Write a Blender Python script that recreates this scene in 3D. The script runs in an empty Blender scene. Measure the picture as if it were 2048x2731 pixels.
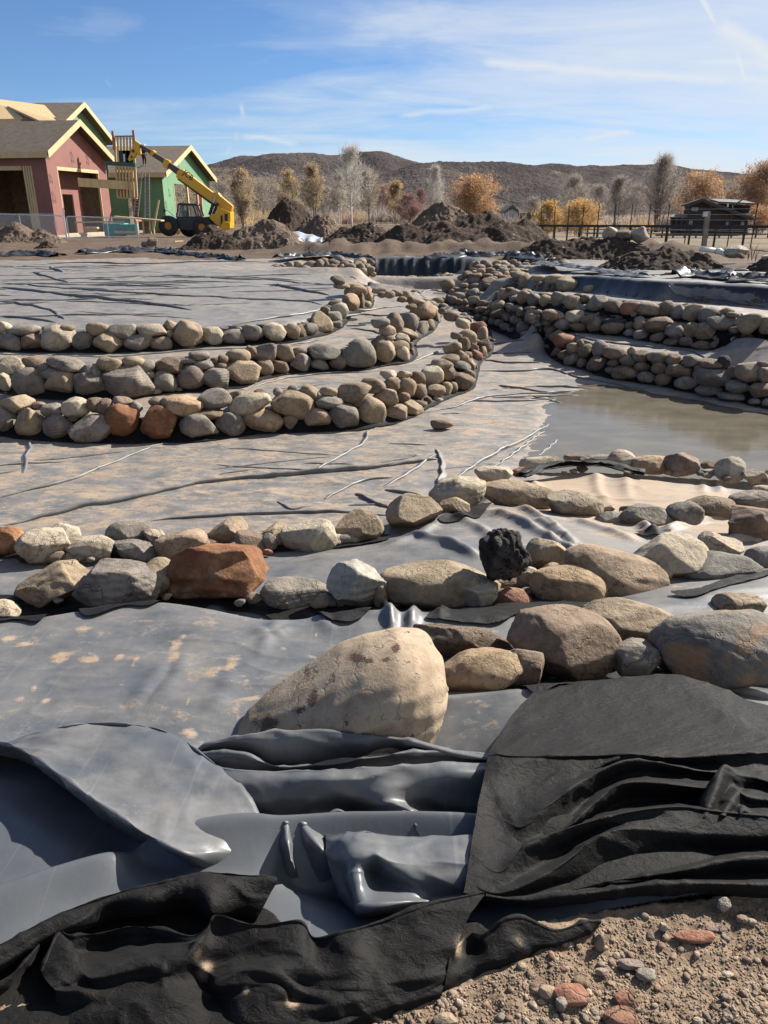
import bpy, bmesh, math, random
import numpy as np
from mathutils import Vector, Matrix, Quaternion
R = math.radians
scene = bpy.context.scene
COL = scene.collection
# ------------------------------------------------------------------ camera
PITCH = R(21.8); FOC = 2000.0; CX, CY = 1024.0, 1365.5; EYE = 1.6
cam_d = bpy.data.cameras.new('camera'); cam = bpy.data.objects.new('camera', cam_d); COL.objects.link(cam)
cam.location = (0, 0, EYE); cam.rotation_euler = (math.pi/2 - PITCH, 0, 0)
cam_d.sensor_fit = 'VERTICAL'; cam_d.angle = 2*math.atan(1365.5/FOC)
cam_d.clip_start = 0.05; cam_d.clip_end = 9000
scene.camera = cam
# ------------------------------------------------------------------ light
SUN_AZ = R(37)      # from +X (picture right) towards +Y (away from camera)
SUN_EL = R(35)
sd = Vector((math.cos(SUN_EL)*math.cos(SUN_AZ), math.cos(SUN_EL)*math.sin(SUN_AZ), math.sin(SUN_EL)))
sun_d = bpy.data.lights.new('sun', 'SUN'); sun = bpy.data.objects.new('sun', sun_d); COL.objects.link(sun)
sun.rotation_euler = (-sd).to_track_quat('-Z', 'Y').to_euler()
sun_d.energy = 5.0; sun_d.angle = R(0.5); sun_d.color = (1.0, 0.95, 0.875)
scene.view_settings.view_transform = 'Standard'
try: scene.view_settings.look = 'None'
except Exception: pass
scene.view_settings.exposure = 1.12
scene.view_settings.gamma = 1.0
# ------------------------------------------------------------------ world sky with cirrus
w = bpy.data.worlds.new('World'); scene.world = w; w.use_nodes = True
nt = w.node_tree; nt.nodes.clear()
def N(t, typ, **kw):
    n = t.nodes.new(typ)
    for k, v in kw.items():
        if k.startswith('i_'):
            n.inputs[int(k[2:]) if k[2:].isdigit() else k[2:].replace('_', ' ')].default_value = v
        else: setattr(n, k, v)
    return n
def mathn(t, op, a, b=None, c=None, clamp=False):
    n = t.nodes.new('ShaderNodeMath'); n.operation = op; n.use_clamp = clamp
    for i, x in enumerate((a, b, c)):
        if x is None: continue
        if isinstance(x, (int, float)): n.inputs[i].default_value = x
        else: t.links.new(x, n.inputs[i])
    return n.outputs[0]
def ramp(t, fac, stops, interp='LINEAR'):
    n = t.nodes.new('ShaderNodeValToRGB'); n.color_ramp.interpolation = interp
    cr = n.color_ramp
    while len(cr.elements) < len(stops): cr.elements.new(0.5)
    for e, (p, c) in zip(cr.elements, stops):
        e.position = p; e.color = (c, c, c, 1) if isinstance(c, (int, float)) else (*c, 1)
    t.links.new(fac, n.inputs[0]); return n.outputs[0]
def mixc(t, fac, a, b, mode='MIX'):
    n = t.nodes.new('ShaderNodeMix'); n.data_type = 'RGBA'; n.blend_type = mode; n.clamp_factor = True
    for s, x in ((n.inputs[0], fac), (n.inputs[6], a), (n.inputs[7], b)):
        if isinstance(x, (int, float)): s.default_value = x
        elif isinstance(x, tuple): s.default_value = (*x, 1) if len(x) == 3 else x
        else: t.links.new(x, s)
    return n.outputs[2]
def noise(t, vec, scale, detail=4, rough=0.55, dist=0.0, dim='3D'):
    n = t.nodes.new('ShaderNodeTexNoise'); n.noise_dimensions = dim
    n.inputs['Scale'].default_value = scale; n.inputs['Detail'].default_value = detail
    n.inputs['Roughness'].default_value = rough; n.inputs['Distortion'].default_value = dist
    if vec is not None: t.links.new(vec, n.inputs['Vector'])
    return n.outputs[0]
def mapping(t, vec, scale=(1, 1, 1), loc=(0, 0, 0), rot=(0, 0, 0)):
    n = t.nodes.new('ShaderNodeMapping')
    n.inputs['Scale'].default_value = scale; n.inputs['Location'].default_value = loc; n.inputs['Rotation'].default_value = rot
    t.links.new(vec, n.inputs['Vector']); return n.outputs[0]
# pixel helpers: photograph pixel -> viewing ray, used once to survey where things stand on the site
def ray(px, py):
    u = (px-CX)/FOC; v = (py-CY)/FOC
    return np.array((u, math.cos(PITCH)-v*math.sin(PITCH), -math.sin(PITCH)-v*math.cos(PITCH)))
def PZ(px, py, z):
    d = ray(px, py); t = (z-EYE)/d[2]; return np.array((d[0]*t, d[1]*t, z))
def PY(px, py, Y):
    d = ray(px, py); t = Y/d[1]; return np.array((d[0]*t, Y, EYE+d[2]*t))

sky = N(nt, 'ShaderNodeTexSky'); sky.sky_type = 'NISHITA'; sky.sun_disc = False
sky.sun_elevation = SUN_EL; sky.sun_rotation = math.pi/2 - SUN_AZ
sky.altitude = 1200; sky.air_density = 1.0; sky.dust_density = 0.0; sky.ozone_density = 4.0
tc = N(nt, 'ShaderNodeTexCoord')
sep = N(nt, 'ShaderNodeSeparateXYZ'); nt.links.new(tc.outputs['Generated'], sep.inputs[0])
# project the view direction on a high cloud layer
zz = mathn(nt, 'MAXIMUM', mathn(nt, 'ADD', sep.outputs[2], 0.12), 0.05)
cx = mathn(nt, 'DIVIDE', sep.outputs[0], zz); cy = mathn(nt, 'DIVIDE', sep.outputs[1], zz)
cmb = N(nt, 'ShaderNodeCombineXYZ'); nt.links.new(cx, cmb.inputs[0]); nt.links.new(cy, cmb.inputs[1])
wv = noise(nt, cmb.outputs[0], 0.7, 3, 0.5)
warp = N(nt, 'ShaderNodeVectorMath', operation='MULTIPLY_ADD')
nt.links.new(N(nt, 'ShaderNodeTexNoise').outputs[1], warp.inputs[0])
wn = warp.inputs[0].links[0].from_node; wn.inputs['Scale'].default_value = 0.5; wn.inputs['Detail'].default_value = 3
nt.links.new(cmb.outputs[0], wn.inputs['Vector'])
warp.inputs[1].default_value = (1.2, 0.5, 0); nt.links.new(cmb.outputs[0], warp.inputs[2])
c1 = noise(nt, mapping(nt, warp.outputs[0], (0.6, 1.1, 1), (3.1, 0.7, 0), (0, 0, R(-14))), 0.8, 8, 0.6, 0.4)
c2 = noise(nt, mapping(nt, warp.outputs[0], (0.7, 1.7, 1), (1.3, 4.2, 0), (0, 0, R(-24))), 1.3, 9, 0.62, 0.6)
cov = noise(nt, mapping(nt, cmb.outputs[0], (0.35, 0.6, 1), (7.0, 2.0, 0)), 0.8, 2, 0.5)
# thicker towards the sun (right), thinner at the upper left
side = mathn(nt, 'MULTIPLY_ADD', sep.outputs[0], 0.34, -0.03)
low = mathn(nt, 'MULTIPLY', mathn(nt, 'SUBTRACT', 0.42, sep.outputs[2]), 0.16)
dens = mathn(nt, 'ADD', mathn(nt, 'ADD', mathn(nt, 'MULTIPLY', c1, 0.6), mathn(nt, 'MULTIPLY', c2, 0.5)),
             mathn(nt, 'ADD', mathn(nt, 'ADD', side, low), mathn(nt, 'MULTIPLY', mathn(nt, 'SUBTRACT', cov, 0.5), 0.7)))
cl = ramp(nt, dens, [(0.37, 0.0), (0.48, 0.20), (0.60, 0.58), (0.78, 0.95)])
def trail(p0, p1, width, amp, brk):
    amp = min(1.0, amp*1.9)
    a, b = ray(*p0), ray(*p1); a /= np.linalg.norm(a); b /= np.linalg.norm(b)
    n = np.cross(a, b); L = np.linalg.norm(n); n /= L; t = np.cross(n, a)
    ang = math.asin(min(1, L))
    wob = mathn(nt, 'MULTIPLY', mathn(nt, 'SUBTRACT', noise(nt, tc.outputs['Generated'], brk, 5, 0.6), 0.5), width*2.4)
    def dot(v):
        m = N(nt, 'ShaderNodeVectorMath', operation='DOT_PRODUCT'); nt.links.new(tc.outputs['Generated'], m.inputs[0]); m.inputs[1].default_value = tuple(v); return m.outputs['Value']
    d = mathn(nt, 'ABSOLUTE', mathn(nt, 'ADD', dot(n), wob))
    core = mathn(nt, 'SUBTRACT', 1.0, mathn(nt, 'DIVIDE', d, width), clamp=True)
    al = mathn(nt, 'ARCTAN2', dot(t), dot(a))
    e0 = mathn(nt, 'MULTIPLY', al, 1/0.012, clamp=True)
    e1 = mathn(nt, 'MULTIPLY', mathn(nt, 'SUBTRACT', ang, al), 1/0.012, clamp=True)
    return mathn(nt, 'MULTIPLY', mathn(nt, 'MULTIPLY', mathn(nt, 'POWER', core, 0.8), mathn(nt, 'MULTIPLY', e0, e1)), amp)
tr = None
for p0, p1, wd, am, bk in (((1855, -30), (1915, 75), .0032, .9, 60), ((1905, 60), (2100, 190), .011, .8, 25), ((1962, 132), (1990, 225), .003, .9, 70),
                       ((1280, 160), (1960, 218), .006, .45, 14), ((1950, 218), (2150, 220), .005, .4, 20), ((640, 270), (650, 320), .004, .4, 60),
                       ((632, 345), (628, 380), .003, .35, 60), ((640, 360), (800, 385), .004, .3, 30), ((1540, 370), (1700, 352), .004, .4, 30),
                       ((280, 210), (296, 235), .003, .3, 60), ((1060, 310), (1320, 285), .004, .3, 25), ((600, 420), (620, 385), .003, .25, 50)):
    x = trail(p0, p1, wd, am, bk); tr = x if tr is None else mathn(nt, 'MAXIMUM', tr, x)
call = mathn(nt, 'ADD', cl, mathn(nt, 'MULTIPLY', tr, mathn(nt, 'SUBTRACT', 1.0, cl)), clamp=True)
SKYSTR = 0.05
skyc = mixc(nt, 1.0, sky.outputs[0], (0.78, 0.91, 1.08), 'MULTIPLY')
cloudcol = N(nt, 'ShaderNodeRGB'); cloudcol.outputs[0].default_value = (7.0, 7.5, 8.1, 1)
up_ = mathn(nt, 'MULTIPLY', mathn(nt, 'ADD', sep.outputs[2], .02), 25, clamp=True); call = mathn(nt, 'MULTIPLY', call, up_)
fin = mixc(nt, call, skyc, cloudcol.outputs[0])
bg = N(nt, 'ShaderNodeBackground'); bg.inputs[1].default_value = SKYSTR
nt.links.new(fin, bg.inputs[0])
wo = N(nt, 'ShaderNodeOutputWorld'); nt.links.new(bg.outputs[0], wo.inputs[0])
scene.cycles.max_bounces = 5; scene.cycles.diffuse_bounces = 3; scene.cycles.glossy_bounces = 3
scene.cycles.caustics_reflective = False; scene.cycles.caustics_refractive = False

# ------------------------------------------------------------------ object helpers
def tag(o, label=None, cat=None, group=None, kind=None):
    if label: o['label'] = label
    if cat: o['category'] = cat
    if group: o['group'] = group
    if kind: o['kind'] = kind
    return o
def empty(name, loc=(0, 0, 0), label=None, cat=None, group=None):
    o = bpy.data.objects.new(name, None); COL.objects.link(o); o.location = loc; o.empty_display_size = 0.2
    return tag(o, label, cat, group)
def mesh_obj(name, verts, faces, mats, parent=None, smooth=True, midx=None):
    me = bpy.data.meshes.new(name)
    if isinstance(verts, np.ndarray) and isinstance(faces, np.ndarray):
        nv, nf, k = len(verts), len(faces), faces.shape[1]
        me.vertices.add(nv); me.vertices.foreach_set('co', np.asarray(verts, np.float32).ravel())
        me.loops.add(nf*k); me.loops.foreach_set('vertex_index', faces.astype(np.int32).ravel())
        me.polygons.add(nf); me.polygons.foreach_set('loop_start', np.arange(0, nf*k, k, dtype=np.int32))
        try: me.polygons.foreach_set('loop_total', np.full(nf, k, np.int32))
        except Exception: pass
        if smooth: me.polygons.foreach_set('use_smooth', np.ones(nf, bool))
        if midx is not None: me.polygons.foreach_set('material_index', np.asarray(midx, np.int32))
        me.update(calc_edges=True); me.validate()
    else:
        me.from_pydata([tuple(map(float, v)) for v in verts], [], [tuple(map(int, f)) for f in faces]); me.update()
        if smooth: me.polygons.foreach_set('use_smooth', np.ones(len(me.polygons), bool))
        if midx is not None: me.polygons.foreach_set('material_index', np.asarray(midx, np.int32))
    for m in (mats if isinstance(mats, (list, tuple)) else [mats]): me.materials.append(m)
    o = bpy.data.objects.new(name, me); COL.objects.link(o)
    if parent is not None:
        o.parent = parent; o.matrix_parent_inverse = Matrix.Translation(-Vector(parent.location))
    return o
class MB:
    """collects boxes, bars, prisms and tubes into one mesh"""
    def __init__(s): s.v = []; s.f = []
    def add(s, vs, fs):
        b = len(s.v); s.v += [tuple(map(float, v)) for v in vs]; s.f += [tuple(b+i for i in f) for f in fs]
    def hexa(s, p):   # 8 corners: bottom 4 ccw, top 4
        s.add(p, [(3, 2, 1, 0), (4, 5, 6, 7), (0, 1, 5, 4), (1, 2, 6, 5), (2, 3, 7, 6), (3, 0, 4, 7)])
    def box(s, c, size, ax=None):
        c = np.array(c, float); h = np.array(size, float)/2
        ax = np.eye(3) if ax is None else np.array(ax, float)
        p = []
        for z in (-1, 1):
            for x, y in ((-1, -1), (1, -1), (1, 1), (-1, 1)): p.append(c+ax[0]*x*h[0]+ax[1]*y*h[1]+ax[2]*z*h[2])
        s.hexa(p)
    def bar(s, a, b, w, h, up=(0, 0, 1)):
        a = np.array(a, float); b = np.array(b, float); d = b-a; L = np.linalg.norm(d); d /= L
        u = np.array(up, float); sd_ = np.cross(d, u)
        if np.linalg.norm(sd_) < 1e-4: sd_ = np.cross(d, (1, 0, 0))
        sd_ /= np.linalg.norm(sd_); u = np.cross(sd_, d)
        s.box((a+b)/2, (L, w, h), (d, sd_, u))
    def tube(s, pts, r, n=8, cap=True):
        pts = [np.array(p, float) for p in pts]; rr = r if isinstance(r, (list, tuple)) else [r]*len(pts)
        b = len(s.v); ref = None
        for i, p in enumerate(pts):
            d = pts[min(i+1, len(pts)-1)]-pts[max(i-1, 0)]; d /= np.linalg.norm(d)+1e-9
            if ref is None: ref = np.cross(d, (0.3, 0.2, 0.93)); 
            ref = ref-d*np.dot(ref, d); ref /= np.linalg.norm(ref)+1e-9; q = np.cross(d, ref)
            for k in range(n):
                a = 2*math.pi*k/n; s.v.append(tuple(p+rr[i]*(math.cos(a)*ref+math.sin(a)*q)))
        for i in range(len(pts)-1):
            for k in range(n):
                s.f.append((b+i*n+k, b+i*n+(k+1) % n, b+(i+1)*n+(k+1) % n, b+(i+1)*n+k))
        if cap:
            s.f.append(tuple(b+k for k in range(n-1, -1, -1))); e = b+(len(pts)-1)*n
            s.f.append(tuple(e+k for k in range(n)))
    def prism(s, poly, off):   # poly: list of 3D pts, extruded by vector off
        n = len(poly); off = np.array(off, float); poly = [np.array(p, float) for p in poly]
        s.add(poly+[p+off for p in poly], [tuple(range(n-1, -1, -1)), tuple(range(n, 2*n))]+[(i, (i+1) % n, n+(i+1) % n, n+i) for i in range(n)])
    def disc(s, c, axis, r, w, n=24, r2=None):
        c = np.array(c, float); a = np.array(axis, float); a /= np.linalg.norm(a)
        s.tube([c-a*w/2, c+a*w/2], [r, r2 if r2 else r], n)
    def build(s, name, mat, parent=None, smooth=False, bevel=0):
        o = mesh_obj(name, s.v, s.f, mat, parent, smooth)
        bm = bmesh.new(); bm.from_mesh(o.data); bmesh.ops.recalc_face_normals(bm, faces=bm.faces); bm.to_mesh(o.data); bm.free()
        if bevel:
            m = o.modifiers.new('bevel', 'BEVEL'); m.width = bevel; m.segments = 2; m.limit_method = 'ANGLE'
        return o
# ------------------------------------------------------------------ material helpers
def new_mat(name):
    m = bpy.data.materials.new(name); m.use_nodes = True; t = m.node_tree
    b = t.nodes['Principled BSDF']; return m, t, b
def setc(t, sock, x):
    if isinstance(x, tuple): sock.default_value = (*x, 1) if len(x) == 3 else x
    elif isinstance(x, (int, float)): sock.default_value = x
    else: t.links.new(x, sock)
def bump(t, b, h, strength, dist, prev=None):
    n = t.nodes.new('ShaderNodeBump'); n.inputs['Strength'].default_value = strength; n.inputs['Distance'].default_value = dist
    t.links.new(h, n.inputs['Height'])
    if prev is not None: t.links.new(prev, n.inputs['Normal'])
    t.links.new(n.outputs[0], b.inputs['Normal']); return n.outputs[0]
def objco(t): return t.nodes.new('ShaderNodeTexCoord').outputs['Object']
def posco(t): return t.nodes.new('ShaderNodeNewGeometry').outputs['Position']
def attr(t, name):
    n = t.nodes.new('ShaderNodeAttribute'); n.attribute_name = name; return n.outputs['Fac']
def simple(name, col, rough=0.6, var=0.15, scale=8.0, metal=0.0, bumps=0.0, stretch=(1, 1, 1)):
    m, t, b = new_mat(name)
    n = noise(t, mapping(t, objco(t), stretch), scale, 6, 0.6)
    dk = tuple(c*(1-var) for c in col); lt = tuple(min(1, c*(1+var)) for c in col)
    setc(t, b.inputs['Base Color'], ramp(t, n, [(0.3, dk), (0.7, lt)])); b.inputs['Roughness'].default_value = rough
    b.inputs['Metallic'].default_value = metal
    if bumps: bump(t, b, n, bumps, 0.02)
    return m
# ================================================================== surveyed terrain of the lined pond
ZM = {'Z4': (0, 640, .6172), 'Z5': (700, 640, .4219), 'Z6': (1100, 640, .5714), 'Z7': (1160, 680, .2411), 'Z8': (1500, 740, .3303),
      'Z9': (740, 660, .3014), 'Z10': (1020, 840, .1808), 'a': (0, 1040, .6172), 'b': (1024, 1180, .6172), 'c': (0, 1600, .6172),
      'd': (500, 1600, .6028), 'e': (1024, 1750, .6172), 'f': (0, 2250, .6172), 'g': (1024, 2250, .6172), 'z1': (0, 230, .4099),
      'z2': (500, 380, .4702), 'z3': (1200, 400, .5112), 'F': (0, 0, 1.0)}
def full(zm, x, y):
    a, b, s = ZM[zm]; return a+x*s, b+y*s
TH0, TH1, DA = -R(43), R(43), 0.003
NTH = int((TH1-TH0)/DA)+1
LR0 = math.log(0.72); NRR = int((math.log(36.0)-LR0)/DA)+1
th = TH0+np.arange(NTH)*DA; rr = np.exp(LR0+np.arange(NRR)*DA)
GX = np.sin(th)[None, :]*rr[:, None]; GY = np.cos(th)[None, :]*rr[:, None]
def ij(x, y):
    return (np.log(np.hypot(x, y))-LR0)/DA, (np.arctan2(x, y)-TH0)/DA
def curve3(pts, zm='F'):
    return np.array([PZ(*full(zm, p[0], p[1]), p[2]) for p in pts])
def resample(P, step):
    P = np.asarray(P, float); out = [P[0]]
    for a, b in zip(P[:-1], P[1:]):
        n = max(1, int(np.linalg.norm((b-a)[:2])/step))
        for k in range(1, n+1): out.append(a+(b-a)*k/n)
    return np.array(out)
def smooth_poly(P, n=6):
    P = np.asarray(P, float)
    if len(P) < 3: return P
    Q = np.vstack([2*P[0]-P[1], P, 2*P[-1]-P[-2]]); out = []
    for i in range(1, len(Q)-2):
        for k in range(n):
            t = k/n; a, b, c, d = Q[i-1], Q[i], Q[i+1], Q[i+2]
            out.append(0.5*((2*b)+(-a+c)*t+(2*a-5*b+4*c-d)*t*t+(-a+3*b-3*c+d)*t**3))
    out.append(P[-1]); return np.array(out)
def offset(P, d, dz):
    P = np.asarray(P, float); T = np.gradient(P[:, :2], axis=0); T /= np.linalg.norm(T, axis=1)[:, None]+1e-9
    # smooth the normals so offsets of curved walls do not cross
    Nn = np.stack([-T[:, 1], T[:, 0]], 1)
    Q = P.copy(); Q[:, :2] += Nn*d; Q[:, 2] += dz
    return Q
class Solver:
    def __init__(s, i0=0, i1=None, j0=0, j1=None):
        s.i0, s.i1, s.j0, s.j1 = i0, i1 or NRR, j0, j1 or NTH
        s.sum = np.zeros((s.i1-s.i0, s.j1-s.j0)); s.cnt = np.zeros_like(s.sum)
    def line(s, P, smooth=True, wt=1.0):
        if smooth: P = smooth_poly(P)
        P = np.asarray(P)
        i, j = ij(P[:, 0], P[:, 1])
        for k in range(len(P)-1):
            n = int(max(abs(i[k+1]-i[k]), abs(j[k+1]-j[k]))*1.5)+1
            t = np.linspace(0, 1, n+1)
            ii = np.rint(i[k]+(i[k+1]-i[k])*t).astype(int)-s.i0; jj = np.rint(j[k]+(j[k+1]-j[k])*t).astype(int)-s.j0
            z = P[k, 2]+(P[k+1, 2]-P[k, 2])*t
            m = (ii >= 0) & (ii < s.sum.shape[0]) & (jj >= 0) & (jj < s.sum.shape[1])
            np.add.at(s.sum, (ii[m], jj[m]), z[m]*wt); np.add.at(s.cnt, (ii[m], jj[m]), wt)
    def solve(s, iters=140, blur=1.5, soft=0, keep=None):
        z = None
        for lev in (64, 32, 16, 8, 4, 2, 1):
            n, m = -(-s.sum.shape[0]//lev), -(-s.sum.shape[1]//lev)
            pad = ((0, n*lev-s.sum.shape[0]), (0, m*lev-s.sum.shape[1]))
            S = np.pad(s.sum, pad).reshape(n, lev, m, lev).sum((1, 3)); C = np.pad(s.cnt, pad).reshape(n, lev, m, lev).sum((1, 3))
            fix = C > 0; val = np.where(fix, S/np.maximum(C, 1e-9), 0)
            if z is None: z = np.full((n, m), val[fix].mean())
            else:
                z = np.repeat(np.repeat(z, 2, 0), 2, 1)[:n, :m]
            z[fix] = val[fix]; free = ~fix
            ci = (np.add.outer(np.arange(n), np.arange(m)) % 2)
            red = free & (ci == 0); blk = free & (ci == 1); om = 1.8 if lev < 32 else 1.5
            for it in range(iters if lev > 1 else iters//2):
                for msk in (red, blk):
                    p = np.pad(z, 1, mode='edge')
                    av = 0.25*(p[:-2, 1:-1]+p[2:, 1:-1]+p[1:-1, :-2]+p[1:-1, 2:])
                    z = np.where(msk, z+om*(av-z), z)
        if soft:     # cloth bends over the crests instead of creasing along every line
            zz = gblur(z, soft*2)
            for sg in (soft*1.6, soft, soft*.62):
                num = gblur(np.where(fix, val-zz, 0), sg); den = gblur(fix.astype(float), sg); zz = zz+num/(den+.05/sg)
            if keep is None: return zz
            return gblur(z, blur)*(1-keep)+zz*keep
        return gblur(z, blur)
def gblur(z, sg):
    if sg <= 0: return z
    k = np.exp(-0.5*(np.arange(-int(3*sg)-1, int(3*sg)+2)/sg)**2); k /= k.sum(); h = len(k)//2
    for ax in (0, 1):
        p = np.pad(z, [(h, h) if a == ax else (0, 0) for a in (0, 1)], mode='edge'); o = np.zeros_like(z)
        for q, wgt in enumerate(k): o += wgt*(p[q:q+z.shape[0], :] if ax == 0 else p[:, q:q+z.shape[1]])
        z = o
    return z
def perlin(x, y, seed=0):
    x = np.asarray(x, float); y = np.asarray(y, float)
    rs = np.random.RandomState(seed); perm = rs.permutation(512); ang = rs.rand(512)*2*math.pi
    xi, yi = np.floor(x).astype(int), np.floor(y).astype(int); xf, yf = x-xi, y-yi
    def g(ax, ay, dx, dy):
        a = ang[perm[(perm[ax & 511]+ay) & 511]]; return np.cos(a)*dx+np.sin(a)*dy
    u = xf**3*(xf*(xf*6-15)+10); v = yf**3*(yf*(yf*6-15)+10)
    a = g(xi, yi, xf, yf)*(1-u)+g(xi+1, yi, xf-1, yf)*u
    b = g(xi, yi+1, xf, yf-1)*(1-u)+g(xi+1, yi+1, xf-1, yf-1)*u
    return (a*(1-v)+b*v)*1.4
def fbm(x, y, oct=4, seed=0, gain=0.5):
    r = 0; a = 1
    for k in range(oct): r = r+a*perlin(x*2**k, y*2**k, seed+k); a *= gain
    return r
def sample(Z, x, y):
    i, j = ij(np.asarray(x, float), np.asarray(y, float)); i = np.clip(i, 0, NRR-1.001); j = np.clip(j, 0, NTH-1.001)
    a = i.astype(int); b = j.astype(int); f = i-a; g = j-b
    return (Z[a, b]*(1-g)+Z[a, b+1]*g)*(1-f)+(Z[a+1, b]*(1-g)+Z[a+1, b+1]*g)*f
def hit(Z, px, py):
    d = ray(px, py); n = math.hypot(d[0], d[1]); d = d/n
    t = np.exp(np.linspace(math.log(0.8), math.log(35), 2500)); z = EYE+d[2]*t
    dz = z-sample(Z, d[0]*t, d[1]*t); k = np.argmax(dz <= 0)
    if dz[k] > 0: k = len(t)-1
    return np.array((d[0]*t[k], d[1]*t[k], z[k]))

WALL = {}   # base lines of the rock walls, surveyed
WALL['A'] = curve3([(-500, 1163, -1.3), (-200, 1163, -1.3), (0, 1163, -1.3), (80, 1170, -1.3), (250, 1180, -1.3), (420, 1180, -1.3), (530, 1176, -1.3), (700, 1157, -1.3),
   (914, 1149, -1.3), (991, 1142, -1.3), (1056, 1127, -1.3), (1097, 1110, -1.3), (1160, 1077, -1.3), (1206, 1056, -1.3), (1253, 1041, -1.3), (1261, 1020, -1.3),
   (1278, 969, -1.3), (1306, 945, -1.28), (1307, 910, -1.22), (1295, 876, -1.17), (1257, 855, -1.1), (1219, 838, -1.05), (1172, 826, -1.0)])
WALL['B'] = curve3([(-500, 1040, -1.05), (-200, 1044, -1.05), (0, 1047, -1.05), (83, 1060, -1.05), (240, 1066, -1.05), (345, 1063, -1.05), (444, 1050, -1.05), (574, 1041, -1.05),
   (648, 1032, -1.05), (710, 1010, -1.05), (796, 995, -1.05), (864, 992, -1.05), (957, 989, -1.05), (1025, 975, -1.05), (1075, 971, -1.05), (1105, 950, -1.05), (1103, 923, -1.05),
   (1125, 900, -1.03), (1150, 885, -1.0), (1165, 862, -.97), (1168, 832, -.95), (1143, 809, -.85), (1101, 796, -.8), (1059, 788, -.75), (1004, 781, -.7)])
WALL['C'] = curve3([(-500, 935, -.7), (-200, 937, -.7), (0, 939, -.7), (154, 939, -.7), (288, 942, -.7), (432, 935, -.7), (500, 931, -.7), (568, 924, -.7), (679, 919, -.7),
   (778, 913, -.7), (855, 897, -.7), (907, 875, -.7), (932, 845, -.65), (985, 822, -.6), (991, 785, -.55), (970, 764, -.5)])
WALL['R1'] = curve3([(1223, 829, -1.05), (1271, 863, -1.15), (1340, 891, -1.22), (1409, 920, -1.25), (1454, 940, -1.28), (1500, 969, -1.3), (1569, 989, -1.3), (1614, 1006, -1.3),
   (1705, 1020, -1.3), (1786, 1036, -1.3), (1860, 1050, -1.3), (1929, 1062, -1.3), (2048, 1089, -1.3), (2300, 1130, -1.3), (2600, 1180, -1.3)])
WALL['R2'] = curve3([(1423, 880, -.8), (1481, 881, -.8), (1566, 889, -.8), (1612, 895, -.8), (1665, 899, -.8), (1731, 912, -.8), (1774, 920, -.8), (1830, 930, -.8), (1893, 935, -.8),
   (1929, 941, -.8), (2012, 951, -.8), (2048, 956, -.8), (2300, 985, -.8), (2600, 1020, -.8)])
WALL['R3'] = curve3([(1314, 798, -.6), (1329, 805, -.58), (1377, 810, -.52), (1413, 815, -.48), (1469, 822, -.44), (1500, 828, -.42), (1566, 831, -.42), (1616, 839, -.42), (1655, 841, -.42),
   (1698, 847, -.42), (1758, 848, -.42), (1791, 854, -.42), (1824, 859, -.42), (1867, 867, -.42), (1966, 889, -.42), (2048, 900, -.42), (2300, 930, -.42), (2600, 960, -.42)])
WALL['R4'] = curve3([(1314, 776, -.45), (1377, 771, -.4), (1420, 776, -.34), (1497, 779, -.25), (1546, 778, -.2), (1731, 799, -.15), (1830, 804, -.15), (1929, 811, -.15), (2048, 819, -.15), (2300, 840, -.15), (2600, 870, -.15)])
WALL['D'] = curve3([(990, 772, -.8), (1100, 774, -.85), (1200, 774, -.85), (1290, 772, -.8)])
STEP = {'A': (.38, .25), 'B': (.4, .35), 'C': (.4, .32), 'R1': (.42, .47), 'R2': (.36, .37), 'R3': (.35, .27), 'R4': (.12, .36), 'D': (.5, .38)}
WTOP = {}
S = Solver()
for k, P in WALL.items():
    Q = smooth_poly(P); S.line(Q, False)
    d, dz = STEP[k]
    Rs = resample(Q, .15); T = offset(Rs, d, dz)
    if k == 'R1':   # lower step where the wall runs out upstream
        f = np.clip((Rs[:, 2]+1.05)/-.2, 0, 1); T[:, 2] = Rs[:, 2]+.3+.17*f
    WTOP[k] = T; S.line(T, False)
def L(zm, *pts): S.line(curve3(pts, zm))
def settle(curves, k=.22, dx=14):
    """curves: [(zoom, [(x, y, z)])]; lifts valley points so that no face in front of a crest is steeper than cloth can hang"""
    pts = []; out = []
    for ci, (zm, c) in enumerate(curves):
        q = smooth_poly(np.array([(*full(zm, p[0], p[1]), p[2]) for p in c], float), 4); out.append(q)
        n = len(q)
        for i in range(n): pts.append((q[i, 1], q[i, 0], ci, i))
    pts.sort(); done = []
    rad_ = lambda px, py, z: (lambda d: math.hypot(d[0], d[1])*(z-EYE)/d[2])(ray(px, py))
    for py, px, ci, i in pts:
        z = out[ci][i, 2]
        for qy, qx, cj, zz_ in done:
            if cj == ci or abs(qx-px) > dx or py-qy > 420: continue
            rp = rad_(qx, qy, zz_); rf = rad_(px, py, zz_); want = rp-k*(rp-rf)-.003
            if rad_(px, py, z) > want:
                d = ray(px, py); z = EYE+d[2]*want/math.hypot(d[0], d[1])
        out[ci][i, 2] = z; done.append((py, px, ci, z))
    res = []
    for q in out:
        z = np.pad(q[:, 2], 4, mode='edge'); q[:, 2] = np.convolve(z, np.ones(9)/9, 'valid') if len(q) > 9 else q[:, 2]
        res.append(np.array([PZ(*p) for p in q]))
    return res
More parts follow.
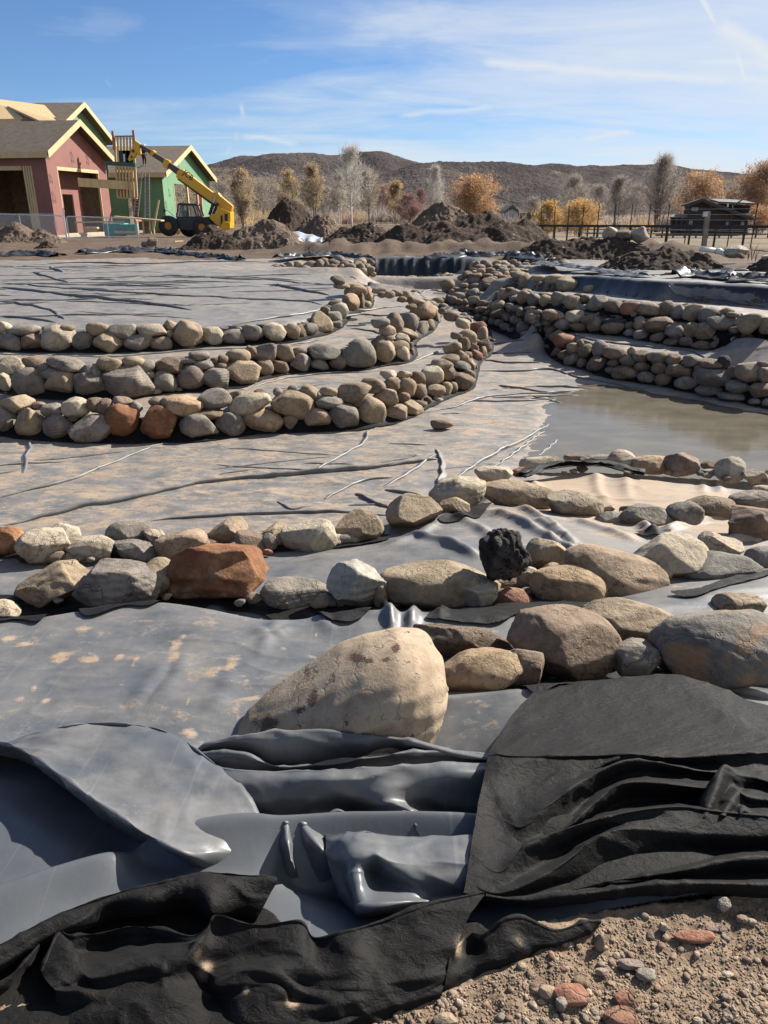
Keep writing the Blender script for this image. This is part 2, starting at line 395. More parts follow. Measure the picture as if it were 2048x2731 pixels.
# --- near ledges, left of the picture to right
L('F', (-700, 1965, -.28), (0, 1965, -.28), (300, 1990, -.27), (480, 2010, -.26))
L('F', (640, 1985, -.27), (1000, 1990, -.25))
L('F', (-700, 1840, -.29), (0, 1840, -.29), (500, 1820, -.28), (900, 1800, -.28))
L('F', (-700, 1665, -.3), (0, 1652, -.3), (200, 1630, -.285), (400, 1602, -.26), (520, 1615, -.28), (700, 1650, -.3), (840, 1645, -.29), (1000, 1625, -.27), (1150, 1650, -.31),
  (1300, 1655, -.33), (1500, 1640, -.35), (1750, 1620, -.35), (2048, 1565, -.35), (2800, 1565, -.35))
S.line(offset(resample(curve3([(-700, 1665, -.3), (0, 1652, -.3), (200, 1630, -.29), (400, 1602, -.27), (520, 1615, -.28), (700, 1650, -.3), (840, 1645, -.29)]), .1), .2, -.3))
L('F', (840, 1600, -.57), (1000, 1595, -.57), (1200, 1600, -.56), (1400, 1600, -.54), (1600, 1590, -.52), (2048, 1520, -.5), (2800, 1510, -.5))
L('F', (-700, 1560, -.61), (0, 1575, -.61), (400, 1545, -.61), (700, 1545, -.6), (820, 1500, -.58), (1000, 1470, -.57), (1150, 1450, -.54), (1400, 1480, -.56), (1700, 1480, -.55), (2048, 1450, -.56), (2800, 1450, -.56))
N2 = curve3([(-700, 1490, -.66), (0, 1490, -.66), (300, 1492, -.66), (600, 1480, -.66), (850, 1455, -.65), (1030, 1428, -.64), (1160, 1385, -.6), (1290, 1352, -.6)])
S.line(N2); S.line(offset(resample(smooth_poly(N2), .15), .28, -.02)); S.line(offset(resample(smooth_poly(N2)[:-2], .15), 1.25, -.66))
L('F', (1290, 1352, -.6), (1400, 1362, -.6), (1560, 1400, -.62), (1740, 1440, -.6))
L('F', (1330, 1345, -.74), (1450, 1345, -.74), (1600, 1365, -.74), (1800, 1385, -.7), (2048, 1370, -.7), (2800, 1370, -.7))
FE = curve3([(1300, 1318, -.74), (1330, 1296, -.84), (1450, 1273, -.84), (1600, 1270, -.84), (1750, 1283, -.84), (2048, 1308, -.84), (2800, 1330, -.84)])
S.line(FE); S.line(offset(resample(smooth_poly(FE), .15), .55, -.6))
L('F', (-700, 1415, -1.3), (0, 1415, -1.3), (500, 1412, -1.3), (850, 1380, -1.3), (1030, 1335, -1.3), (1180, 1290, -1.3), (1290, 1262, -1.3))
L('F', (-700, 1290, -1.3), (500, 1270, -1.29), (1000, 1230, -1.3), (1250, 1150, -1.3))
L('F', (960, 1800, -.33), (1150, 1815, -.42), (1300, 1818, -.42), (1500, 1812, -.42), (1750, 1818, -.42), (2048, 1830, -.42), (2800, 1830, -.42)); L('F', (1180, 1862, -.24), (1450, 1835, -.20), (1700, 1828, -.20), (1850, 1850, -.2), (2048, 1880, -.18))
L('F', (1120, 1640, -.40), (1400, 1640, -.38)); L('F', (1030, 1628, -.60), (1200, 1622, -.60), (1420, 1600, -.57))
ZW = -1.335
L('F', (1517, 1020, ZW), (1443, 1063, ZW), (1437, 1097, ZW), (1420, 1154, ZW), (1386, 1211, ZW), (1363, 1246, ZW))
L('F', (1640, 1050, -1.42), (1600, 1130, -1.42), (1560, 1210, -1.42)); L('F', (1800, 1110, -1.47), (2048, 1160, -1.5), (2400, 1200, -1.5)); L('F', (1650, 1240, -1.45), (2048, 1260, -1.48))
# channel, far dam, back wall and rims
L('F', (1225, 812, -.98), (1180, 795, -.93), (1120, 780, -.86))
L('F', (1000, 742, -.48), (1240, 742, -.48)); S.line(np.array([(-1.2, 29.5, -.72), (0.5, 29.8, -.8), (3.2, 29.6, -.72)])); S.line(np.array([(-1.0, 30.0, -.05), (0.5, 30.4, -.08), (3.4, 30.2, -.05)]), True)
S.line(np.array([(-26, 24, 0.0), (-18, 27, 0.0), (-12, 29, 0.0), (-5, 29.5, .02), (-1, 31, .0), (1, 31.6, 0), (3.5, 31.2, 0), (6, 29, .05), (8, 26, .12), (9.5, 22.5, .16), (10.5, 19.2, .2), (12.5, 17.5, .22), (17, 15, .25)]))
S.line(np.array([(-26, 33, 0.0), (-5, 35, 0.0), (5, 35, .1), (12, 30, .2), (22, 24, .25)]))
L('F', (-300, 860, -.35), (0, 850, -.34), (400, 845, -.34), (750, 830, -.33)); L('F', (-300, 760, -.2), (200, 760, -.2), (600, 765, -.22), (800, 775, -.26))
L('F', (760, 762, -.3), (850, 748, -.3), (930, 742, -.3)); L('F', (760, 715, -.02), (860, 712, .02), (960, 712, .0))
L('Z7', (450, 190, -.35), (650, 180, -.3), (900, 190, -.25)); L('Z7', (480, 110, -.02), (800, 100, .0), (1300, 130, .05))
# --- the bank under the folds, then the folds of the foreground
L('F', (-900, 2731, .0), (0, 2731, .0), (700, 2731, .0), (1100, 2660, .0), (1500, 2540, .0), (2048, 2430, .0), (2900, 2400, .0))
L('F', (-900, 2850, .0), (2900, 2850, .0))
L('c', (-500, 700, -.26), (0, 690, -.25), (500, 690, -.26), (900, 800, -.28)); L('d', (100, 700, -.32), (600, 690, -.32), (1300, 720, -.31)); L('d', (200, 860, -.32), (700, 860, -.33), (1300, 860, -.32)); L('d', (300, 1000, -.30), (700, 1000, -.31), (1300, 1000, -.30)); L('d', (400, 1130, -.24), (700, 1130, -.26), (1300, 1130, -.26)); L('d', (450, 1300, -.17), (800, 1330, -.18), (1300, 1330, -.16))
L('c', (-400, 930, -.13), (0, 920, -.13), (150, 960, -.125), (330, 1065, -.11)); L('f', (-300, 250, -.095), (0, 200, -.095), (330, 110, -.095), (560, 75, -.10), (780, 132, -.09))
L('c', (-400, 800, -.17), (0, 780, -.17), (200, 860, -.16), (430, 1020, -.15), (600, 1125, -.14))
L('f', (-300, 470, -.05), (0, 400, -.05), (300, 260, -.06), (640, 180, -.065), (900, 140, -.075), (1190, 170, -.10), (1500, 300, -.09), (1900, 330, -.08))
_r = np.hypot(GX, GY)
Zl = S.solve(blur=1.0); _k = np.clip((2.45-_r)/.3, 0, 1); Zl = Zl*(1-_k)+gblur(Zl, 4)*_k
# --- long wrinkles pressed into the sheet: (points, height, half width in metres)
def add_wrinkle(Z, zm, pts, h, wd):
    P = smooth_poly(np.array([hit(Z, *full(zm, *p))[:2] for p in pts])); P3 = resample(np.c_[P, np.zeros(len(P))], wd*.35)
    add = np.zeros_like(Z); n = len(P3); s = np.linspace(0, 1, n); wob = 1+.35*perlin(s*len(pts)*1.7, s*0+3.3, 5)
    tp = np.clip(np.minimum(s, 1-s)*8, 0.0, 1)*wob
    for (x, y, _), f in zip(P3, tp):
        i, j = ij(x, y); r = math.hypot(x, y); hw = int(3*wd/(r*DA))+2; a, b = int(i), int(j)
        sl = (slice(max(a-hw, 0), min(a+hw, NRR)), slice(max(b-hw, 0), min(b+hw, NTH)))
        if sl[0].stop <= sl[0].start or sl[1].stop <= sl[1].start: continue
        d2 = (GX[sl]-x)**2+(GY[sl]-y)**2
        add[sl] = np.maximum(add[sl], h*f*np.exp(-d2/wd**2))
    return add
WR = [('a', [(0, 585), (300, 525), (600, 465), (900, 400), (1250, 370), (1659, 330), (1850, 300)], .085, .07), ('a', [(0, 465), (150, 430), (300, 395), (440, 335), (600, 270), (735, 220)], .05, .06),
      ('a', [(100, 360), (125, 270), (140, 215)], .055, .06), ('a', [(650, 565), (850, 550), (1100, 540), (1500, 530), (1700, 545)], .05, .05), ('a', [(1400, 475), (1500, 420), (1600, 390), (1700, 380)], .05, .05),
      ('a', [(1530, 450), (1620, 490), (1720, 520)], .06, .05), ('a', [(1200, 480), (1260, 515), (1360, 500)], .03, .05), ('a', [(1340, 355), (1450, 300), (1560, 240), (1600, 170)], .05, .05),
      ('b', [(225, 30), (245, 80), (250, 140), (225, 215)], .065, .05), ('b', [(0, 105), (120, 90), (240, 75)], .05, .05), ('b', [(0, 190), (120, 130), (230, 50)], .04, .05),
      ('b', [(310, 160), (400, 100), (500, 40), (640, -30), (720, -80)], .07, .05), ('b', [(430, 150), (520, 80), (620, 10), (700, -50)], .05, .04), ('b', [(660, 65), (720, 20), (800, -60)], .05, .035),
      ('b', [(0, 205), (80, 220), (190, 250)], .05, .05),
      ('Z6', [(40, 810), (200, 780), (330, 735), (500, 720), (650, 715), (800, 705)], .05, .06), ('Z6', [(300, 610), (500, 615), (640, 605), (760, 640), (900, 665), (1100, 700)], .05, .06),
      ('Z6', [(330, 560), (450, 575), (600, 575)], .05, .07), ('Z6', [(340, 470), (440, 480), (520, 470)], .05, .07), ('Z6', [(350, 515), (450, 530), (560, 525)], .04, .06),
      ('Z6', [(150, 270), (190, 310), (210, 330)], .04, .06), ('Z6', [(0, 240), (80, 255), (160, 250)], .04, .06),
      ('Z4', [(0, 205), (250, 235), (500, 262), (700, 285), (830, 305)], .10, .13), ('Z4', [(0, 185), (220, 205), (500, 225), (750, 240), (1000, 245)], .06, .10), ('Z4', [(140, 140), (220, 165), (300, 185)], .08, .12),
      ('Z4', [(210, 115), (270, 140)], .10, .14), ('Z4', [(0, 265), (200, 300), (280, 345)], .06, .12), ('Z4', [(0, 330), (120, 340), (240, 360)], .06, .12), ('Z4', [(1160, 195), (1280, 215), (1430, 240)], .09, .13),
      ('Z4', [(540, 175), (640, 160), (840, 158)], .06, .10), ('Z4', [(1000, 375), (1150, 345), (1300, 325), (1420, 300)], .07, .10), ('Z4', [(850, 240), (1050, 255), (1300, 265), (1400, 280)], .05, .10),
      ('Z4', [(0, 120), (300, 100), (600, 105), (900, 95), (1200, 100)], .07, .16), ('Z4', [(700, 150), (1000, 170), (1200, 175), (1400, 190)], .05, .12),
      ('Z4', [(400, 620), (700, 590), (1000, 575)], .0, .1),
      ('Z4', [(200, 500), (500, 505), (800, 480), (1200, 460), (1500, 410)], .04, .08), ('Z4', [(1000, 660), (1300, 590), (1600, 570)], .04, .07), ('Z5', [(950, 770), (1050, 735), (1140, 700)], .06, .08),
      ('Z5', [(520, 480), (620, 475), (740, 480), (900, 470)], .06, .09), ('Z5', [(600, 440), (760, 430), (900, 420)], .05, .09), ('Z5', [(560, 560), (700, 580), (740, 600)], .05, .07), ('Z5', [(900, 310), (1050, 320), (1180, 340)], .05, .09),
      ('Z5', [(950, 345), (1080, 370), (1110, 390)], .06, .09),
      ('Z6', [(700, 440), (850, 470), (1000, 490), (1200, 510)], .05, .07), ('Z6', [(750, 470), (1000, 520), (1200, 530)], .04, .06), ('Z6', [(550, 310), (800, 345), (1000, 360)], .05, .08),
      ('Z8', [(100, 470), (400, 530), (800, 570), (1000, 590), (1150, 650)], .05, .06), ('Z8', [(850, 60), (900, 120), (1060, 170), (1659, 225)], .05, .08), ('Z8', [(1050, 165), (1350, 200), (1659, 240)], .04, .06),
      ('b', [(0, 455), (150, 400), (250, 330), (330, 290)], .03, .05), ('b', [(100, 400), (250, 430), (420, 500)], .05, .05), ('b', [(430, 300), (560, 330), (680, 400), (800, 470), (900, 500)], .05, .05),
      ('b', [(560, 285), (680, 330), (800, 430), (830, 480)], .045, .045), ('b', [(650, 330), (760, 400), (880, 480)], .04, .04), ('b', [(300, 310), (420, 380), (480, 430)], .035, .05),
      ('b', [(820, 330), (950, 380), (1100, 430)], .03, .05), ('b', [(640, 170), (680, 220), (720, 240)], .03, .05), ('b', [(900, 130), (920, 190), (990, 290)], .025, .05), ('b', [(1020, 140), (1050, 220), (1100, 270)], .02, .05),
      ('b', [(1370, 150), (1380, 200), (1400, 240)], .025, .04), ('b', [(1440, 150), (1450, 200), (1480, 230)], .025, .04), ('b', [(1200, 390), (1330, 350), (1500, 325)], .05, .05),
      ('b', [(1110, 360), (1160, 400), (1180, 420)], .06, .05),
      ('c', [(700, 290), (640, 370), (560, 480)], .014, .05), ('c', [(800, 250), (760, 330), (640, 470)], .010, .05), ('c', [(1000, 330), (960, 420), (900, 480)], .012, .05), ('c', [(1100, 130), (1180, 150), (1250, 130)], .015, .04),
      ('c', [(1200, 90), (1150, 180), (1120, 240)], .014, .04), ('c', [(1330, 60), (1400, 100), (1500, 90)], .02, .04), ('c', [(500, 470), (430, 560)], .010, .06),
      ('b', [(0, 720), (30, 770), (30, 830)], .05, .03), ('b', [(130, 720), (120, 780), (90, 830)], .04, .03), ('b', [(260, 720), (240, 770)], .03, .03)]
# back wall pleats
for k in range(15):
    x = 1000+k*17+6*math.sin(k*2.1); WR.append(('F', [(x, 694), (x+5*math.sin(k*1.7), 715), (x+9*math.sin(k*1.7+1), 732)], .10+.05*math.sin(k*3.3), .12))
acc = np.zeros_like(Zl)
softw = lambda zm, pts: zm in ('c', 'F') or (zm == 'b' and (max(p[1] for p in pts) > 265 or (pts[0][0] > 600 and pts[0][1] > 125)))
for zm, pts, h, wd in WR:
    if h > 0 and softw(zm, pts): acc = np.maximum(acc, add_wrinkle(Zl, zm, pts, h, wd))
# smaller creases everywhere, running mostly along the slope lines
rad = np.hypot(GX, GY)
n1 = perlin(GX*.9+.5*perlin(GX*.6, GY*.6, 31), GY*3.2+.8*perlin(GX*.7, GY*.7, 33), 11); n2 = perlin(GX*2.1+GY*.6, GY*6.5, 12); n3 = perlin(GX*1.4+.8*GY, GY*1.4-GX*.5, 14)
ridge = (1-np.abs(n1)*1.7).clip(0)**4
ridge2 = (1-np.abs(n2)*1.7).clip(0)**4
wfar = np.clip((rad-4.5)/1.5, 0, 1); wfold = np.clip((2.6-rad)/.4, 0, 1)
Zl = Zl+acc+wfar*(.024*ridge*(.3+n3.clip(-.3, .8))+.004*ridge2+.0015*n2+.008*n3)+(1-wfar)*(1-wfold)*(.006*n3+.004*n2+.004*ridge2*(.5+n3))
# --------- which parts of the lattice carry the liner
def inpoly(px, py, poly):
    c = np.zeros(np.shape(px), bool); n = len(poly); j = n-1
    for i in range(n):
        xi, yi = poly[i][:2]; xj, yj = poly[j][:2]
        c ^= ((yi > py) != (yj > py)) & (px < (xj-xi)*(py-yi)/((yj-yi) or 1e-12)+xi); j = i
    return c
rim = smooth_poly(np.array([(-30, 20, 0), (-18, 26.6, 0), (-12, 28.6, 0), (-9.2, 29.6, 0), (-7.5, 28.7, 0), (-5, 29.2, 0), (-1, 30.6, 0), (1, 31.2, 0), (3.5, 30.8, 0), (6, 28.6, 0), (8, 25.6, 0), (9.3, 22.2, 0), (10.3, 18.9, 0), (12.3, 17.2, 0), (17, 14.6, 0), (22, 12, 0)], float))[:, :2]
rim = rim+np.c_[.18*np.sin(np.arange(len(rim))*1.9), .25*np.sin(np.arange(len(rim))*2.7+1)]
front = np.array([PZ(*full('F', *p), .0)[:2] for p in ((2900, 2240), (2048, 2360), (1500, 2440), (1200, 2500), (900, 2560), (500, 2640), (0, 2680), (-900, 2720))])
LPOLY = np.vstack([rim, front])
inl = inpoly(GX, GY, LPOLY)
def lattice_mesh(name, Z, mask, mats, parent=None, poly=None, attrs=None, i0=0):
    """mesh of the masked lattice cells; border points are pulled on to the outline"""
    X, Y, Zc = GX[i0:i0+Z.shape[0]].copy(), GY[i0:i0+Z.shape[0]].copy(), Z
    q = mask[:-1, :-1] & mask[1:, :-1] & mask[:-1, 1:] & mask[1:, 1:]
    idx = np.arange(X.size).reshape(X.shape)
    f = np.stack([idx[:-1, :-1][q], idx[:-1, 1:][q], idx[1:, 1:][q], idx[1:, :-1][q]], 1)
    used = np.zeros(X.size, bool); used[f.ravel()] = True
    if poly is not None:
        cn = np.bincount(f.ravel(), minlength=X.size); bd = np.nonzero((cn > 0) & (cn < 4))[0]; pts = np.stack([X.ravel()[bd], Y.ravel()[bd]], 1)
        best = np.full(len(bd), 1e9); bp = pts.copy(); n = len(poly)
        for k in range(n):
            a, b = poly[k][:2], poly[(k+1) % n][:2]; ab = b-a; t = np.clip(((pts-a)@ab)/(ab@ab+1e-12), 0, 1)[:, None]
            pr = a+t*ab; d = np.linalg.norm(pr-pts, axis=1); m = d < best; best[m] = d[m]; bp[m] = pr[m]
        ok = best < 4*DA*np.hypot(pts[:, 0], pts[:, 1]); X.ravel()[bd[ok]] = bp[ok, 0]; Y.ravel()[bd[ok]] = bp[ok, 1]
    mp = np.cumsum(used)-1
    V = np.stack([X.ravel(), Y.ravel(), Zc.ravel()], 1)[used]
    o = mesh_obj(name, V, mp[f], mats, parent)
    for k, v in (attrs or {}).items():
        a = o.data.attributes.new(k, 'FLOAT', 'POINT'); a.data.foreach_set('value', v.ravel()[used].astype(np.float32))
    return o
# ------------------------------------------------------------------ liner material: dark rubber, scuffs, dust and dried silt
def liner_material():
    m, t, b = new_mat('pond_rubber')
    P = posco(t); mud = attr(t, 'silt'); dust = attr(t, 'dust')
    big = noise(t, mapping(t, P, (1.3, 2.2, 1)), 1.6, 6, .58, .8)
    fine = noise(t, mapping(t, P, (2.2, 5.2, 2)), 2.2, 7, .62, 1.2)
    f = mathn(t, 'ADD', mathn(t, 'MULTIPLY', big, .55), mathn(t, 'MULTIPLY', fine, .5))
    thr = mathn(t, 'SUBTRACT', .86, mathn(t, 'MULTIPLY', mud, .62))
    f = mathn(t, 'ADD', f, mathn(t, 'MULTIPLY', mathn(t, 'SUBTRACT', noise(t, P, 26, 6, .75), .5), .34)); silt = mathn(t, 'MULTIPLY', mathn(t, 'SUBTRACT', f, thr), 6.5, clamp=True)
    film = mathn(t, 'MULTIPLY', mathn(t, 'SUBTRACT', mathn(t, 'ADD', f, noise(t, P, 4.0, 5, .6)), mathn(t, 'SUBTRACT', 1.32, dust)), 1.6, clamp=True)
    gr = noise(t, P, 160, 4, .7)
    siltc = ramp(t, mathn(t, 'ADD', mathn(t, 'MULTIPLY', gr, .6), mathn(t, 'MULTIPLY', noise(t, P, 1.1, 4), .5)), [(.3, (.23, .165, .11)), (.7, (.36, .265, .18))])
    rub = ramp(t, noise(t, P, 2.5, 6, .6), [(.3, (.066, .070, .076)), (.7, (.104, .110, .117))])
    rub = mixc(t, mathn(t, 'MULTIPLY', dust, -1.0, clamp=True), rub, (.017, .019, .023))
    # long straight roller scuffs and white scratches
    sc = noise(t, mapping(t, P, (46, .7, .7), (0, 0, 0), (0, 0, R(14))), 1.0, 3, .6)
    scr = mathn(t, 'MULTIPLY', mathn(t, 'SUBTRACT', sc, .62), 6.0, clamp=True)
    sp = mathn(t, 'MULTIPLY', mathn(t, 'SUBTRACT', mathn(t, 'MULTIPLY', noise(t, mapping(t, P, (1, 2.6, 1)), 55, 4, .8), mathn(t, 'ADD', noise(t, P, 2.2, 3), .35)), .60), 12.0, clamp=True)
    c = mixc(t, mathn(t, 'MULTIPLY', scr, .38), rub, (.20, .205, .21))
    c = mixc(t, mathn(t, 'MULTIPLY', film, .62), c, (.25, .222, .19))
    c = mixc(t, mathn(t, 'MULTIPLY', sp, mathn(t, 'MULTIPLY', dust, .8)), c, (.40, .37, .33))
    c = mixc(t, mathn(t, 'MULTIPLY', silt, .95), c, siltc)
    setc(t, b.inputs['Base Color'], c)
    rgh = mathn(t, 'ADD', mathn(t, 'MULTIPLY', mathn(t, 'MAXIMUM', silt, mathn(t, 'MULTIPLY', film, .7)), .42), mathn(t, 'MULTIPLY_ADD', noise(t, P, 6, 5), .14, .29))
    setc(t, b.inputs['Roughness'], rgh); b.inputs['Specular IOR Level'].default_value = .4
    h = mathn(t, 'ADD', mathn(t, 'MULTIPLY', noise(t, P, 22, 5, .6, .6), .35), mathn(t, 'MULTIPLY', silt, .4))
    n = bump(t, b, h, .25, .01)
    bump(t, b, mathn(t, 'MULTIPLY', gr, silt), .35, .004, n)
    return m
M_LINER = liner_material()
x, y, r_ = GX, GY, rad
silt = np.interp(r_, [0, 2.1, 2.4, 3.3, 3.8, 4.7, 5.4, 6.3, 40], [.0, .02, .42, .44, .36, .40, .50, .60, .60])
dustm = np.interp(r_, [0, 2.0, 2.4, 3.4, 4.5, 6, 13, 40], [.10, .14, .45, .5, .58, .72, .82, .84])
right = np.clip((x-.6)/.8, 0, 1)*np.clip((r_-4.0)/.8, 0, 1)*np.clip((7.6-r_)/.4, 0, 1)
silt = silt+right*.22*np.clip((r_-5.0)/1.0, 0, 1); dustm = dustm+right*.25
inC = inpoly(x, y, np.vstack([WALL['C'][:, :2], [(-30, 33)]])) | ((r_ > 17) & (x > 3))
silt = np.where(inC, .46, silt); dustm = np.where(inC, .80, dustm)
silt = gblur(silt, 3)
for x_, y_, rx, ry in ((90, 185, 55, 20), (30, 155, 40, 20), (250, 245, 62, 32), (380, 258, 55, 22), (512, 250, 22, 42), (576, 272, 22, 32), (762, 195, 36, 62), (740, 250, 30, 30), (1000, 275, 50, 42), (1225, 205, 55, 30), (1350, 235, 36, 24), (1085, 425, 50, 14), (190, 432, 28, 16), (80, 425, 30, 20), (140, 380, 25, 22), (355, 135, 45, 45), (1360, 140, 10, 20), (1075, 352, 14, 10), (520, 368, 18, 12), (820, 575, 50, 22), (810, 440, 14, 18)):
    p = PZ(*full('c', x_, y_), -.28); q1 = PZ(*full('c', x_+rx, y_), -.28); q2 = PZ(*full('c', x_, y_+ry), -.28); sx_ = 1.4*abs(q1[0]-p[0]); sy_ = 1.4*abs(q2[1]-p[1])
    silt = np.maximum(silt, .76*np.exp(-(((GX-p[0]+.015*perlin(GX*9, GY*9, 77))/sx_)**2+((GY-p[1]+.02*perlin(GX*8, GY*8, 78))/sy_)**2)))
for zm, x_, y_, s_, a_ in (('c', 720, 980, .07, .5), ('c', 1030, 800, .03, .45), ('d', 560, 940, .07, .6), ('d', 1190, 590, .07, .6), ('d', 1270, 660, .05, .5), ('d', 380, 665, .03, .4), ('c', 470, 555, .03, .4)):
    p = PZ(*full(zm, x_, y_), -.05); silt = np.maximum(silt, a_*np.exp(-((GX-p[0])**2+(GY-p[1])**2)/s_**2))
# ------------------------------------------------------------------ black felt layers
def felt_material():
    m, t, b = new_mat('black_felt')
    P = posco(t)
    n0 = noise(t, P, 420, 4, .75); n1 = noise(t, P, 9, 5, .6)
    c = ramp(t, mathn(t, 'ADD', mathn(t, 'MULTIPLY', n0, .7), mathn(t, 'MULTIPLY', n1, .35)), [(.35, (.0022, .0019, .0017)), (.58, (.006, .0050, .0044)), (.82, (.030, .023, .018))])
    sand = attr(t, 'sand')
    g = noise(t, P, 520, 3, .8)
    sm = mathn(t, 'MULTIPLY', mathn(t, 'SUBTRACT', mathn(t, 'ADD', mathn(t, 'MULTIPLY', sand, .9), mathn(t, 'MULTIPLY', g, .9)), .86), 4.0, clamp=True)
    gc = ramp(t, noise(t, P, 700, 2), [(.3, (.16, .11, .07)), (.7, (.42, .32, .22))])
    setc(t, b.inputs['Base Color'], mixc(t, sm, c, gc)); b.inputs['Roughness'].default_value = .62
    b.inputs['Specular IOR Level'].default_value = .17
    try: b.inputs['Sheen Weight'].default_value = .025; b.inputs['Sheen Roughness'].default_value = .45
    except Exception: pass
    n = bump(t, b, n0, .45, .004)
    bump(t, b, noise(t, mapping(t, P, (1, 1.6, 1)), 30, 4, .6, .6), .5, .012, n)
    return m
M_FELT = felt_material()
IR = int((math.log(3.6)-LR0)/DA)
def felt(name, outline, curves, label, lift=.008, wr=(.006, 9), edge_h=None, sand=None, seed=3, base=None, blur=1.2, zl=None):
    s = Solver(0, IR)
    for q in settle(curves): s.line(q, False)
    poly = smooth_poly(np.array([PZ(*full(zm, x_, y_), z_) for zm, x_, y_, z_ in outline]), 5)
    s.line(np.vstack([poly, poly[:1]]), False)
    Z = s.solve(100, 2.2)
    X, Y = GX[:IR], GY[:IR]
    pr = poly[:, :2].copy(); k = np.arange(len(pr)); pr += .0025*np.c_[np.sin(k*2.3), np.cos(k*3.1)]
    mask = inpoly(X, Y, pr)
    n = fbm(X*wr[1], Y*wr[1]*1.3, 3, seed); rg = (1-np.abs(perlin(X*wr[1]*.7+1.2*perlin(X*3, Y*3, seed+9), Y*wr[1]*1.1, seed+5))*1.8).clip(0)**3
    Z = Z+wr[0]*(n*.6+rg*.9)
    floor_ = (Zl[:IR] if zl is None else zl)+lift
    Z = np.maximum(Z, np.where(mask, floor_, Z))
    return Z, mask, pr
# right sheet of felt lying over the liner
E = 'e'
outR = [('e', 640, 200, -.22), ('e', 500, 420, -.12), ('e', 440, 600, -.08), ('e', 400, 800, -.06), ('e', 380, 1000, -.05), ('e', 640, 1040, -.04), ('e', 1200, 1010, -.03), ('e', 1659, 1015, -.03), ('e', 2200, 1030, -.03),
        ('e', 2300, 600, -.06), ('e', 2200, 330, -.18), ('e', 1659, 260, -.2), ('e', 1480, 190, -.22), ('e', 1250, 130, -.24), ('e', 820, 160, -.24)]
cuR = []
ZR, mR, pR = felt('felt', outR, cuR, '', wr=(.007, 8), seed=21)
X6, Y6 = GX[:IR], GY[:IR]
# strip of felt rolled along the near edge
outB = [('f', -700, 700, -.04), ('f', 0, 500, -.04), ('f', 300, 330, -.05), ('f', 640, 250, -.06), ('f', 900, 220, -.07), ('f', 1150, 300, -.08), ('f', 1300, 400, -.05), ('f', 1659, 400, -.04), ('f', 2000, 330, -.03), ('f', 2150, 400, -.02),
        ('g', 600, 470, -.01), ('g', 450, 540, -.01), ('g', 250, 620, -.01), ('g', 80, 690, -.012), ('f', 1500, 800, -.012), ('f', 1200, 900, -.012), ('f', 500, 950, -.012), ('f', -700, 1000, -.012)]
cuB = []
ZB, mB, pB = felt('felt', outB, cuB, '', wr=(.005, 10), seed=41)
# strip passes under the knot of the right sheet: keep the right sheet above it, the liner below both
both = mR & mB; ZR = np.where(both, np.maximum(ZR, ZB+.006), ZR)
Zl[:IR] = np.where(mR, np.minimum(Zl[:IR], ZR-.012), Zl[:IR]); Zl[:IR] = np.where(mB, np.minimum(Zl[:IR], ZB-.012), Zl[:IR])
sandB = np.zeros_like(X6)
for zm, px_, py_, rx, a in () and (('f', 890, 545, .05, 1), ('f', 850, 470, .045, .7), ('f', 1060, 630, .02, .8), ('f', 1265, 690, .03, 1), ('f', 1050, 340, .05, .4), ('f', 1200, 650, .06, .35), ('g', 330, 440, .05, 1.1), ('g', 390, 385, .025, .8), ('g', 450, 395, .03, .5), ('g', 560, 420, .03, .6), ('f', 1000, 700, .08, .4), ('f', 770, 400, .12, .2), ('g', 150, 520, .15, .2)):
    p = PZ(*full(zm, px_, py_), .03); sandB = np.maximum(sandB, a*np.exp(-((X6-p[0])**2+(Y6-p[1])**2)/rx**2))
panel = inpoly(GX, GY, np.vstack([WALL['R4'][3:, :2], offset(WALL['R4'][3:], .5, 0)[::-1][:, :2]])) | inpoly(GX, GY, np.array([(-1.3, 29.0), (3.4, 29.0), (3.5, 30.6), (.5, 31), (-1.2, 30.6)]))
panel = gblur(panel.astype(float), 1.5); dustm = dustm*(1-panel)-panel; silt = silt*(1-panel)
oL = lattice_mesh('pond_liner', Zl, inl, [M_LINER], attrs={'silt': silt, 'dust': dustm})
tag(oL, 'dusty grey rubber pond liner spread over all the ledges, folded in front', 'pond liner')
oR = lattice_mesh('felt_sheet', ZR, mR, [M_FELT], poly=pR, attrs={'sand': np.zeros_like(X6)})
tag(oR, 'black felt underlay sheet folded back over the grey liner below the boulders', 'felt sheet')
oB = lattice_mesh('felt_sheet', ZB, mB, [M_FELT], poly=pB, attrs={'sand': sandB})
tag(oB, 'rumpled black felt strip with sand in its creases beside the pebbly dirt', 'felt sheet')
